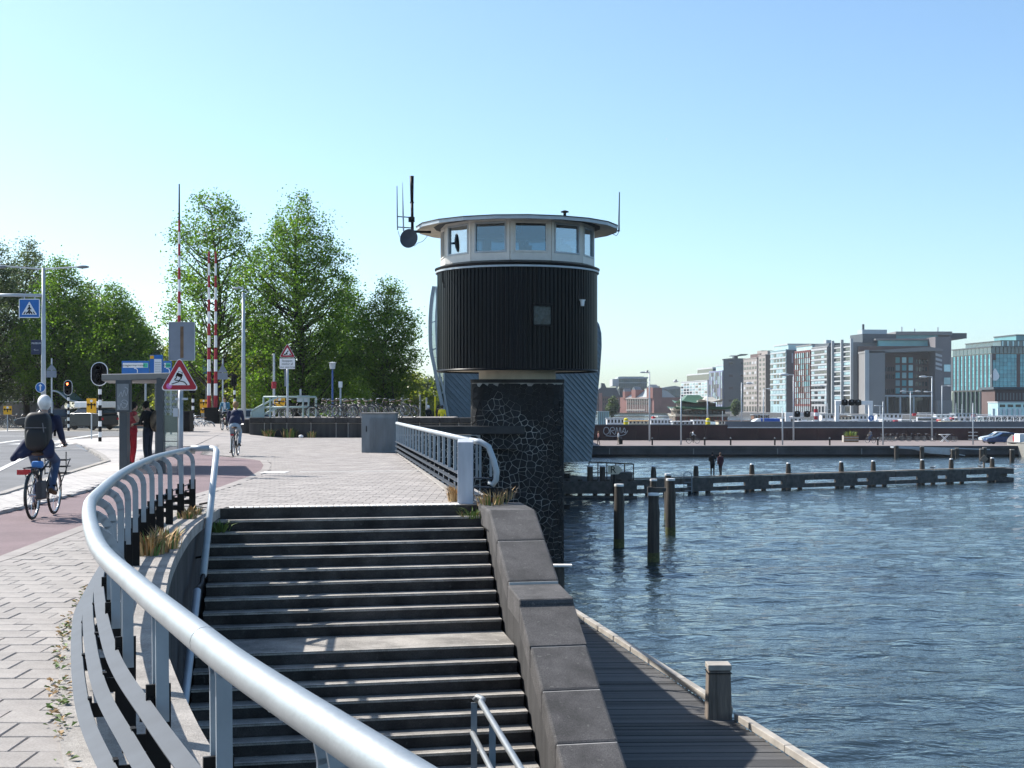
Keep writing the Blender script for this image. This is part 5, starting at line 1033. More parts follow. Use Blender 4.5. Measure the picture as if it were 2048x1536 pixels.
# --- bridge sign with text plate
Zb = 78; k = Zb / F; c = V((575 - CX) * k, Zb, 0); t_ = thing('bridge_sign', 'triangular opening bridge sign above a white text plate', 'traffic sign', c); zb_ = EYE + (HY - 715) * k
pole_mb(zb_ - .1, .06, .06).build('post', palesteel, t_, smooth=True); m = MB(); tri(m, (0, -.05, zb_), .9, 0); m.build('sign_plate', signwhite, t_); m = MB(); tri(m, (0, -.063, zb_ + .02), .84, 0, .006, rr=.05); m.build('red_border', redpaint, t_); m = MB(); tri(m, (0, -.07, zb_ + .12), .5, 0, .006, rr=.02); m.build('white_field', signwhite, t_)
m = MB(); m.bar((-.17, -.085, zb_ + .16), (.02, -.085, zb_ + .2), .01, .05); m.bar((-.08, -.085, zb_ + .2), (.06, -.085, zb_ + .37), .01, .05); m.box((-.16, -.085, zb_ + .17), (.07, .01, .06)); m.box((.16, -.085, zb_ + .17), (.08, .01, .06)); m.build('bridge_pictogram', signblack, t_)
z0_, z1_ = EYE + (HY - 738) * k, EYE + (HY - 717) * k; MB().b2(-.42, .42, -.07, -.04, z0_, z1_).build('text_plate', signwhite, t_, bevel=.01); m = MB()
for i, s_ in enumerate(('Stoppen', 'motor af', 'voor open brug')): text(m, s_, .17 if i < 2 else .13, (0, -.075, z1_ - .13 - i * .17), (1, 0, 0), (0, 0, 1))
m.build('lettering', signblack, t_); MB().b2(-.16, -.04, -.05, .05, z0_ - .95, z0_ - .05).build('switch_box', signback, t_)
# --- tall lamp post
def lamp(label, px, ybase, ytop, Z, zg, heads, r=.1, grp=None, hc=None):
    """heads: list of (dx px, y px, length m)"""
    k = Z / F; c = V((px - CX) * k, Z, zg); t_ = thing('street_lamp', label, 'street lamp', c, group=grp); h = EYE + (HY - ytop) * k - zg
    pole_mb(h, r, r * .6).build('pole', palesteel, t_, smooth=True)
    for dx, y, ln in heads:
        z = EYE + (HY - y) * k - zg; x1 = dx * k; s_ = 1 if x1 > 0 else -1; m = MB(); m.tube([(0, 0, z), (x1, 0, z + .05)], r * .45, 6); m.build('arm', palesteel, t_); m = MB(); m.ell((x1 + s_ * ln / 2, 0, z + .03), (ln / 2, ln * .22, ln * .13), 12, 8); m.build('lamp_head', hc or palesteel, t_, smooth=True)
    return t_
t_ = lamp('tall grey lamp post between cyclist and parapet wall', 487, 863, 585, 93, 0, [(-8, 577, .5)], r=.16); m = MB(); m.bar((-.35, 0, EYE + (HY - 573) * 93 / F), (.35, 0, EYE + (HY - 585) * 93 / F), .25, .08); m.build('tilted_head', palesteel, t_); m = MB(); m.lathe([(.3, 0), (.3, .25), (.14, .5)], n=12); m.build('base_sleeve', palesteel, t_)
t_ = thing('park_lamp', 'slim dark park lamp among the trees behind the ramp', 'street lamp', V((665 - CX) * 88 / F, 88, 0)); h = EYE + (HY - 738) * 88 / F; pole_mb(h, .07, .05).build('pole', bikeblue, t_); m = MB(); m.lathe([(.16, h), (.2, h + .35), (.28, h + .38), (0, h + .45)], n=10); m.build('lamp_head', palesteel, t_)
t_ = thing('flag_pole', 'thin pale pole with red collar beside the bridge sign', 'pole', V((548 - CX) * 84 / F, 84, 0)); h = EYE + (HY - 707) * 84 / F; pole_mb(h, .08, .06).build('pole', palesteel, t_); z = EYE + (HY - 777) * 84 / F; MB().tube([(0, 0, z), (0, 0, z + .4)], .14, 10).build('red_collar', redpaint, t_)
for k_, (px, yt, Z) in enumerate(((747, 785, 100), (804, 787, 105), (840, 790, 112), (681, 775, 95), (853, 795, 120))):
    t_ = thing('thin_post', ('plain pale post under the tree right of the park', 'plain pale post between tree trunk and pavilion', 'pale post closest to the pavilion fin', 'short pale post with white lantern by the park lamp', 'slender pale post near the people in yellow')[k_], 'pole', V((px - CX) * Z / F, Z, 0)); h = EYE + (HY - yt) * Z / F; pole_mb(h, .13 if k_ < 2 else .08, .1 if k_ < 2 else .06).build('shaft', palesteel, t_); MB().lathe([(.2, 0), (.2, .12), (.1, .2)], n=10).build('foot', palesteel, t_)
    if k_ == 3: m = MB(); m.b2(-.12, .12, -.12, .12, h, h + .4); m.build('lantern', whitep, t_)
# --- ramp railing and notice behind the parapet wall
Zr = 79; k = Zr / F; t_ = thing('ramp_railing', 'pale green grey ramp railing above the parapet wall', 'railing', (0, 0, 0)); gm = mat('pale_green_steel', (.33, .42, .40), .5, var=.1)
def RP(x, y): return P(x, y, Zr)
for a, b in (((527, 794), (632, 794)), ((527, 815), (632, 814)), ((505, 821), (556, 793)), ((527, 829), (556, 815)), ((503, 824), (505, 821)), ((503, 836), (503, 824))): MB().tube([RP(*a), RP(*b)], .055, 8).build('rail', gm, t_, smooth=True)
for x, y in ((527, 794), (540, 796), (575, 794), (606, 794), (617, 794), (632, 794)): MB().tube([RP(x, y), RP(x, 842)], .05, 8).build('post', gm, t_)
m = MB(); a = [RP(505, 823), RP(526, 812), RP(526, 838), RP(505, 838)]; m.extr(a, (0, .05, 0)); m.build('infill_panel', gm, t_); m = MB(); m.extr([RP(594, 791), RP(619, 791), RP(619, 804), RP(594, 804)], (0, .06, 0)); t2 = thing('notice_board', 'small pale notice board fixed on the ramp railing', 'sign', (0, 0, 0)); m.build('board', palesteel, t2); m = MB(); m.bar(RP(601, 791), RP(601, 778), .1, .1, up=V(0, 1, 0)); m.build('stub_post', palesteel, t2)
t_ = thing('ramp_plinth', 'raised dark plinth carrying the ramp railing and parked bicycles', 'wall', (0, 0, 0)); A, B = RP(500, 850), RP(900, 850); m = MB(); m.b2(A.x, B.x, 76.2, 90, -.05, .92); m.build('plinth_block', darkcon, t_); m = MB(); m.b2(A.x, B.x, 76.15, 90, .925, 1.0); m.build('plinth_paving', paverj, t_)
# --- house and kiosk far left
Zh = 125; k = Zh / F; a, b = P(-40, 850, Zh), P(72, 850, Zh); hs_ = thing('grey_house', 'grey brick house with small square windows behind the trees', 'house', V(a.x, Zh, 0)); W_h = b.x - a.x; greybrick = mat('grey_brick', (.21, .19, .19), .85, var=.15, scale=1.5)
MB().b2(0, W_h, 0, 8, 0, 3.7).build('wall', greybrick, hs_); m = MB(); m.extr([(-.3, -.4, 3.7), (-.3, 8.4, 3.7), (-.3, 4, 5.4)], (W_h + .6, 0, 0)); m.build('roof', mat('slate_roof', (.12, .11, .12), .7), hs_)
for x in (-40 + 47, 33, 58, -15): 
    xx = (x + 40) * k; f_ = MB(); 
    for dx, w2 in ((-.42, .08), (.42, .08)): f_.b2(xx + dx - w2 / 2, xx + dx + w2 / 2, -.06, 0, 2.1, 3.1)
    f_.b2(xx - .46, xx + .46, -.06, 0, 3.1, 3.18); f_.b2(xx - .46, xx + .46, -.06, 0, 2.02, 2.1); f_ = f_.build('window', whitep, hs_); MB().b2(xx - .38, xx + .38, -.03, .0, 2.1, 3.1).build('pane', darkglass, f_)
MB().b2((22 + 40) * k, (44 + 40) * k, -.15, 0, 3.45, 3.62).build('gutter', whitep, hs_)
Zk = 112; k = Zk / F; a = P(105, 850, Zk); kb = thing('glass_canopy', 'curved pale glass canopy beyond the crossing', 'shelter', V(a.x, Zk, 0)); m = MB(); m.tube(spline([V(-.1, 0, 2.9), V(.5, 0, 2.75), V(1.2, 0, 2.2), V(2.0, 0, 2.0)], 6), .07, 6)
m2 = MB(); q = spline([V(-.1, 0, 2.9), V(.5, 0, 2.75), V(1.2, 0, 2.2), V(2.0, 0, 2.0)], 6); m2.add([p for p in q] + [p + V(0, 4, 0) for p in q], [(i, i + 1, len(q) + i + 1, len(q) + i) for i in range(len(q) - 1)]); m2.build('canopy_glass', lightglass, kb); m.build('canopy_edge', palesteel, kb)
for x in (0, 1.2, 2): pole_mb(2.0, .06, .05).build('post', greysteel, kb).location = (x, .1, 0)
car('dark van with a white roof beyond the yellow sign', P(184, 852, 100) * 1 + V(0, 0, -P(184, 852, 100).z), R(62), mat('dark_van_paint', (.02, .025, .03), .3), van=True, L=3.4, H=1.55, cat='van'); v_ = [o for o in bpy.data.objects if o.name.startswith('parked_van')][0]; MB().b2(-.8, .8, -1.65, .9, 1.56, 1.98).build('white_roof', whitep, v_, bevel=.05)
q = P(493, 840, 118); car('small white car glimpsed beside the lamp post', V(q.x, 118, 0), R(12), mat('white_car_paint', (.7, .7, .72), .25)); q = P(518, 840, 100); car('silver car partly hidden by the end of the parapet wall', V(q.x + .6, 96, 0), R(-75), mat('silver_car_paint', (.42, .45, .45), .25, metal=.5))
q = P(95, 848, 104); car('dark car at the far kerb behind the near cyclist', V(q.x, 104, 0), R(85), mat('dark_car_paint', (.02, .022, .03), .25)); q = P(150, 848, 118); car('olive car parked under the far trees', V(q.x, 118, 0), R(88), mat('olive_car_paint', (.12, .13, .05), .35))
# --- parked bicycles
random.seed(21)
b0 = bicycle('parked bicycle in the crowded rack behind the parapet wall', V(-10, 80, 1.0), R(85), group='bicycles parked behind the parapet wall', full=False)
spots = [(P(x, 820, Z).x, Z) for x, Z in ((645, 79), (655, 80), (668, 79.5), (680, 80), (690, 79), (702, 80.5), (712, 79), (724, 80), (740, 81), (760, 80), (775, 81), (795, 80), (815, 81), (560, 80.5), (590, 80))]
for i, (x, y) in enumerate(spots):
    o = b0 if i == 0 else copy_tree(b0); o.location = (x, y, 1.0); o.rotation_euler = (R(random.uniform(-8, 8)), 0, R(random.uniform(40, 130)))
b1 = bicycle('parked bicycle in the rack by the barrier machine box', V(P(388, 850, 90).x, 90, 0), R(60), bikewhite, group='bicycles parked near the barriers', full=False)
for x, Z in ((376, 88), (396, 92), (402, 87)): o = copy_tree(b1); o.location = (P(x, 850, Z).x, Z, 0); o.rotation_euler = (0, 0, R(random.uniform(30, 140)))
b2_ = bicycle('parked bicycle along the far kerb by the grey house', V(P(10, 848, 108).x, 108, 0), R(80), group='bicycles along the far kerb', full=False)
for x in (-5, 22, 34, 46, 120, 132, 146, 155, 2, 58): o = copy_tree(b2_); o.location = (P(x, 848, 108).x, 107 + random.random() * 2, 0); o.rotation_euler = (0, 0, R(random.uniform(50, 120)))
# ------------------------------------------------------------------ people on the street
navycl = cloth('navy_jacket', (.008, .014, .05)); jeans = cloth('blue_jeans', (.03, .06, .13)); blackcl = cloth('black', (.008, .008, .01)); redcl = cloth('red_trousers', (.4, .008, .02)); reddress = cloth('red_pattern_top', (.42, .05, .06), var=.5); darkjean = cloth('dark_jeans', (.012, .018, .035)); teal = cloth('teal_jacket', (.05, .17, .25)); yellowv = cloth('yellow_vest', (.75, .62, .02)); whitecl = cloth('pale_shirt', (.55, .58, .6)); beige = cloth('beige_trousers', (.32, .28, .22)); grey_cl = cloth('grey_jacket', (.15, .15, .16)); maroon = cloth('maroon_jacket', (.06, .012, .02)); pinkcl = cloth('pink_top', (.5, .25, .22))
hw_h = cloth('hair_white', (.72, .7, .68)); hb_h = cloth('hair_brown', (.06, .03, .018)); hk_h = cloth('hair_black', (.012, .01, .01)); hl_h = cloth('hair_sandy', (.25, .15, .07))
# near cyclist
yb = 21.1; cxn = -6.95; bicycle('black city bicycle ridden by the white haired cyclist', V(cxn, yb, 0), R(2)); nb = bpy.data.objects[[o.name for o in bpy.data.objects if o.name.startswith('bicycle')][-1]]
m = MB(); 
for z in (.62, .72, .82): m.tube([V(-.16, .62, z), V(.16, .62, z), V(.16, .86, z), V(-.16, .86, z), V(-.16, .62, z)], .009, 5)
for x in (-.16, .16): m.tube([V(x, .62, .6), V(x, .62, .95)], .009, 5); m.tube([V(x, .84, .84), V(x * .4, .57, .38)], .008, 5)
m.build('front_carrier', bikeblk, nb); m = MB(); m.box((.06, -.5, .8), (.16, .12, .1)); m.build('blue_cloth', mat('blue_cloth', (.05, .2, .5), .7), nb, bevel=.03); MB().b2(.07, .15, -.62, -.36, .3, .56).build('side_bag', cloth('bag_grey', (.05, .05, .055)), nb, bevel=.02); MB().box((-.06, -.8, .7), (.16, .04, .07)).build('reflector', redlens, nb)
ex = [('c', V(-.17, -.22, 1.08), V(-.34, -.34, .88), .1, .05, 1), ('c', V(.12, -.24, 1.08), V(.17, -.3, .95), .11, .08, 1), ('e', V(0, -.17, 1.08), (.2, .15, .16), 1), ('c', V(-.1, -.25, 1.02), V(-.22, -.33, .93), .09, .06, 1)]
person('white haired cyclist in navy jacket and jeans riding away', V(cxn, yb, .0), R(2), riding(), navycl, jeans, hw_h, (.09, .04, .015), voxel=.015, extra=ex, hairstyle='bushy')
bp = thing('backpack', 'black backpack with grey piping on the near cyclist', 'backpack', V(cxn, yb, 0), R(2)); m = MB(); superell(m, (0, -.26, 1.27), (.185, .14, .29), .55); superell(m, (0, -.37, 1.16), (.15, .07, .16), .6); m.build('pack_body', cloth('black_nylon', (.006, .006, .007), .6), bp, smooth=True); m = MB(); m.bar((-.15, -.4, 1.33), (.15, -.4, 1.33), .02, .012); m.tube(spline([V(.1, -.4, 1.4), V(.12, -.41, 1.25), V(.1, -.4, 1.1)], 5), .008, 5); m.build('strap_buckle', grey_cl, bp)
m = MB(); m.tube(spline([V(-.08, -.36, 1.42), V(-.1, -.395, 1.25), V(-.1, -.385, 1.1), V(-.07, -.35, 1.02)], 6), .006, 5); m.build('piping', palesteel, bp); m = MB(); m.tube(spline([V(-.04, -.22, 1.56), V(0, -.24, 1.6), V(.04, -.22, 1.56)], 5), .01, 5); m.ell((-.02, -.36, 1.44), (.1, .03, .045), 10, 6); m.build('top_flap', grey_cl, bp)
m = MB(); 
for x in (-.12, .12): m.tube(spline([V(x, -.2, 1.5), V(x * 1.1, -.1, 1.53), V(x * 1.2, .06, 1.45), V(x * 1.25, .05, 1.2)], 5), .02, 6)
m.build('shoulder_strap', blackcl, bp)
# far cyclist and the man in teal
q = G(462, 913.5); bicycle('dark bicycle ridden by the cyclist in the navy blazer', V(q.x + .05, q.y + .5, 0), R(3)); person('fair haired cyclist in navy blazer and pale jeans riding toward the barriers', V(q.x + .05, q.y + .5, 0), R(3), riding(), navycl, cloth('pale_jeans', (.25, .32, .38)), hl_h, voxel=.02, extra=[('e', V(0, -.13, 1.14), (.2, .13, .22), 1)], hairstyle='bushy')
m = MB(); rp = [(-13.0, 58, .0), (-15.8, 58, .0), (-19.4, 78, .3), (-23.2, 96, .5), (-27, 116, .75), (-21.5, 116, .75), (-18.4, 96, .5), (-15.6, 78, .3)]
m.add([(x, y, z + .02) for x, y, z in rp] + [(x, y, -.1) for x, y, z in rp], [(0, 1, 2, 7), (7, 2, 3, 6), (6, 3, 4, 5)] + [(i, (i + 1) % 8, 8 + (i + 1) % 8, 8 + i) for i in range(8)]); m.add([(-13, 58, .0), (-15.6, 78, .32), (-18.4, 96, .52), (-21.5, 116, .77), (-17.3, 116, -.012), (-14.4, 96, -.012), (-11.6, 78, -.012), (-11.0, 60, -.012)], [(0, 7, 6, 1), (1, 6, 5, 2), (2, 5, 4, 3)]); o = m.build('bridge_ramp', paverj); tag(o, 'pale paved ramp rising gently toward the barrier poles', 'ramp', kind='structure')
q = P(450, 868, 78); bicycle('bicycle of the man in teal jacket', V(q.x, 78, .34), R(176)); person('man in teal jacket with white shirt cycling toward us', V(q.x, 78, .36), R(176), riding(), teal, darkjean, hb_h, voxel=.022, extra=[('c', V(0, .05, 1.44), V(0, .06, 1.15), .06, .06, 3)], shoes=(.6, .62, .66))
# couple at the shelter
aw = dict(lel=(-.2, .14, 1.14), lha=(-.08, .34, 1.1), rel=(.2, .14, 1.14), rha=(.06, .36, 1.1))
wq = V((266 - CX) * 38.6 / F, 38.6, 0); mq = V((296 - CX) * 37.4 / F, 37.4, 0)
person('dark haired woman in red top and red cropped trousers', V(wq.x, 38.6, .052), R(-62), standing(1.7, aw, .09), reddress, redcl, hk_h, (.02, .02, .02), voxel=.016, sleeve=False, hairstyle='bun')
aw2 = dict(lel=(-.22, .1, 1.16), lha=(-.1, .36, 1.12), rel=(.22, .1, 1.16), rha=(.08, .36, 1.13)); J2 = standing(1.74, aw2, .1, face=(0, 1, -.25)); J2['head'] = (J2['head'][0], J2['head'][1] + .05, J2['head'][2] - .02)
person('dark haired man in black jumper looking down at his hands', V(mq.x, 37.4, .052), R(72), J2, blackcl, darkjean, hk_h, (.5, .52, .58), voxel=.016)
bp = thing('rucksack', 'brown camouflage rucksack on the man at the shelter', 'backpack', V(mq.x, 37.4, .05), R(72)); m = MB(); m.ell((0, -.22, 1.2), (.16, .13, .28), 14, 10); m.ell((0, -.3, 1.08), (.13, .1, .17), 12, 8); m.build('pack_body', cloth('camouflage', (.14, .1, .07), .8, var=.6), bp, smooth=True); m = MB(); m.tube(spline([V(.12, -.16, 1.46), V(.14, 0, 1.5), V(.15, .12, 1.38), V(.14, .08, 1.12)], 5), .02, 6); m.build('shoulder_strap', blackcl, bp)
# people by the pavilion
for px, Z, lab, tp, hr_ in ((857, 92, 'person in black with a white cap near the pavilion', blackcl, hw_h), (876, 92, 'person in yellow vest, dark haired, beside the pavilion fin', cloth('brown_jacket', (.05, .03, .02)), hk_h), (884, 91, 'person in bright yellow jacket closest to the pavilion', yellowv, hk_h)):
    q = P(px, 850, Z); person(lab, V(q.x, Z, 0), R(random.uniform(-60, 60)), standing(1.72), tp, darkjean, hr_, voxel=.035)
b = thing('yellow_banner', 'narrow yellow upright banner beside the people in yellow', 'banner', V(P(870, 850, 92).x, 92, 0)); MB().b2(-.05, .05, -.03, .03, 0, 2.3).build('banner_cloth', yellow if False else yellowv, b); pole_mb(2.35, .03, .03).build('pole', palesteel, b)
# ------------------------------------------------------------------ zinc clad pavilion
pv_ = thing('zinc_pavilion', 'sculptural blue grey zinc clad pavilion rising behind the tower', 'building', (0, 0, 0)); Zp = 97
out = [(887, 742), (889, 700), (893, 665), (905, 640), (1000, 626), (1150, 622), (1188, 627), (1197, 632), (1204, 643), (1208, 662), (1208, 690), (1204, 742), (1196, 820), (1185, 924), (945, 926), (912, 880), (893, 838)]
def psurf(x, y, h=0):
    t = (x - 1046) / 160; bul = (2.4 * t ** 3 if t > 0 else .3 * abs(t) ** 3) + (1.6 * max(0, (700 - y) / 75) ** 2); Z = Zp + bul - h; q = P(x, y, Zp); return Vector((q.x, Z, q.z))
m = MB(); c0 = psurf(1046, 780, -.12); n = len(out); ringp = []
for i in range(n):
    for t in range(4): a, b = out[i], out[(i + 1) % n]; ringp.append((a[0] + (b[0] - a[0]) * t / 4, a[1] + (b[1] - a[1]) * t / 4))
N = len(ringp); lay = []
for f in (1, .75, .5, .25): lay += [psurf(1046 + (x - 1046) * f, 780 + (y - 780) * f, -.1) for x, y in ringp]
bk_ = [V(psurf(x, y).x * .96 + .1, Zp + 11, psurf(x, y).z) for x, y in ringp]
m.add(lay + [c0] + bk_, [(L_ * N + i, L_ * N + (i + 1) % N, (L_ + 1) * N + (i + 1) % N, (L_ + 1) * N + i) for L_ in range(3) for i in range(N)] + [(3 * N + i, 3 * N + (i + 1) % N, 4 * N) for i in range(N)] + [(i, (i + 1) % N, 4 * N + 1 + (i + 1) % N, 4 * N + 1 + i) for i in range(N)])
m.build('shell', zincdark, pv_)
# diagonal strips, each a bent sheet overlapping the next
ang = R(47); ux, uy = math.cos(ang), math.sin(ang); nx_, ny_ = -uy, ux; sp = 7.6
ds = [x * nx_ + y * ny_ for x, y in out]; d = min(ds)
def hidden(x, y): return 880 < x < 1192 and 545 < y < 735
while d < max(ds):
    poly = clip(clip(out, nx_, ny_, -(d + .25)), -nx_, -ny_, d + sp - .25)
    if len(poly) >= 3:
        us = [x * ux + y * uy for x, y in poly]; u0, u1 = min(us), max(us); K = max(2, int((u1 - u0) / 22)); mb = MB()
        for i in range(K):
            a, b = u0 + (u1 - u0) * i / K, u0 + (u1 - u0) * (i + 1) / K; q = clip(clip(poly, ux, uy, -a), -ux, -uy, b)
            if len(q) >= 3:
                def lift(p_): return .05 + .10 * ((p_[0] * nx_ + p_[1] * ny_ - d) / sp)
                mb.add([psurf(x, y, lift((x, y))) for x, y in q] + [psurf(x, y, 0) for x, y in q], [tuple(range(len(q)))] + [(j, (j + 1) % len(q), len(q) + (j + 1) % len(q), len(q) + j) for j in range(len(q))])
        mb.build('strip', zinc, pv_)
    d += sp
# glass side and curved fin
fin = [(868, 573), (864, 596), (861, 630), (860.5, 665), (862, 700), (869, 735), (877, 775), (884, 808), (891, 838)]
q = spline([P(x, y, 96) for x, y in fin], 6); m = MB(); w2 = .16
for a, b in zip(q, q[1:]): m.bar(a, b + (b - a) * .04, .22, .5, up=V(0, 1, 0))
m.build('curved_fin', greysteel, pv_, smooth=False)
fin2 = [(872, 573), (874, 600), (872, 640), (874, 700), (877, 740), (886, 775), (892, 808), (898, 838)]
q2 = spline([P(x, y, 96.6) for x, y in fin2], 6); m = MB()
for a, b in zip(q2, q2[1:]): m.bar(a, b + (b - a) * .04, .12, .35, up=V(0, 1, 0))
m.build('inner_fin', palesteel, pv_)
nq = min(len(q), len(q2)); m = MB(); m.add(q[:nq] + [P(892, 813 + (p.z - EYE) * -F / 97 if False else 700, 98) * 0 + V(P(892, 700, 98).x, 98, p.z) for p in q[:nq]], [(i, i + 1, nq + i + 1, nq + i) for i in range(nq - 1)]); m.build('side_glass', shglass, pv_)
m = MB()
for y in (645, 700, 742, 790): a = P(862 if y < 720 else 880, y, 96); m.bar(a, V(P(893, y - 12, 98).x, 98, a.z + .4), .06, .06)
m.build('glass_strut', palesteel, pv_)
m = MB(); m.bar(P(888, 742, 96.7), P(890, 838, 96.7), .08, .2, up=V(0, 1, 0)); m.build('edge_profile', palesteel, pv_)
# ------------------------------------------------------------------ terrace by the pavilion
te = thing('timber_terrace', 'dark timber terrace on piles at the foot of the pavilion', 'jetty', (0, 0, 0)); a, b = P(1118, 965, 97.5), P(1268, 965, 97.5); tz = EYE + (HY - 962) * 97.5 / F
MB().b2(a.x, b.x, 96.5, 104, tz - .3, tz).build('deck', jetwood, te); MB().b2(a.x, b.x + .1, 96.3, 96.48, tz - .8, tz + .03).build('front_beam', jetwood, te); MB().b2(a.x, b.x + .1, 96.25, 96.45, tz - 1.4, tz - .95).build('lower_beam', jetwood, te)
for x in (1136, 1160, 1190, 1215, 1240, 1262): q = P(x, 965, 96.7); MB().tube([(q.x, 96.7, WZ - .5), (q.x, 96.7, tz + .15)], .16, 8).build('pile', pilewood, te)
for x in (1180, 1205): q = P(x, 965, 97); m = MB(); m.tube([(q.x, 97, tz), (q.x, 97, tz + 1.0)], .2, 10); m.build('bollard', pilewood, te); MB().tube([(q.x, 97, tz + 1.0), (q.x, 97, tz + 1.07)], .21, 10).build('bollard_cap', whitep, te)
t_ = thing('terrace_railing', 'black railing on the terrace by the pavilion', 'railing', (0, 0, 0)); a, b = P(1178, 924, 98), P(1267, 928, 98)
MB().bar(a, b, .08, .08).build('top_rail', blacksteel, t_); MB().bar(V(a.x, 98, tz + .55), V(b.x, 98, tz + .5), .05, .05).build('middle_rail', blacksteel, t_)
for k in range(6): q = a.lerp(b, k / 5); MB().bar(V(q.x, 98, tz), V(q.x, 98, q.z), .07, .07, up=V(0, 1, 0)).build('baluster', blacksteel, t_)
t_ = thing('terrace_steps', 'dark stepped edge at the outer end of the terrace', 'stairs', (0, 0, 0)); q = P(1250, 950, 97.2); MB().b2(q.x - .9, q.x + .5, 96.9, 98.5, tz + .01, tz + .45).build('step_block', jetwood, t_); MB().b2(q.x - .5, q.x + .5, 96.95, 98.5, tz + .455, tz + .6).build('step_block', jetwood, t_)
k = 96.4 / F; c = P(1228, 940, 96.1); t_ = thing('letter_sign', 'pale arrow shaped board with black letter R on the terrace', 'sign', V(c.x, 96.1, c.z)); w2, h2 = 12 * k, 8.5 * k
m = MB(); m.extr([(-w2, 0, -h2), (w2 * .75, 0, -h2), (w2 * 1.45, 0, 0), (w2 * .75, 0, h2), (-w2, 0, h2)][::1], (0, .06, 0)); m.build('board', mat('sign_cream', (.62, .55, .42), .6), t_); m = MB(); text(m, 'R', .68, (-.06, -.01, 0), (1, 0, 0), (0, 0, 1)); m.build('letter', signblack, t_); m = MB(); m.b2(-.05, .05, .07, .2, -2.0, .3); m.build('post', blacksteel, t_)
# ------------------------------------------------------------------ long jetty
jt = thing('long_jetty', 'long narrow timber jetty running out into the harbour', 'jetty', (0, 0, 0)); JA, JB = V(P(1262, 950, 99).x, 99.5, 0), V(40.8, 118, 0); jz = -3.42
jd = (JB - JA).normalized(); jn = V(-jd.y, jd.x, 0)
def JP(t, z, off=0): return JA.lerp(JB, t) + jn * off + ZUP * z
n = 9
for i in range(n):
    t0, t1 = i / n + .0008, (i + 1) / n - .0008; MB().bar(JP(t0, jz), JP(t1, jz), .62, .07).build('top_plank', jettop, jt); MB().bar(JP(t0, jz - .27, -.22), JP(t1, jz - .27, -.22), .14, .42).build('upper_beam', jetwood, jt); MB().bar(JP(t0, jz - .88, -.24), JP(t1, jz - .88, -.24), .14, .3).build('lower_beam', jetwood, jt)
posts = [1312, 1397, 1509, 1582, 1688, 1752, 1850, 1908, 1990]
def tpx(px): 
    lo, hi = 0, 1.02
    for _ in range(40):
        md = (lo + hi) / 2; q = JP(md, 0); 
        if CX + q.x / q.y * F < px: lo = md
        else: hi = md
    return lo
for px in posts:
    t = tpx(px); q = JP(t, 0, .3); po = MB().tube([V(q.x, q.y, WZ - .6), V(q.x, q.y, jz + .35), V(q.x, q.y, jz + .78)], [.21, .2, .15], 10).build('post', pilewood, jt, smooth=True, auto=40); MB().tube([V(q.x, q.y, jz + .77), V(q.x, q.y, jz + .84)], [.155, .12], 10).build('post_cap', whitep, po, smooth=True, auto=40)
    for o_ in (-.8, .75): r_ = JP(t, 0, -.12) + jd * o_; MB().tube([V(r_.x, r_.y, WZ - .6), V(r_.x, r_.y, jz - .25)], .19, 8).build('pile', pilewood, jt, smooth=True); 
    m = MB(); m.bar(JP(t, jz - .6, -.2) - jd * 1.1, JP(t, jz - .6, -.2) + jd * 1.1, .2, .25); m.build('cross_beam', jetwood, jt)
MB().b2(JB.x - .9, JB.x + .6, JB.y - .7, JB.y + .7, jz - .5, jz - .05).build('end_frame', jetwood, jt); MB().b2(JB.x - .9, JB.x + .6, JB.y - .7, JB.y + .7, jz - 1.2, jz - .8).build('end_frame', jetwood, jt)
q = JP(tpx(1968), jz); t_ = thing('navigation_sign', 'tilted square sign on a post at the end of the long jetty', 'sign', q); m = MB(); m.tube([(0, 0, 0), (0, 0, .5)], .09, 8); m.build('post', jettop, t_); MB().box((0, -.05, .75), (.5, .04, .5), M=Matrix.Rotation(R(45), 3, 'Y')).build('board', jettop, t_); MB().box((.3, .05, .7), (.35, .2, .55)).build('lamp_box', blacksteel, t_)
t_ = thing('jetty_ladder', 'small grey ladder hanging on the side of the long jetty', 'ladder', JP(tpx(1369), jz, -.4)); m = MB()
for x in (-.28, .28): m.tube([(x, 0, -1.1), (x, 0, .25)], .03, 6)
m.build('ladder_side', greysteel, t_); m = MB()
for z in (-.95, -.65, -.35, -.05): m.tube([(-.28, 0, z), (.28, 0, z)], .025, 6)
m.tube(spline([V(-.28, 0, .25), V(0, .1, .42), V(.28, 0, .25)], 5), .03, 6); m.build('rung', greysteel, t_)
t1 = tpx(1425); t2 = tpx(1441); a1 = dict(lha=(-.2, .2, 1.0), rel=(.24, .1, 1.14), rha=(.12, .22, 1.0))
person('taller person in black coat standing on the long jetty', JP(t1, jz + .035), R(-20), standing(1.74, a1, .1), blackcl, blackcl, hk_h, voxel=.03, coat=.35, group='couple on the jetty'); person('shorter person in dark maroon jacket standing on the long jetty', JP(t2, jz + .035), R(25), standing(1.66, None, .1, step=.08), maroon, blackcl, hb_h, voxel=.03, coat=.2, group='couple on the jetty')
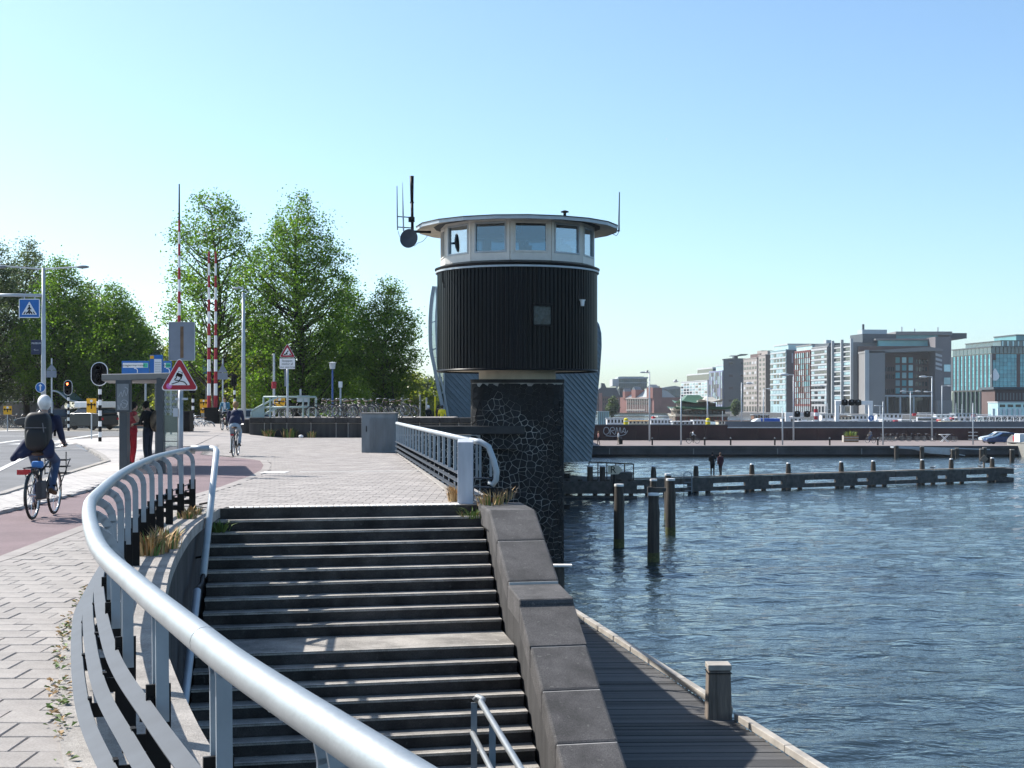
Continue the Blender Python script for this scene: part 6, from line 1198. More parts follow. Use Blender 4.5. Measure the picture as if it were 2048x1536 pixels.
def gull(label, loc, flying=False, s_=1.0):
    b = thing('gull', label, 'bird', loc); m = MB(); m.ell((0, 0, .13 if not flying else 0), (.2 * s_, .09 * s_, .085 * s_), 10, 8); m.ell((.18 * s_, 0, .2 if not flying else .02), (.06 * s_, .05 * s_, .05 * s_), 8, 6); m.build('gull_body', whitep, b, smooth=True); m = MB()
    if flying:
        for y in (-1, 1): m.add([(-.08 * s_, 0, .02), (.1 * s_, 0, .02), (.08 * s_, y * .3 * s_, .2 * s_), (-.06 * s_, y * .62 * s_, .1 * s_)], [(0, 1, 2, 3)])
    else:
        for y in (-1, 1): m.ell((-.06, y * .075, .15), (.2, .02, .06), 8, 6)
        for y in (-.03, .03): m.tube([(0, y, 0), (0, y, .09)], .01, 4)
    m.build('wing', cabgrey, b); return b
gull('white gull standing on the jetty between two capped posts', JP(tpx(1866), jz + .035)); gull('white gull standing near the navigation sign on the jetty', JP(tpx(1963) - .004, jz + .035))
gull('dark gull gliding above the far station roof', P(1294, 744.5, 260), True, 2.2); gull('gull with raised wings above the glass hall', P(1351, 763, 300), True, 2.6); gull('tiny bird high in the clear sky', P(1333, 278, 300), True, .7)
# ------------------------------------------------------------------ piles in the water
def pile(label, px, yt, yw, wpx, cap=True, zz=None):
    Z = F * (EYE - WZ) / (yw - HY); k = Z / F; c = V((px - CX) * k, Z, WZ); h = EYE + (HY - yt) * k - WZ; r = wpx * k / 2; b = thing('wooden_pile', label, 'pile', c, group='piles standing in the water')
    MB().tube([(0, 0, -1), (0, 0, h * .55), (.02, 0, h * .72), (.0, 0, h * .86), (0, 0, h - .1)], [r, r * 1.0, r * .98, r * .86, r * .84], 14).build('pile_shaft', pilewood, b, smooth=True, auto=40); MB().tube([(0, 0, h - .1), (0, 0, h)], r * .9, 14).build('pile_cap', whitep, b, smooth=True, auto=40); MB().tube([(0, 0, -.3), (0, 0, .38)], r * 1.025, 14).build('algae_band', pilealg, b, smooth=True, auto=40); return b
pile('outermost pile on the pillar side with white cap, standing alone', 1238, 968, 1095, 21); pile('nearest tall pile with white cap, thickest of the group', 1307, 986, 1124, 24); pile('pile with white cap on the open water side', 1341, 957, 1070, 20)
pile('farther pile half hidden behind the thickest one', 1307, 958, 1052, 16); pile('farther pile just behind the open water one', 1336, 947, 1040, 15)
Z = 72; t_ = thing('pile_crossbeam', 'dark horizontal beam linking two of the farther piles', 'beam', P(1318, 979, 71.5)); MB().box((0, 0, 0), (.9, .2, .2)).build('beam', jetwood, t_); MB().box((-.45, 0, -.12), (.25, .25, .5)).build('beam_end', jetwood, t_)
# ------------------------------------------------------------------ far quay
Zq = 176; qz = -3.25; fq = MB().b2(6, 140, Zq, 330, -8, qz).build('promenade', quaypink); tag(fq, 'pinkish paved promenade across the water', 'promenade', kind='structure')
m = MB(); m.b2(6, 140, Zq - .06, Zq - .0, -8, qz - .3); m.build('quay_face', quaydark, fq); m = MB(); m.b2(6, 140, Zq - .25, Zq + .1, qz - .28, qz + .03); m.build('quay_edge', quaydark, fq); m = MB(); m.b2(6, 140, Zq - .2, Zq - .05, WZ - .4, WZ + .28); m.build('waterline_beam', blacksteel, fq)
for i in range(12): m = MB(); x = 12 + i * 10.4; m.b2(x, x + .12, Zq - .09, Zq - .055, WZ + .3, qz - .3); m.build('joint', cabgrey, fq)
Zw = 206; wl = thing('long_brown_wall', 'long rusty brown wall along the back of the promenade', 'wall', (0, 0, 0)); k = Zw / F; ztw = EYE + (HY - 851) * k
xs = list(range(1180, 1456, 46)) + [1456]
for a, b in zip(xs, xs[1:]): A, B = P(a, 850, Zw), P(b, 850, Zw); MB().b2(A.x + .02, B.x - .02, Zw, Zw + .6, qz - .1, ztw).build('wall_panel', brownwall, wl)
zt2 = EYE + (HY - 856) * k
xs = [1456 + i * 60 for i in range(12)]
for a, b in zip(xs, xs[1:]): A, B = P(a, 850, Zw), P(b, 850, Zw); MB().b2(A.x + .02, B.x - .02, Zw, Zw + .6, qz - .1, zt2 - .02).build('wall_panel', brownwall, wl)
A, B = P(1455, 850, Zw), P(2130, 850, Zw); MB().b2(A.x, B.x, Zw - .1, Zw + .7, zt2, zt2 + .12).build('coping', palesteel, wl); MB().b2(P(1180, 850, Zw).x, P(1455, 850, Zw).x, Zw - .05, Zw + .7, ztw, ztw + .15).build('coping', quaydark, wl)
rw_ = thing('road_parapet', 'grey road parapet rising above the brown wall', 'wall', (0, 0, 0)); Z3 = 210; MB().b2(P(1450, 850, Z3).x, P(2130, 850, Z3).x, Z3, Z3 + .5, -4, EYE + (HY - 843) * Z3 / F).build('parapet', greywall, rw_)
# graffiti
m = MB(); g0 = P(1207, 879, Zw - .05); sc_ = 44 * k
def gq(u, v): return V(g0.x + u * sc_, Zw - .06, g0.z + .4 + v * 1.5)
for pts in ([(0, .5), (.05, .85), (.18, .9), (.26, .6), (.2, .3), (.06, .25), (0, .5)], [(.3, .2), (.32, .8), (.45, .9), (.5, .65), (.36, .55), (.52, .2)], [(.55, .25), (.6, .9), (.68, .3), (.75, .9), (.8, .35)], [(.85, .4), (.95, .85), (1.0, .4), (.88, .55)], [(.1, .1), (.5, .05), (.95, .2), (1.1, .6)]): m.tube(spline([gq(*p) for p in pts], 6), .05, 5)
t_ = m.build('graffiti', palesteel); t_.parent = wl
# bollards, lamps
bme = None
BL = ('slim dark bollard nearest the tall lamp pole by the graffiti', 'slim dark bollard directly below the pagoda restaurant', 'slim dark bollard between the pagoda and the blue hooded boat', 'slim dark bollard beside the planter', 'slim dark bollard at the foot of the pole with crossarm', 'slim dark bollard at the foot of the bare pole by the houseboats')
for i, px in enumerate((1310, 1417, 1470, 1672, 1770, 1560)):
    y = 892; q = P(px, y, F * (EYE - qz) / (y - HY)); b = thing('quay_bollard', BL[i], 'bollard', V(q.x, 179.5, qz), group='bollards along the promenade'); MB().tube([(0, 0, 0), (0, 0, .85)], .1, 8).build('shaft', blacksteel, b); MB().ell((0, 0, .88), (.12, .12, .1), 8, 6).build('cap', cabgrey, b)
def flamp(label, px, yt, Z, zg, heads, r=.1): return lamp(label, px, 0, yt, Z, zg, heads, r)
flamp('tall pale lamp pole in front of the brown wall by the graffiti', 1299, 743, 200, qz, [(-7, 745, .9)], .13); flamp('lamp pole rising in front of the pagoda roof', 1362, 790, 182, qz, [], .11); flamp('lamp pole standing before the flared pagoda eaves', 1415, 790, 300, -2, [(3, 792, .6)], .2)
flamp('lamp post before the dark slab building', 1483, 765, 230, -3, [(8, 767, 1.2)], .12); flamp('lamp post with short arm at the blue hooded boat', 1527, 777, 225, -3, [(6, 778, 1.0)], .11); flamp('tall lamp post with arm toward the pale building', 1587, 749, 203, qz, [(-8, 750, 1.5)], .13)
flamp('bare pole in front of the coloured houseboats', 1565, 815, 181, qz, [], .11); flamp('slim bare pole before the balcony building', 1652, 770, 215, -3, [(-4, 772, .8)], .09); flamp('grey pole with short crossarm before the frame building', 1766, 803, 181, qz, [(-9, 812, .6)], .1)
flamp('double headed lamp post before the recessed facade', 1821, 782, 214, -3, [(-9, 783, .9), (9, 783, .9)], .11); flamp('tall lamp post with a second lower lamp', 1864, 753, 205, qz, [(-9, 754, 1.2), (-6, 784, .8)], .13); flamp('lamp post before the grey cube with flowers', 1884, 771, 240, -3, [(10, 772, .9)], .11); flamp('pole carrying stacked crossbars near the blue car', 1946, 806, 182, qz, [(-5, 865, .3), (5, 865, .3), (-5, 872, .3), (5, 872, .3), (-5, 879, .3), (5, 879, .3)], .09)
# people and cyclists on the promenade
person('pedestrian in pink top and dark trousers walking on the promenade', V(P(1197, 880, 182).x, 182, qz), R(80), standing(1.72, step=.16), pinkcl, blackcl, hl_h, voxel=.04, hairstyle='long'); person('pedestrian in pale shirt by the graffiti with a dark case', V(P(1237, 880, 182).x, 182, qz), R(75), standing(1.74, step=.12), whitecl, beige, hk_h, voxel=.04)
t_ = thing('wheeled_case', 'dark upright case beside the pedestrian in pale shirt', 'suitcase', V(P(1241.5, 890, 182).x, 181.8, qz)); MB().b2(-.22, .22, -.15, .15, .05, .75).build('shell', blacksteel, t_, bevel=.04); m = MB(); m.tube([(-.1, 0, .75), (-.1, 0, 1.0), (.1, 0, 1.0), (.1, 0, .75)], .015, 5); m.build('pull_handle', greysteel, t_)
def rider(lab_b, lab_p, px, Z, rz, tp, bt, hr_, zg=qz): q = V(P(px, 880, Z).x, Z, zg); bicycle(lab_b, q, rz, full=False); person(lab_p, q, rz, riding(), tp, bt, hr_, voxel=.04); return q
q = rider('bicycle of the cyclist passing the brown wall', 'cyclist in pale top riding past the brown wall', 1386, 188, R(-88), whitecl, blackcl, hb_h); bp = thing('backpack', 'black backpack of the cyclist by the brown wall', 'backpack', q, R(-88)); m = MB(); m.ell((0, -.27, 1.27), (.16, .13, .25), 10, 8); m.build('pack_body', cloth('black_nylon', (.008, .008, .009)), bp); m = MB(); m.ell((0, -.36, 1.2), (.1, .05, .12), 8, 6); m.build('front_pocket', cloth('black_nylon', (.008, .008, .009)), bp)
rider('bicycle of the cyclist near the planter', 'cyclist in dark top riding near the planter', 1741, 190, R(35), grey_cl, jeans, hk_h)
# planter
c = V(P(1701, 880, 196).x, 196, qz); t_ = thing('planter', 'wooden planter box full of grass on the promenade', 'planter', c); 
for i in range(5): MB().b2(-1.0, 1.0, -.5 + .02, -.46, .04 + i * .17, .19 + i * .17).build('side_board', woodl if i % 2 else mat('orange_wood', (.35, .17, .07), .8), t_)
MB().b2(-1.0, 1.0, -.45, .5, 0, .85).build('box', wood, t_); MB().b2(-1.05, -1.0, -.5, .5, 0, .9).build('end_board', woodl, t_)
tuft('ornamental_grass', c + V(0, 0, .85), 160, .75, 1.8, [grassgrn, leafC], 'bright green grass filling the planter', 'plant', lean=.6, wd=.03)
# parked bikes and cars on the promenade
for i, px in enumerate((1760, 1772, 1786, 1800, 1812, 1826, 1842, 1856, 1872, 1890, 1898)):
    if i == 0: o = bb_ = bicycle('parked bicycle leaning by the brown wall', V(0, 0, 0), 0, group='bicycles parked by the brown wall', full=False)
    else: o = copy_tree(bb_)
    o.location = (P(px, 880, 200).x, 198 + random.random() * 3, qz); o.rotation_euler = (0, 0, R(random.uniform(40, 130)))
t_ = thing('picnic_trestle', 'white crossed trestle among the parked bicycles', 'trestle', V(P(1889, 880, 196).x, 196, qz)); m = MB(); 
for y in (-.3, .3): m.bar((-.5, y, 0), (.5, y, 1.0), .06, .06); m.bar((.5, y, 0), (-.5, y, 1.0), .06, .06)
m.build('leg', whitep, t_); MB().b2(-.7, .7, -.4, .4, 1.0, 1.06).build('top', whitep, t_)
car('dark blue car parked on the promenade near its end', V(P(2003, 880, 186).x, 186, qz), R(88), mat('blue_car_paint', (.015, .04, .12), .25)); car('pale car parked beyond the dark blue one', V(P(1992, 880, 193).x, 193, qz), R(88), mat('pale_car_paint', (.55, .58, .6), .25))
# gangway and piles at the far quay
t_ = thing('gangway', 'grey sloping gangway and low pontoon at the far quay', 'gangway', (0, 0, 0)); zz = 173
m = MB(); m.extr([P(1787, 893, zz), P(1900, 897, zz), P(1900, 910, zz), P(1860, 907, zz), P(1830, 899, zz), P(1787, 896, zz)], (0, 1.5, 0)); m.build('ramp', palesteel, t_); m = MB(); m.bar(P(1787, 893, 172), P(1980, 899, 172), .1, .12); m.bar(P(1850, 898, 172), P(1930, 911, 172), .1, .1); m.build('handrail', palesteel, t_)
for i, (px, yt, Z) in enumerate(((1906, 900, 168), (1914, 897, 172), (1963, 899, 165), (1969, 896, 170), (2024, 900, 160), (1844, 894, 172), (1793, 892, 172))): c = V(P(px, 900, Z).x, Z, WZ); b = thing('mooring_pile', ('short dark pile under the outer end of the gangway', 'short dark pile just behind the gangway end', 'short dark pile before the blue car, standing farther out', 'short dark pile before the blue car, standing closer to the quay', 'short dark pile by the bow of the moored tug', 'short dark pile at the middle of the gangway', 'short dark pile at the quay end of the gangway')[i], 'pile', c, group='mooring piles by the far quay'); h = EYE + (HY - yt) * Z / F - WZ; MB().tube([(0, 0, -.8), (0, 0, h)], .27, 8).build('pile_shaft', pilewood, b); MB().tube([(0, 0, h), (0, 0, h + .08)], .28, 8).build('pile_cap', woodl, b)
# boats
def hull(mb, L, W, h, sheer=.3, z0=0, n=14):
    secs = []
    for i in range(n + 1):
        t = i / n; x = (t - .5) * L; w = W / 2 * (1 - max(0, (t - .62) / .38) ** 2.2) * (.82 + .18 * min(1, t / .15)); zt = z0 + h + sheer * (abs(2 * t - 1) ** 2) * (1.6 if t > .5 else .6); secs.append([V(x, -w, zt), V(x, -w * .85, z0), V(x, w * .85, z0), V(x, w, zt)])
    vs_ = [p for s_ in secs for p in s_]; mb.add(vs_, [(4 * i + j, 4 * i + j + 1, 4 * i + 5 + j, 4 * i + 4 + j) for i in range(n) for j in range(3)] + [(4 * i + 3, 4 * i, 4 * i + 4, 4 * i + 7) for i in range(n)] + [(0, 1, 2, 3), (4 * n + 3, 4 * n + 2, 4 * n + 1, 4 * n)])
def houseboat(label, x0, x1, ytop, ybase, Z, hullc, cabc, nwin, roofc=None, curved=None, cat='houseboat', extra=None):
    k = Z / F; A, B = (x0 - CX) * k, (x1 - CX) * k; L_ = B - A; c = V((A + B) / 2, Z, WZ); b = thing('houseboat' if cat == 'houseboat' else 'motor_boat', label, cat, c); zt_ = EYE + (HY - ytop) * k - WZ; zb_ = max(.9, EYE + (HY - ybase) * k - WZ)
    m = MB(); hull(m, L_ * 1.12, 4.4, zb_ - .1, .35, -.2); m.build('hull', hullc, b)
    if curved:
        m = MB(); n = 10; r = zt_ - zb_; pts = [(-L_ / 2 + L_ * .28 * (1 - math.cos(math.pi / 2 * i / n)), zb_ + r * math.sin(math.pi / 2 * i / n)) for i in range(n + 1)]
        m.extr([V(x, -1.8, z) for x, z in pts] + [V(-L_ / 2 + L_ * .28, -1.8, zb_)], (0, 3.6, 0)); m.build('cabin_end', cabc, b); MB().b2(-L_ / 2 + L_ * .285, L_ / 2, -1.8, 1.8, zb_, zt_).build('tarpaulin', curved, b, bevel=.15)
    else:
        MB().b2(-L_ / 2, L_ / 2, -1.8, 1.8, zb_ - .1, zt_ - .12).build('cabin', cabc, b); MB().b2(-L_ / 2 - .2, L_ / 2 + .2, -2, 2, zt_ - .115, zt_).build('roof', roofc or cabc, b)
        for i in range(nwin):
            x = -L_ / 2 + L_ * (i + .5) / nwin; ww = min(.9, L_ / nwin * .5); f_ = MB().b2(x - ww / 2 - .06, x + ww / 2 + .06, -1.86, -1.8, zb_ + (zt_ - zb_) * .22, zb_ + (zt_ - zb_) * .82).build('window', whitep, b); MB().b2(x - ww / 2, x + ww / 2, -1.9, -1.86, zb_ + (zt_ - zb_) * .27, zb_ + (zt_ - zb_) * .77).build('pane', darkglass, f_)
    return b
cr2 = mat('cream_boat', (.62, .55, .38), .5); gr_ = mat('grey_boat', (.3, .33, .36), .5); wb = mat('white_boat', (.74, .75, .76), .4); bluet = mat('blue_tarpaulin', (.01, .08, .38), .5); brnb = mat('brown_boat', (.14, .07, .04), .6); dkb = mat('dark_hull', (.03, .035, .045), .5)
houseboat('cream houseboat with a row of dark windows and brown end', 1434, 1496, 841, 850, 260, dkb, cr2, 9, brnb); houseboat('boat with white rounded front and bright blue tarpaulin', 1503, 1557, 837, 849, 255, dkb, wb, 0, curved=bluet); houseboat('long white houseboat with small square windows', 1640, 1712, 840, 850, 262, dkb, wb, 7); houseboat('low white barge behind the second gantry', 1595, 1636, 842, 850, 268, dkb, wb, 4)
houseboat('white houseboat with yellow brown end by the lamp post', 1884, 1916, 842, 851, 270, gr_, wb, 4, cr2); houseboat('white houseboat below the bicycle rack', 1955, 2040, 841, 851, 258, dkb, wb, 8); houseboat('pale low barge in front of the pagoda restaurant', 1344, 1384, 842, 850, 270, dkb, gr_, 5, whitep); houseboat('blue white tour boat near the pagoda restaurant', 1385, 1412, 840, 850, 280, mat('tour_hull', (.05, .1, .25), .4), wb, 4); houseboat('yellow roofed tour boat below the red station building', 1256, 1302, 841, 849, 330, mat('tour_hull_b', (.05, .12, .25), .4), cr2, 6, yellow); houseboat('grey covered boat behind the white boat bow', 1712, 1752, 843, 851, 300, dkb, brnb, 3, palesteel)
houseboat('white barge with dark windows beyond the tall lamp post', 1762, 1790, 838, 850, 290, gr_, wb, 4); houseboat('white flat barge behind the big white yacht', 1850, 1935, 834, 845, 330, wb, wb, 8)
for i, (px, yb, lab) in enumerate(((1252, 850, 'yellow bollard like marker on the wall top beneath the station'), (1416, 850, 'yellow marker post on the wall top before the pagoda'))): b = thing('yellow_marker', lab, 'marker', P(px, yb, 209)); m = MB(); m.lathe([(.35, 0), (.3, .9), (.18, 1.0), (0, 1.05)], n=10); m.build('marker_body', yellowv, b); MB().lathe([(.36, .5), (.36, .62)], n=10).build('marker_band', whitep, b)
# big white yacht
Z = 240; k = Z / F; c = V((1825 - CX) * k, Z, WZ); b = thing('white_yacht', 'big white motor yacht with dark wraparound windows and red stern flag', 'motor boat', c); m = MB(); hull(m, 6.2, 3, 2.35, .6, -.2); m.build('hull', wb, b); MB().b2(-2.4, 1.2, -1.1, 1.1, 2.4, 3.2).build('cabin', wb, b, bevel=.1); MB().b2(-2.35, 1.15, -1.16, -1.1, 2.55, 2.95).build('window_band', darkglass, b); MB().b2(-2.2, .6, -1.2, 1.2, 3.9, 4.0).build('canopy', whitep, b)
for x in (-2.1, -.8, .5): pole_mb(.8, .03, .03).build('canopy_post', palesteel, b).location = (x, -1.0, 3.15)
MB().b2(-3.2, -2.5, -.5, .5, 3.4, 3.9).build('red_cover', redpaint, b, bevel=.08)
# red and grey boat moored at the right edge
Z = 183; k = Z / F; c = V((2058 - CX) * 176 / F, 178, WZ); b = thing('moored_boat', 'grey beige tug with red and white deck gear moored at the frame edge', 'motor boat', c, R(90)); m = MB(); hull(m, 8, 3, 1.7, .7, -.2); m.build('hull', mat('beige_hull', (.3, .29, .26), .6), b); m = MB(); hull(m, 8.1, 3.06, .12, .0, 1.55); m.build('rubbing_band', blacksteel, b); MB().b2(-1, 1, -.8, .8, 1.7, 2.8).build('wheelhouse', wb, b, bevel=.08); MB().b2(1.4, 2.4, -.5, .5, 1.8, 2.5).build('red_gear', redpaint, b, bevel=.1)
# gantries with signals
def gantry(label, x0, x1, yb, Z, lights, n): 
    k = Z / F; zg = -3; A, B, z = (x0 - CX) * k, (x1 - CX) * k, EYE + (HY - yb) * k; b = thing('signal_gantry', label, 'gantry', V((A + B) / 2, Z, zg)); w2 = (B - A) / 2; z -= zg
    MB().b2(-w2 - .3, w2 + .3, -.25, .25, z - .35, z + .25).build('beam', whitep, b, bevel=.03)
    for s_ in (-1, 1): MB().b2(s_ * w2 - .28, s_ * w2 + .28, -.28, .28, -.3, z - .355).build('column', whitep, b)
    for px in lights:
        x = (px - CX) * k - (A + B) / 2; h_ = MB().lathe([(0, -.5), (.45, -.4), (.5, 0), (.45, .4), (0, .5)], c=(0, 0, 0), n=10); h2 = MB(); h2.add([(x + p[0], -.4 + p[1] * .5, z + p[2]) for p in h_.v], h_.f); hd_ = h2.build('signal_head', signblack, b); m = MB(); m.ell((x, -.62, z + .2), (.13, .05, .13), 8, 6); m.build('lens', cabgrey, hd_)
gantry('white portal gantry with two dark signals over the tunnel road', 1574, 1634, 828, 215, (1593, 1613), 2); gantry('tall white portal gantry carrying three dark signals', 1674, 1741, 805, 216, (1688, 1702, 1715), 3)
b = thing('striped_post', 'red and white post between the two white gantries', 'pole', V(P(1632, 840, 214).x, 214, -3)); striped(b, EYE + 3 + (HY - 818) * 214 / F, .3, 8, 0, (whitep, redpaint)); q = P(1740, 836, 214); t_ = thing('blue_road_sign', 'small blue sign on the taller gantry column', 'traffic sign', q); m = MB(); disc(m, (0, -.6, 0), .42, .04, 16); m.build('sign_disc', signblue, t_); m = MB(); m.extr([(-.2, -.66, .05), (.2, -.66, .05), (0, -.66, .28)], (0, .01, 0)); m.b2(-.06, .06, -.66, -.65, -.25, .06); m.build('arrow', signwhite, t_)
# bicycle rack deck at the right
t_ = thing('bicycle_deck', 'raised deck with white railing packed with bicycles', 'bicycle rack', (0, 0, 0)); Z = 225; a, b = P(1942, 832, Z), P(2052, 832, Z); MB().bar(a, b, .12, .12).build('top_rail', whitep, t_); z2 = P(0, 846, Z).z; MB().b2(a.x, b.x, Z - .2, Z + 4, z2 - .3, z2).build('deck', greywall, t_)
for i in range(10): q = a.lerp(b, i / 9); m = MB(); m.bar(V(q.x, Z, z2), q, .1, .1, up=V(0, 1, 0)); m.build('baluster', whitep, t_)
m = MB()
for i in range(9): p_, q = a.lerp(b, i / 9), a.lerp(b, (i + 1) / 9); m.bar(V(p_.x, Z, z2), q, .05, .05)
m.build('brace', palesteel, t_)
for i in range(12):
    o = copy_tree(bb_, label='bicycle standing on the raised deck', group='bicycles on the raised deck'); o.location = (a.x + (b.x - a.x) * (i + .5) / 12, Z + 1.5, z2); o.rotation_euler = (0, 0, R(60 + random.uniform(-20, 20)))

random.seed(17)
blt = cloth('hull_navy', (.01, .03, .09)); 
for i, (x0, x1, yt, yb, Z, hc, cc, nw, rc, lab) in enumerate(((1213, 1247, 836, 849, 300, dkb, wb, 5, gr_, 'low white barge with grey roof behind the graffiti wall'), (1300, 1340, 838, 849, 310, gr_, wb, 6, wb, 'white barge moored under the dark station wing'), (1505, 1535, 829, 838, 300, dkb, brnb, 3, gr_, 'brown barge behind the blue hooded boat'), (1560, 1600, 835, 846, 290, dkb, wb, 5, palesteel, 'white barge between blue boat and first gantry'), (1640, 1672, 828, 839, 310, gr_, wb, 4, gr_, 'grey roofed boat just before the taller gantry'), (1672, 1700, 832, 841, 300, dkb, cr2, 4, brnb, 'cream boat with brown roof inside the taller gantry'), (1700, 1745, 830, 840, 320, gr_, wb, 6, palesteel, 'white passenger boat inside the taller gantry'), (1750, 1800, 827, 838, 330, wb, wb, 6, gr_, 'white passenger boat behind the pole with crossarm'), (1868, 1905, 829, 838, 340, wb, wb, 4, wb, 'white cruiser below the grey cube'), (1905, 1950, 826, 836, 345, gr_, wb, 6, gr_, 'grey roofed cruiser below the glass office'), (1960, 2000, 833, 841, 300, wb, lightglass, 5, wb, 'pale blue boat behind the bicycle deck'), (2000, 2052, 831, 841, 300, dkb, wb, 6, palesteel, 'white boat at the end of the bicycle deck'))):
    houseboat(lab, x0, x1, yt, yb, Z, hc, cc, nw, rc)
for i, (px, yt, Z, lab) in enumerate(((1655, 806, 305, 'thin sailing mast just before the taller gantry'), (1760, 812, 325, 'thin mast right behind the pole with crossarm'), (1912, 806, 340, 'white flagpole below the glass office, first of two'), (1924, 808, 338, 'white flagpole below the glass office, second of two'), (1445, 822, 285, 'short mast over the cream houseboat'))):
    t_ = thing('boat_mast', lab, 'mast', V(P(px, 0, Z).x, Z, WZ)); pole_mb(EYE + (HY - yt) * Z / F - WZ, .12, .07, 6).build('mast_pole', palesteel, t_); m = MB(); h = EYE + (HY - yt) * Z / F - WZ; m.bar((-.6, 0, h * .8), (.6, 0, h * .8), .07, .07); m.build('spreader', palesteel, t_)

yt_ = bpy.data.objects['white_yacht']
for px, Z, rz, sc_, lab in ((1765, 300, 20, 1.0, 'white motor cruiser left of the big yacht, bow turned away'), (1860, 320, -10, 1.2, 'white motor cruiser beneath the recessed facade columns'), (1895, 300, 30, .9, 'small white cruiser beside the lamp post with crossarm'), (1600, 320, 10, 1.0, 'white cruiser behind the first gantry'), (1690, 340, -20, 1.1, 'white cruiser seen under the taller gantry'), (1930, 300, 5, 1.0, 'white cruiser in front of the dark ground floor of the glass office'), (1330, 330, 15, 1.0, 'small white cruiser below the dark station wing'), (1975, 330, -15, 1.1, 'white cruiser behind the bicycle deck')):
    copy_tree(yt_, V(P(px, 0, Z).x, Z, WZ), R(rz), lab, sc_)
# ------------------------------------------------------------------ far shore
def LZ(x): return 284.7 / ((x - CX) / F + .1303)
def LP(x): Z = LZ(x); return V((x - CX) * Z / F, Z, 0)
RDIR = V(-.1293, .9916, 0); RNOR = V(-.9916, -.1293, 0); GZ = -2.2
m = MB(); a = LP(2300) + RNOR * 14; b = LP(1380) + RNOR * 14
m.face([(a.x, a.y, GZ), (1700, a.y, GZ), (1700, 1900, GZ), (-900, 1900, GZ), (-900, 1100, GZ), (60, 1100, GZ), (b.x, b.y, GZ)]); o = m.build('far_ground', greywall); tag(o, 'far bank carrying the row of modern buildings', 'ground', kind='structure')
m = MB(); m.add([(a.x, a.y, GZ), (b.x, b.y, GZ), (b.x, b.y, -6), (a.x, a.y, -6)], [(0, 1, 2, 3)]); m.build('quay_face', quaydark, o)
UW = {}
def unitbox(mt):
    if mt.name not in UW: UW[mt.name] = MB().box((0, 0, 0), (1, 1, 1)).mesh('window', mt)
    return UW[mt.name]
ANG = math.atan2(RDIR.y, RDIR.x)
def block(label, xf, xn, ytop, depth, wallm, floors, bays, wins, bandm=None, pierm=None, roofm_=None, off=0.0, endm=None, end_rows=0, skip=.0, ww=.62, wh=.5, seed=1, ytop_far=None, ground=True, balc=None):
    rnd = random.Random(seed); A, B = LP(xf) + RNOR * -off, LP(xn) + RNOR * -off; L_ = (A - B).length; zt_ = EYE + (HY - ytop) * B.y / F; b = thing('office_building', label, 'building', V(B.x, B.y, GZ), ANG); H = zt_ - GZ
    # local: +x away along the row, +y toward the water (facade at y=0)
    MB().b2(0, L_, -depth, 0, -.2, H).build('wall', wallm, b)
    g0 = 5.0 if ground else 0; fh = (H - g0 - .8) / floors
    for f in range(floors):
        z = g0 + f * fh
        if bandm: MB().b2(-.02, L_ + .02, .0, .35, z + fh * .74, z + fh * .98).build('floor_band', bandm, b)
        for i in range(bays):
            if rnd.random() < skip: continue
            wm_ = rnd.choice(wins); inst(unitbox(wm_), 'window', b, (L_ * (i + .5) / bays, .06, z + fh * (.12 + wh / 2)), (0, 0, 0), (L_ / bays * ww, .25, fh * wh))
    if pierm:
        for i in range(bays + 1): MB().b2(L_ * i / bays - .25, L_ * i / bays + .25, .0, .5, 0, H - .6).build('pier', pierm, b)
    if ground:
        for i in range(max(2, bays)): inst(unitbox(wins[0]), 'window', b, (L_ * (i + .5) / max(2, bays), .05, 2.3), (0, 0, 0), (L_ / max(2, bays) * .6, .2, 3.4))
    if balc:
        for f in range(floors):
            for i in range(bays):
                if rnd.random() < .45: MB().b2(L_ * (i + .1) / bays, L_ * (i + .9) / bays, 0, 1.2, g0 + f * fh - .1, g0 + f * fh + .9).build('balcony', balc, b)
    MB().b2(-.2, L_ + .2, -depth - .1, .3, H, H + .5).build('parapet', roofm_ or wallm, b)
    for r_ in range(end_rows):
        for j in range(3): 
            if rnd.random() < .75: inst(unitbox(darkglass), 'window', b, (-.03, -2.2 - j * 3.6, g0 + (r_ + .5) * (H - g0) / end_rows), (0, 0, 0), (.1, 2.0, 1.7))
    return b, L_, H
def step(b, x0, x1, y0, y1, z0, z1, mt, nm='roof_storey'): return MB().b2(x0, x1, y0, y1, z0, z1).build(nm, mt, b)
lgrey = mat('light_grey_facade', (.30, .30, .31), .7, var=.06, scale=.1); wgrey = mat('white_grey_facade', (.42, .43, .44), .6, var=.06, scale=.1); beigef = mat('beige_grey_facade', (.28, .25, .235), .75, var=.08, scale=.1); redf = mat('dull_red_facade', (.2, .07, .065), .75, var=.1, scale=.1); slate = mat('slate_dark_facade', (.06, .075, .09), .6, var=.12, scale=.08); brownf = mat('brown_brick_facade', (.1, .065, .06), .8, var=.15, scale=.1); cyanw = mat('pale_cyan_facade', (.3, .42, .45), .5, var=.08, scale=.1); purpf = mat('blue_purple_facade', (.25, .27, .42), .5, var=.15, scale=.1); stonef = mat('grey_stone_frame', (.2, .195, .195), .7, var=.06, scale=.1)
b, L_, H = block('pale gridded glass building with stepped roof, farthest of the row', 1362, 1415, 761, 40, wgrey, 8, 9, [lightglass, lightglass, darkglass], seed=2, ww=.7, wh=.62); step(b, 0, L_ * .86, -38, -2, H + .5, H + 5, darkglass); step(b, 0, L_ * .86, -38, -1.8, H + 5, H + 6, wgrey); step(b, 0, L_ * .55, -36, -4, H + 6, H + 9, darkglass); step(b, 0, L_ * .55, -36, -3.8, H + 9, H + 10, wgrey)
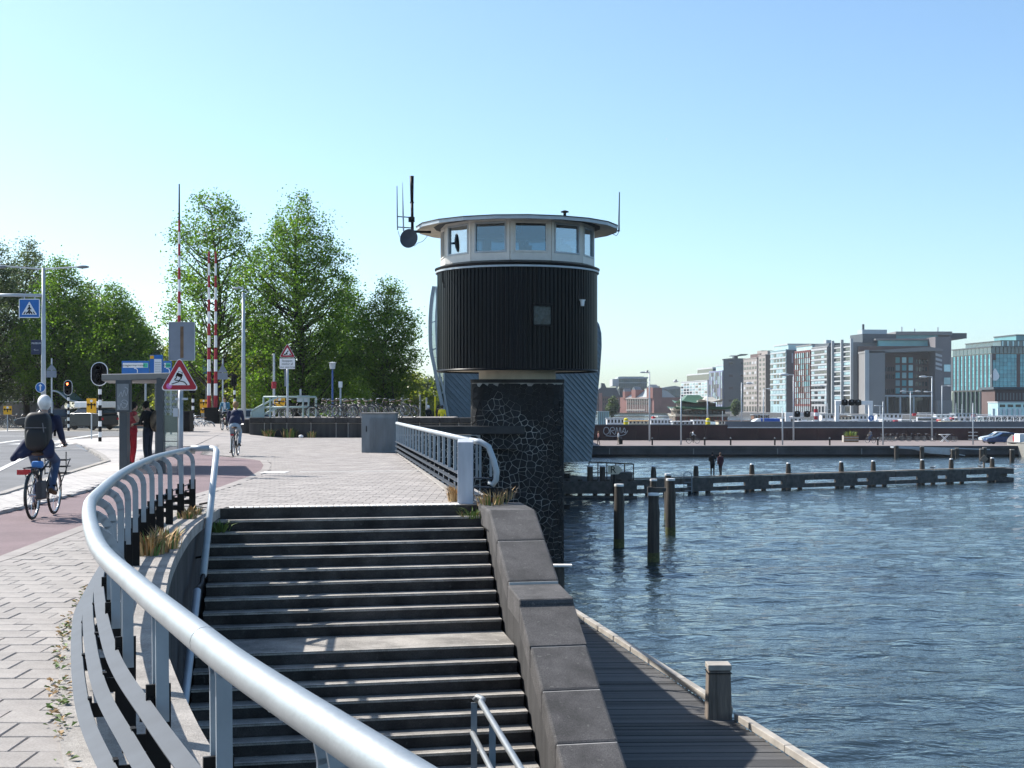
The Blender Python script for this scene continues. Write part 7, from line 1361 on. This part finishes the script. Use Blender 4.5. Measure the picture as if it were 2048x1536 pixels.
b, L_, H = block('dark slab building with a blue purple striped facade and roof wing', 1419, 1445, 742, 60, purpf, 8, 8, [lightglass, purpf, darkglass], pierm=lgrey, endm=slate, seed=3, ww=.5, wh=.95); MB().b2(-.35, -.02, -60, -.6, 0, H + 8.6).build('end_wall', slate, b); step(b, 0, L_ * .8, -55, -3, H + .5, H + 4, lightglass); step(b, 0, L_ * .8, -55, -2.6, H + 4, H + 4.8, wgrey); step(b, 0, L_ * .5, -55, -5, H + 4.8, H + 8.4, lightglass); step(b, 0, L_ * .5, -55, -4.6, H + 8.4, H + 9.2, slate)  # end wall faces away from the sun, its shade put into a darker colour
m = MB(); m.extr([V(-8, -9, H + 11), V(-8, -11, H + 12), V(4, -11, H + 11.4), V(16, -11, H + 12), V(16, -9, H + 11)], (0, -6, 0)); m.build('roof_wing', slate, b); MB().b2(2, 6, -12, -9, H + 8, H + 11).build('wing_stem', slate, b)
for j in range(14): inst(unitbox(darkglass), 'window', b, (-.37, -6 - (j % 4) * 9, 8 + (j // 4) * 9), (0, 0, 0), (.05, 3.0, 1.6))
b, L_, H = block('beige grey apartment block with small scattered windows', 1487, 1514, 716, 40, beigef, 9, 5, [darkglass, darkglass, wgrey], bandm=None, seed=4, skip=.08, ww=.6, wh=.5, balc=None, end_rows=0); step(b, 0, L_ * .7, -20, -2, H + .5, H + 3, brownf); step(b, 0, L_ * .3, -20, -3, H + 3, H + 5, beigef)
b, L_, H = block('narrow beige block with brown end wall beside the pale cyan building', 1517, 1531, 710, 40, beigef, 10, 2, [darkglass, darkglass], seed=5, ww=.45, wh=.5); MB().b2(-.3, -.02, -40, -.3, 0, H).build('end_wall', brownf, b); step(b, 2, L_, -20, -2, H + .5, H + 3, beigef)  # shade of the end wall painted in as a darker brown
b, L_, H = block('pale cyan white building with open balcony bands', 1541, 1572, 700, 42, cyanw, 10, 5, [lightglass, darkglass, cyanw, darkglass], bandm=wgrey, seed=6, ww=.7, wh=.55); MB().b2(-.3, -.02, -42, -.3, 0, H).build('end_wall', slate, b); step(b, 0, L_ * .9, -30, -1.5, H + .5, H + 3.2, lightglass); step(b, 0, L_ * .9, -30, -1, H + 3.2, H + 4, wgrey)  # end wall darker than the facade: shade put into its colour
for j in range(5): inst(unitbox(lightglass), 'window', b, (-.33, -4 - j * 4, H - 5), (0, 0, 0), (.05, .8, 6))
b, L_, H = block('building with dull red vertical stripes between pale glass', 1590, 1621, 701, 40, redf, 9, 8, [lightglass, lightglass, tealglass, darkglass], pierm=redf, seed=7, ww=.55, wh=.85); step(b, 0, L_, -30, -1, H + .5, H + 3, lightglass); step(b, 0, L_, -30, -.5, H + 3, H + 3.8, stonef)
b, L_, H = block('grey framed building with dark ribbon windows and roof terrace', 1623, 1656, 693, 40, lgrey, 11, 5, [darkglass, darkglass, lightglass, cyanw], bandm=wgrey, seed=8, ww=.85, wh=.45); MB().b2(-.3, -.02, -40, -.3, 0, H).build('end_wall', slate, b); MB().b2(-.3, 0, -.3, .8, 0, H).build('frame_edge', stonef, b); step(b, 4, L_, -25, -2, H + .5, H + 2.2, slate); step(b, L_ * .6, L_ * .75, -8, -5, H + .5, H + 4.5, palesteel)  # unlit end wall, with the shade painted in as dark slate
b, L_, H = block('balcony building with two tall white framed bays', 1668, 1706, 688, 40, slate, 12, 2, [darkglass, lightglass], bandm=wgrey, seed=9, ww=.86, wh=.55); 
for x in (0, L_ / 2, L_): MB().b2(x - .5, x + .5, 0, 1.5, 0, H + 3).build('frame_pier', wgrey, b)
MB().b2(-.3, -.02, -40, -.3, 0, H + 1).build('end_wall', stonef, b); step(b, -1, L_ * .6, -24, -5, H + .5, H + 5.5, slate); step(b, 2, 9, -20, -6, H + 5.5, H + 8, palesteel); step(b, 4, 5, -8, -7, H + 8, H + 11, slate, 'chimney')
for j in range(6): inst(unitbox(darkglass), 'window', b, (-.34, -9, 6 + j * 5), (0, 0, 0), (.08, 3, 2))
# library with the deep stone frame: its end faces the camera
Zl = 752; k = Zl / F; c = V((1737 - CX) * k, Zl, GZ); b = thing('library_building', 'large stone framed building with a deep recessed dark facade and canopy', 'building', c); 
def lx(px): return (px - 1737) * k
def lz(py): return EYE + (HY - py) * k - GZ
MB().b2(lx(1731), lx(1904), 14, 60, -.2, lz(690)).build('main_wall', brownf, b); MB().b2(lx(1730.5), lx(1770), 0, 13.9, -.2, lz(702)).build('stone_pier', stonef, b); MB().b2(lx(1729.5), lx(1738), -.4, 0, -.2, lz(700)).build('lit_edge', wgrey, b)  # lit_edge: sunlight on the pier's edge put into a paler colour
m = MB(); m.extr([V(lx(1729.5), 0, lz(702)), V(lx(1860), 0, lz(693.5)), V(lx(1886), 0, lz(698)), V(lx(1886), 0, lz(702)), V(lx(1865), 0, lz(702)), V(lx(1729.5), 0, lz(706))], (0, 15, 0)); m.build('canopy', stonef, b); MB().b2(lx(1873), lx(1905), 2, 30, -.2, lz(673)).build('stone_tower', mat('dark_stone_tower', (.15, .14, .15), .75), b)
MB().b2(lx(1772), lx(1876), 16, 20, lz(693), lz(678)).build('glass_strip', tealglass, b); MB().b2(lx(1895), lx(1940), 40, 70, -.2, lz(679)).build('rear_wall', mat('rear_stone', (.1, .1, .11), .75), b); MB().b2(lx(1764), lx(1888), 13.5, 40, lz(678), lz(674.5)).build('roof_edge', stonef, b); MB().b2(lx(1806), lx(1900), 22, 60, lz(674), lz(666)).build('glass_strip', tealglass, b); MB().b2(lx(1812), lx(1928), 20, 60, lz(666), lz(659)).build('roof_block', stonef, b); MB().b2(lx(1929), lx(1965), 26, 60, lz(672), lz(661)).build('roof_block', slate, b)
for i in range(3):
    for j in range(6): inst(unitbox(lightglass if (i + j) % 2 else tealglass), 'window', b, (lx(1809.5 + i * 13.3), 13.9, lz(718.5 + j * 15.6)), (0, 0, 0), (8.5 * k, .3, 11.5 * k))
for i in range(7):
    for j in range(7): 
        if (i * 3 + j) % 3: inst(unitbox(darkglass), 'window', b, (lx(1776 + i * 4.2), 13.9, lz(722 + j * 15)), (0, 0, 0), (2.6 * k, .25, 9 * k))
for i in range(4):
    for j in range(6): inst(unitbox(darkglass), 'window', b, (lx(1848 + i * 6.5), 13.9, lz(722 + j * 15)), (0, 0, 0), (4 * k, .25, 9 * k))
for x in (1781, 1807, 1834): MB().b2(lx(x) - .4, lx(x) + .4, 6, 7, 0, lz(793)).build('column', palesteel, b)
MB().b2(lx(1772), lx(1872), 5, 14, lz(793), lz(790)).build('entrance_slab', palesteel, b); MB().b2(lx(1772), lx(1872), 13.6, 13.85, 0, lz(795)).build('entrance_glass', darkglass, b)
m = MB(); 
for j in range(4): m.extr([V(lx(1873.5), 1.6, lz(705 + j * 9 + 6)), V(lx(1886), 1.6, lz(700 + j * 9 + 14)), V(lx(1886), 1.6, lz(700 + j * 9 + 10)), V(lx(1873.5), 1.6, lz(705 + j * 9 + 1))], (0, .35, 0))
m.build('light_panel', wgrey, b)
for y in (736, 762): MB().b2(lx(1890), lx(1903), 1.6, 2, lz(y + 7), lz(y - 7)).build('window', lightglass, b)
MB().b2(lx(1868), lx(1900), -6, -2, -.2, lz(801)).build('grey_cube', stonef, b)
for x, h in ((1845, 645), (1872, 649), (1921, 646)): MB().tube([(lx(x), 40, lz(660)), (lx(x), 40, lz(h))], .35, 6).build('roof_mast', palesteel, b)
# glass office at the right
A, B = LP(1906), LP(1984); b = thing('glass_office', 'teal glass office with dark vertical fins and a white drop shaped logo', 'building', V(B.x, B.y, GZ), ANG); L_ = (A - B).length; kz = B.y / F
def gz(py): return EYE + (HY - py) * kz - GZ
MB().b2(0, L_, -45, 0, -.2, gz(694)).build('core', darkglass, b)
n = 10
for i in range(n):
    for r_ in range(9): z0_, z1_ = gz(779) + (gz(708) - gz(779)) * r_ / 9, gz(779) + (gz(708) - gz(779)) * (r_ + 1) / 9; inst(unitbox(tealglass), 'pane', b, (L_ * (i + .5) / n - .3, .1, (z0_ + z1_) / 2), (0, 0, 0), (L_ / n * .62, .3, (z1_ - z0_) * .94))
    inst(unitbox(bluglass), 'pane', b, (L_ * (i + .5) / n, .15, gz(700)), (0, 0, 0), (L_ / n * .92, .3, gz(694) - gz(707)))
for i in range(n + 1): MB().b2(L_ * i / n - .9, L_ * i / n + .9, 0, .5, gz(780), gz(708)).build('fin', slate, b)
for i in range(17):
    for r_ in range(9): z0_, z1_ = gz(779) + (gz(708) - gz(779)) * r_ / 9, gz(779) + (gz(708) - gz(779)) * (r_ + 1) / 9; inst(unitbox(tealglass), 'pane', b, (-.12, -.6 - i * 1.75, (z0_ + z1_) / 2), (0, 0, 0), (.2, 1.6, (z1_ - z0_) * .95))
    inst(unitbox(bluglass), 'pane', b, (-.14, -.6 - i * 1.75, gz(700)), (0, 0, 0), (.2, 1.3, gz(694) - gz(707)))
MB().b2(-.4, L_ + .4, -45, .6, gz(694), gz(692)).build('cornice', slate, b); MB().b2(-.3, L_ + .3, -45, .5, gz(781), gz(779)).build('cornice', slate, b)
MB().b2(4, L_, -48, -6, gz(692), gz(681)).build('upper_glass', bluglass, b); MB().b2(3.6, L_, -48, -5.6, gz(681), gz(679.5)).build('cornice', slate, b); MB().b2(10, L_ * .8, -60, -16, gz(679.5), gz(668)).build('top_glass', tealglass, b); MB().b2(9.6, L_ * .8, -60, -15.6, gz(668), gz(666)).build('cornice', slate, b)
for i in range(16): MB().b2(3.7, 4, -7 - i * 2.4, -6.4 - i * 2.4, gz(692), gz(681)).build('mullion', lightglass, b)
MB().b2(-.3, 0, -12.6, -11, gz(780), gz(708)).build('dark_band', brownf, b); MB().b2(-.6, .2, -1.5, .3, gz(720), gz(708)).build('corner_panel', brownf, b)
m = MB(); q = [V(-.45, -1.2 + 1.9 * math.sin(a) * (1 if math.cos(a) < 0 else 1 - .6 * math.cos(a)), gz(751) + (2.2 if math.cos(a) < 0 else 3.0) * math.cos(a)) for a in [2 * math.pi * i / 24 for i in range(24)]]; m.extr(q, (.2, 0, 0)); m.build('logo_drop', signwhite, b)
MB().b2(0, L_, .1, .4, .2, gz(783)).build('ground_glass', mat('green_dark_glass', (.03, .06, .05), .15, spec=.8), b)
for i in range(9): MB().b2(L_ * i / 9, L_ * i / 9 + .8, .3, 1.2, 0, gz(782)).build('column', slate, b)
Z = 420; k = Z / F; b = thing('brown_pavilion', 'low brown slatted pavilion before the glass office', 'building', V((1990 - CX) * k, Z, GZ)); MB().b2(0, 16, 0, 12, -.2, EYE + (HY - 779) * k - GZ).build('wall', brownf, b); MB().b2(-.6, 17, -.6, 12, EYE + (HY - 779) * k - GZ, EYE + (HY - 774) * k - GZ).build('roof', slate, b)
for i in range(13): MB().b2(.6 + i * .95, .9 + i * .95, -.1, 0, EYE + (HY - 800) * k - GZ, EYE + (HY - 786) * k - GZ).build('light_slat', stonef, b)
Z = 380; k = Z / F; b = thing('white_hall', 'low white and pale blue hall with tall glazed bays', 'building', V((1996 - CX) * k, Z, GZ)); h = EYE + (HY - 803) * k - GZ; MB().b2(0, 14, 0, 8, -.2, h).build('wall', lightglass, b); MB().b2(-.2, 14, -.3, 8, h - .3, h).build('roof_edge', wgrey, b)
for i in range(5): MB().b2(.5 + i * 2.1, 1.9 + i * 2.1, -.08, 0, h - 1.5, h - .8).build('window', darkglass, b)
for i in range(6): MB().b2(-1.6 + i * 1.4, -.9 + i * 1.4, -.35, -.1, 0, h - 1.9).build('white_panel', whitep, b)
# station group
Z = 900; k = Z / F
def fp(px, py): return V((px - CX) * k, 0, EYE + (HY - py) * k - GZ)
def farb(name, label, px0, ZZ): return thing(name, label, 'building', V((px0 - CX) * ZZ / F, ZZ, GZ))
pinkb = mat('pink_brick_facade', (.36, .17, .14), .85, var=.15, scale=.1); stoneb = mat('pale_stone_trim', (.55, .48, .42), .8); slateR = mat('slate_roof_b', (.2, .22, .24), .6); darkbr = mat('dark_brick_facade', (.12, .075, .075), .85, var=.15, scale=.1)
b = farb('red_brick_hall', 'red brick station building with pale dormered roof and gables', 1240, Z); hx = lambda px: (px - 1240) * k; hz = lambda py: EYE + (HY - py) * k - GZ
MB().b2(hx(1240), hx(1301), 0, 25, -.2, hz(795)).build('wall', pinkb, b); m = MB(); m.add([(hx(1251), 0, hz(795)), (hx(1292), 0, hz(795)), (hx(1290), 8, hz(781)), (hx(1257), 8, hz(781)), (hx(1251), 25, hz(795)), (hx(1292), 25, hz(795)), (hx(1290), 17, hz(781)), (hx(1257), 17, hz(781))], [(0, 1, 2, 3), (3, 2, 6, 7), (7, 6, 5, 4), (0, 3, 7, 4), (1, 5, 6, 2)]); m.build('roof', mat('pale_slate', (.42, .45, .44), .4), b)
for x0, x1, yt in ((1262, 1269, 780), (1289, 1300, 776), (1246, 1250, 783)): MB().b2(hx(x0), hx(x1), -.5, 8, hz(797), hz(yt)).build('gable', pinkb, b); m = MB(); m.extr([V(hx(x0), -.5, hz(yt)), V(hx(x1), -.5, hz(yt)), V(hx((x0 + x1) / 2), -.5, hz(yt - 6))], (0, 6, 0)); m.build('gable_top', slateR, b)
for i in range(14): MB().b2(hx(1253 + i * 3.2), hx(1253.7 + i * 3.2), -.4, 0, .2, hz(797)).build('pilaster', stoneb, b)
for i in range(13):
    for yy in (800, 806): inst(unitbox(darkglass), 'window', b, (hx(1255 + i * 3.2), -.1, hz(yy + 1)), (0, 0, 0), (1.4 * k, .2, 4 * k))
MB().b2(hx(1251), hx(1291), -.6, -.41, hz(798), hz(796)).build('cornice', stoneb, b); MB().b2(hx(1252), hx(1286), -.6, -.41, hz(821), hz(819)).build('cornice', stoneb, b)
b.rotation_euler = (0, 0, R(-48)); b.scale = (1.5, 1, 1)
b = farb('dark_station_wing', 'dark brick wing with chimneys beside the red brick hall', 1301, Z); hx = lambda px: (px - 1301) * k; MB().b2(hx(1301), hx(1334), 0, 25, -.2, hz(779)).build('wall', darkbr, b); m = MB(); m.extr([V(hx(1316), -.2, hz(795)), V(hx(1316), -.2, hz(775)), V(hx(1328), -.2, hz(776)), V(hx(1334), -.2, hz(797))], (0, 12, 0)); m.build('roof', slateR, b)
for x in (1305, 1311.5, 1317.5): MB().b2(hx(x), hx(x + 2.2), 1, 3, hz(779), hz(772)).build('chimney', darkbr, b)
for i in range(8):
    for yy in (792, 804, 816): inst(unitbox(darkglass), 'window', b, (hx(1304 + i * 3.6), -.1, hz(yy)), (0, 0, 0), (1.5 * k, .2, 4.5 * k))
Z2 = 980; b = farb('glass_hotel', 'floating looking glass hotel block on slanted columns', 1224, Z2); k2 = Z2 / F; hx = lambda px: (px - 1224) * k2; hz2 = lambda py: EYE + (HY - py) * k2 - GZ
MB().b2(hx(1238), hx(1294), 0, 30, hz2(777), hz2(757)).build('glass_box', bluglass, b); MB().b2(hx(1236), hx(1296), -.5, 30, hz2(757), hz2(754)).build('roof_slab', palesteel, b); MB().b2(hx(1240), hx(1288), 2, 28, hz2(754), hz2(753)).build('roof_planting', slate, b); MB().b2(hx(1225), hx(1237.5), 0, 30, hz2(772), hz2(758)).build('white_box', wgrey, b); MB().b2(hx(1235), hx(1297), -.6, -.05, hz2(766), hz2(765)).build('floor_edge', palesteel, b)
for i in range(15): MB().b2(hx(1239 + i * 3.8), hx(1239.5 + i * 3.8), -.3, 0, hz2(777), hz2(757)).build('mullion', slate, b)
m = MB(); m.bar((hx(1235), 2, hz2(773)), (hx(1226), 2, hz2(792)), 1.2, 1.2); m.build('slanted_column', palesteel, b); MB().b2(hx(1240), hx(1290), 4, 26, -.2, hz2(777)).build('lower_block', slate, b)
Z3 = 940; b = farb('dark_gabled_block', 'dark gabled brick block nearest the pavilion edge', 1196, Z3); k3 = Z3 / F; hx = lambda px: (px - 1196) * k3; hz3 = lambda py: EYE + (HY - py) * k3 - GZ
MB().b2(hx(1180), hx(1240), 0, 25, -.2, hz3(793)).build('wall', darkbr, b); m = MB(); m.extr([V(hx(1180), -.3, hz3(793)), V(hx(1240), -.3, hz3(793)), V(hx(1232), -.3, hz3(775)), V(hx(1202), -.3, hz3(775))], (0, 25, 0)); m.build('roof', slate, b); m = MB(); m.extr([V(hx(1202), -1, hz3(776)), V(hx(1213), -1, hz3(776)), V(hx(1209), -1, hz3(767)), V(hx(1203), -1, hz3(766))], (0, 8, 0)); m.build('roof_lantern', slate, b); MB().b2(hx(1198), hx(1204), -2, 0, -.2, hz3(786)).build('stair_tower', pinkb, b)
for i in range(8):
    for yy in (799, 808): inst(unitbox(darkglass), 'window', b, (hx(1207 + i * 4), -.1, hz3(yy)), (0, 0, 0), (2 * k3, .2, 4.5 * k3))
Z4 = 1150; b = farb('vaulted_glass_hall', 'grey glass hall with a shallow vaulted roof', 1322, Z4); k4 = Z4 / F; hx = lambda px: (px - 1322) * k4; hz4 = lambda py: EYE + (HY - py) * k4 - GZ
MB().b2(hx(1326), hx(1361), 0, 40, -.2, hz4(777)).build('glass_wall', bluglass, b); m = MB(); m.extr([V(hx(1318), -1, hz4(777)), V(hx(1325), -1, hz4(780)), V(hx(1361), -1, hz4(777)), V(hx(1361), -1, hz4(774)), V(hx(1350), -1, hz4(771.5)), V(hx(1335), -1, hz4(773.5))], (0, 40, 0)); m.build('roof', slateR, b)
for i in range(12): MB().b2(hx(1327 + i * 2.9), hx(1327.4 + i * 2.9), -.4, 0, 0, hz4(777)).build('mullion', slate, b)
# low blue kiosk and station front clutter
b = farb('blue_kiosk', 'small pale blue glazed kiosk beside the pavilion edge', 1196, 400); k5 = 400 / F; MB().b2(0, 22 * k5, 0, 3, -3, EYE + (HY - 824) * k5 - GZ).build('wall', lightglass, b); MB().b2(-.2, 22.5 * k5, -.2, 3, EYE + (HY - 824) * k5 - GZ, EYE + (HY - 822.5) * k5 - GZ).build('roof', palesteel, b)
for i in range(5): MB().b2(i * 4.4 * k5, i * 4.4 * k5 + .15, -.1, 0, -3, EYE + (HY - 824) * k5 - GZ).build('mullion', slate, b)
# floating pagoda restaurant
Zp2 = 330; k = Zp2 / F; b = thing('pagoda_restaurant', 'floating pagoda restaurant with green flared roofs', 'building', V((1405 - CX) * k, Zp2, WZ)); rx = lambda px: (px - 1405) * k; rz_ = lambda py: EYE + (HY - py) * k - WZ; greent = mat('green_roof_tile', (.05, .12, .07), .5, var=.2); palet = mat('pale_roof_tile', (.45, .42, .36), .6)
MB().b2(rx(1346), rx(1455), -3, 12, 0, 1.6).build('float', darkcon, b)
def flare(mb, x0, x1, y0, y1, z0, z1, in_, mi=0):
    xm, ym = (x0 + x1) / 2, (y0 + y1) / 2; lv = []
    for t in (0, .25, .5, .75, 1): s_ = 1 - (1 - in_) * t; z = z0 + (z1 - z0) * (t ** 1.6); lv.append((s_, z))
    vs_ = []
    for s_, z in lv:
        for i, (cx_, cy_) in enumerate(((x0, y0), (xm, y0), (x1, y0), (x1, ym), (x1, y1), (xm, y1), (x0, y1), (x0, ym))): vs_.append((xm + (cx_ - xm) * s_, ym + (cy_ - ym) * s_, z + (.7 if i % 2 == 0 and s_ == 1 else 0)))
    mb.add(vs_, [(8 * i + j, 8 * i + (j + 1) % 8, 8 * i + 8 + (j + 1) % 8, 8 * i + 8 + j) for i in range(4) for j in range(8)] + [tuple(range(32, 40)), tuple(range(7, -1, -1))])
for z0_, z1_, x0, x1, y0 in ((843, 832, 1348, 1452, -2.5), (831, 819, 1352, 1448, -2), (817, 806, 1362, 1430, -1)): MB().b2(rx(x0), rx(x1), y0, 10, rz_(z0_), rz_(z1_)).build('storey', mat('pagoda_wall', (.13, .1, .08), .7, var=.3), b)
m = MB(); flare(m, rx(1342), rx(1380), -4, 4, rz_(821), rz_(815), .6); m.build('porch_roof', palet, b); m = MB(); flare(m, rx(1345), rx(1458), -4.5, 12, rz_(819), rz_(813), .75); m.build('middle_roof', greent, b); m = MB(); flare(m, rx(1354), rx(1424), -2.5, 11, rz_(806), rz_(790), .35); m.build('upper_roof', greent, b); m = MB(); flare(m, rx(1392), rx(1440), -6, 2, rz_(804), rz_(794), .25); m.build('front_roof', palet, b); m = MB(); flare(m, rx(1346), rx(1455), -4.2, 12, rz_(833), rz_(829), .85); m.build('lower_roof', palet, b)
for i in range(14): MB().b2(rx(1352 + i * 7.2), rx(1352 + i * 7.2) + .25, -2.75, -2.5, rz_(843), rz_(833)).build('red_column', redf, b)
for i in range(12): inst(unitbox(darkglass), 'window', b, (rx(1358 + i * 7.6), -2.05, rz_(825)), (0, 0, 0), (4.5 * k, .15, 6 * k))

# ------------------------------------------------------------------ thin summer haze
hm_ = bpy.data.materials.new('haze'); hm_.use_nodes = True; N_ = hm_.node_tree.nodes; N_.remove(N_['Principled BSDF']); pvn = N_.new('ShaderNodeVolumePrincipled'); pvn.inputs['Color'].default_value = (.88, .95, 1, 1); pvn.inputs['Density'].default_value = .00008; pvn.inputs['Anisotropy'].default_value = .3; hm_.node_tree.links.new(pvn.outputs[0], N_['Material Output'].inputs['Volume'])
o = MB().b2(-1650, 1750, -60, 1950, -11, 75).build('haze', hm_); tag(o, 'thin summer haze over the harbour', 'haze', kind='stuff')
# ------------------------------------------------------------------ trees
def tree(name, label, base, h, env, lm, nclump, nleaf, ls, trunk_r, seed, crown0=.25, sig=.5, dmin=.62, group=None, lean=(0, 0)):
    """env(t)->(half width) for t in 0..1 up the crown; leaves are small quads gathered round twig ends"""
    rd_ = np.random.default_rng(seed); rnd = random.Random(seed); b = thing(name, label, 'tree', base, group=group)
    ctr = lambda z: Vector((lean[0] * z / h + .25 * math.sin(z * .5 + seed), lean[1] * z / h + .25 * math.cos(z * .4 + seed), z))
    tm = MB(); zs = [-.2, .5, h * .2, h * .4, h * .6, h * .8, h * .95]; tm.tube([ctr(max(0, z)) + ZUP * min(0, z) for z in zs], [trunk_r * 1.35, trunk_r * 1.05, trunk_r * .9, trunk_r * .62, trunk_r * .4, trunk_r * .2, .02], 10)
    cl = []; tries = 0; dmin = dmin * (h / 15) ** .5
    while len(cl) < nclump and tries < 20000:
        tries += 1; t = rnd.random(); wd = env(t); a = rnd.uniform(0, 6.283); r = wd * math.sqrt(rnd.random()) ; z = h * (crown0 + (1 - crown0) * t)
        lump = .92 + .5 * mnoise.noise(Vector((math.cos(a) * 1.6 + seed, math.sin(a) * 1.6, t * 5)))
        if r > wd * lump: continue
        if r < wd * .35 and rnd.random() < .55: continue
        c = ctr(z); q = Vector((c.x + r * math.cos(a), c.y + r * math.sin(a), z))
        if any((q - o_).length_squared < dmin * dmin for o_ in cl): continue
        cl.append(q)
    limbs = [c for c in cl if rnd.random() < .42]
    for c in limbs:
        d = math.hypot(c.x - ctr(c.z).x, c.y - ctr(c.z).y); z0 = max(h * crown0 * .65, c.z - d * rnd.uniform(.6, 1.1)); s_ = ctr(z0); mid = s_.lerp(c, .5) + V(rnd.uniform(-.2, .2), rnd.uniform(-.2, .2), -.12 * d); r0 = min(trunk_r * .35, .025 + .022 * d); tm.tube([s_, mid, c], [r0, r0 * .6, .012], 5, cap=False)
    tm.build('trunk', bark, b, smooth=True)
    cen = np.array([c[:] for c in cl]); per = nleaf // max(1, len(cl)); K = per * len(cl); sg = np.repeat(rd_.uniform(.6, 1.35, len(cl)), per)[:, None] * sig
    pos = np.repeat(cen, per, 0) + rd_.normal(0, 1, (K, 3)) * sg * np.array([1, 1, .72])
    u = rd_.normal(0, 1, (K, 3)); u[:, 2] *= .6; u /= np.linalg.norm(u, axis=1)[:, None]; w = rd_.normal(0, 1, (K, 3)); w -= u * (u * w).sum(1)[:, None]; w /= np.linalg.norm(w, axis=1)[:, None]
    s = ls * rd_.uniform(.6, 1.3, (K, 1)); nn = np.cross(u, w)
    v = np.stack([pos - u * s * .55, pos + w * s * .34 + nn * s * .1, pos + u * s * .55, pos - w * s * .34 + nn * s * .1], 1).reshape(-1, 3)
    me = bpy.data.meshes.new('crown'); me.vertices.add(4 * K); me.vertices.foreach_set('co', v.ravel()); me.loops.add(4 * K); me.loops.foreach_set('vertex_index', np.arange(4 * K, dtype=np.int32)); me.polygons.add(K); me.polygons.foreach_set('loop_start', np.arange(0, 4 * K, 4, dtype=np.int32)); me.materials.append(lm); me.update(calc_edges=True); me.validate()
    o = bpy.data.objects.new('crown', me); COL.objects.link(o); o.parent = b; return b
def rounded(w, p=.35, top=.12): return lambda t: w * (min(1, t / p) ** .5 if t < p else max(top, 1 - ((t - p) / (1 - p)) ** 1.7))
def at(px, Z): return V((px - CX) * Z / F, Z, 0)
def hgt(y, Z): return EYE + (HY - y) * Z / F
tree('plane_tree', 'open leafy tree behind the red and white barrier poles', at(437, 104), hgt(392, 104), lambda t: 4.9 * (min(1, .5 + t / .3) if t < .25 else (1.02 - .75 * (t - .25) if t < .75 else max(.15, .64 - 1.7 * (t - .75)))), leafA, 230, 19000, .185, .3, 3, .24, .40, lean=(-.3, 0))
tree('plane_tree', 'tallest broad tree behind the bridge sign', at(597, 100), hgt(390, 100), lambda t: 4.75 * (.98 if t < .45 else max(.12, .98 - 1.0 * ((t - .45) / .55) ** 1.8)), leafA, 430, 46000, .165, .34, 5, .12, .42)
tree('maple_tree', 'smaller round tree with dark trunk beside the pavilion', at(776, 98), hgt(566, 98), lambda t: 2.75 * (min(1, .5 + t * 1.6) if t < .35 else max(.12, 1.06 - ((t - .35) / .65) ** 1.5)), leafA, 220, 25000, .145, .24, 8, .2, .36)
tree('plane_tree', 'dark spreading tree beside the tallest one', at(690, 108), hgt(560, 108), rounded(3.0), leafA, 190, 20000, .17, .26, 9, .15, .42)
tree('lime_tree', 'sunlit yellow green tree between two big crowns', at(515, 118), hgt(640, 118), rounded(3.2), leafC, 150, 16000, .19, .24, 12, .1, .45)
for i, (px, Z, yt, w_, lm, lab, sd) in enumerate(((-12, 118, 492, 4.4, leafB, 'tall dull green tree at the far side of the road, half out of frame', 31), (48, 124, 478, 4.6, leafB, 'tallest dull tree behind the signal mast', 32), (112, 116, 515, 4.0, leafA, 'leafy tree right of the signal mast', 33), (172, 122, 572, 3.6, leafB, 'rounded tree above the small red traffic light', 34), (225, 114, 572, 3.4, leafA, 'tree above the tall striped traffic light', 35), (262, 126, 625, 2.8, leafB, 'last and lowest tree of the dull row beside the sky gap', 36))):
    tree('street_tree', lab, at(px, Z), hgt(yt, Z), rounded(w_, .4, .16), lm, 260, 27000, .18, .28, sd, .14, .45, group='street trees beyond the road')
for i, (px, Z, yt, w_, lm, lab, sd) in enumerate(((300, 165, 705, 3.6, leafB, 'distant low tree behind the blue direction sign', 41), (352, 160, 690, 3.4, leafC, 'distant bright tree behind the grey sign back', 42), (400, 170, 700, 4.0, leafB, 'distant dull tree behind the barrier poles', 43), (470, 165, 720, 4, leafC, 'distant bright tree left of the tall lamp post', 44), (640, 165, 720, 4.5, leafA, 'distant tree behind the park lamp', 45), (730, 170, 735, 4.2, leafB, 'distant dark tree under the maple', 46), (820, 180, 752, 4.0, leafC, 'distant bright tree next to the pale posts', 47), (858, 190, 765, 3.6, leafB, 'distant tree closest to the pavilion', 48), (548, 160, 715, 4.2, leafA, 'distant tree behind the flag pole', 49), (690, 150, 760, 3.2, leafA, 'distant low tree behind the bicycles', 50))):
    tree('park_tree', lab, at(px, Z), hgt(yt, Z), rounded(w_, .45, .3), lm, 120, 6500, .4, .22, sd, .02, .6, group='distant trees of the park')
for px, Z, yt, w_, lab, sd in ((1225, 520, 797, 1.7, 'small round tree before the dark gabled block', 61), (1471, 600, 801, 1.5, 'slim tree at the foot of the dark slab building', 62), (1400, 620, 812, 2, 'dark tree behind the pagoda roofs', 63)):
    b = tree('far_tree', lab, V((px - CX) * Z / F, Z, GZ), hgt(yt, Z) - GZ, rounded(w_, .5, .3), leafB, 60, 3500, .6, .25, sd, .1, .55)
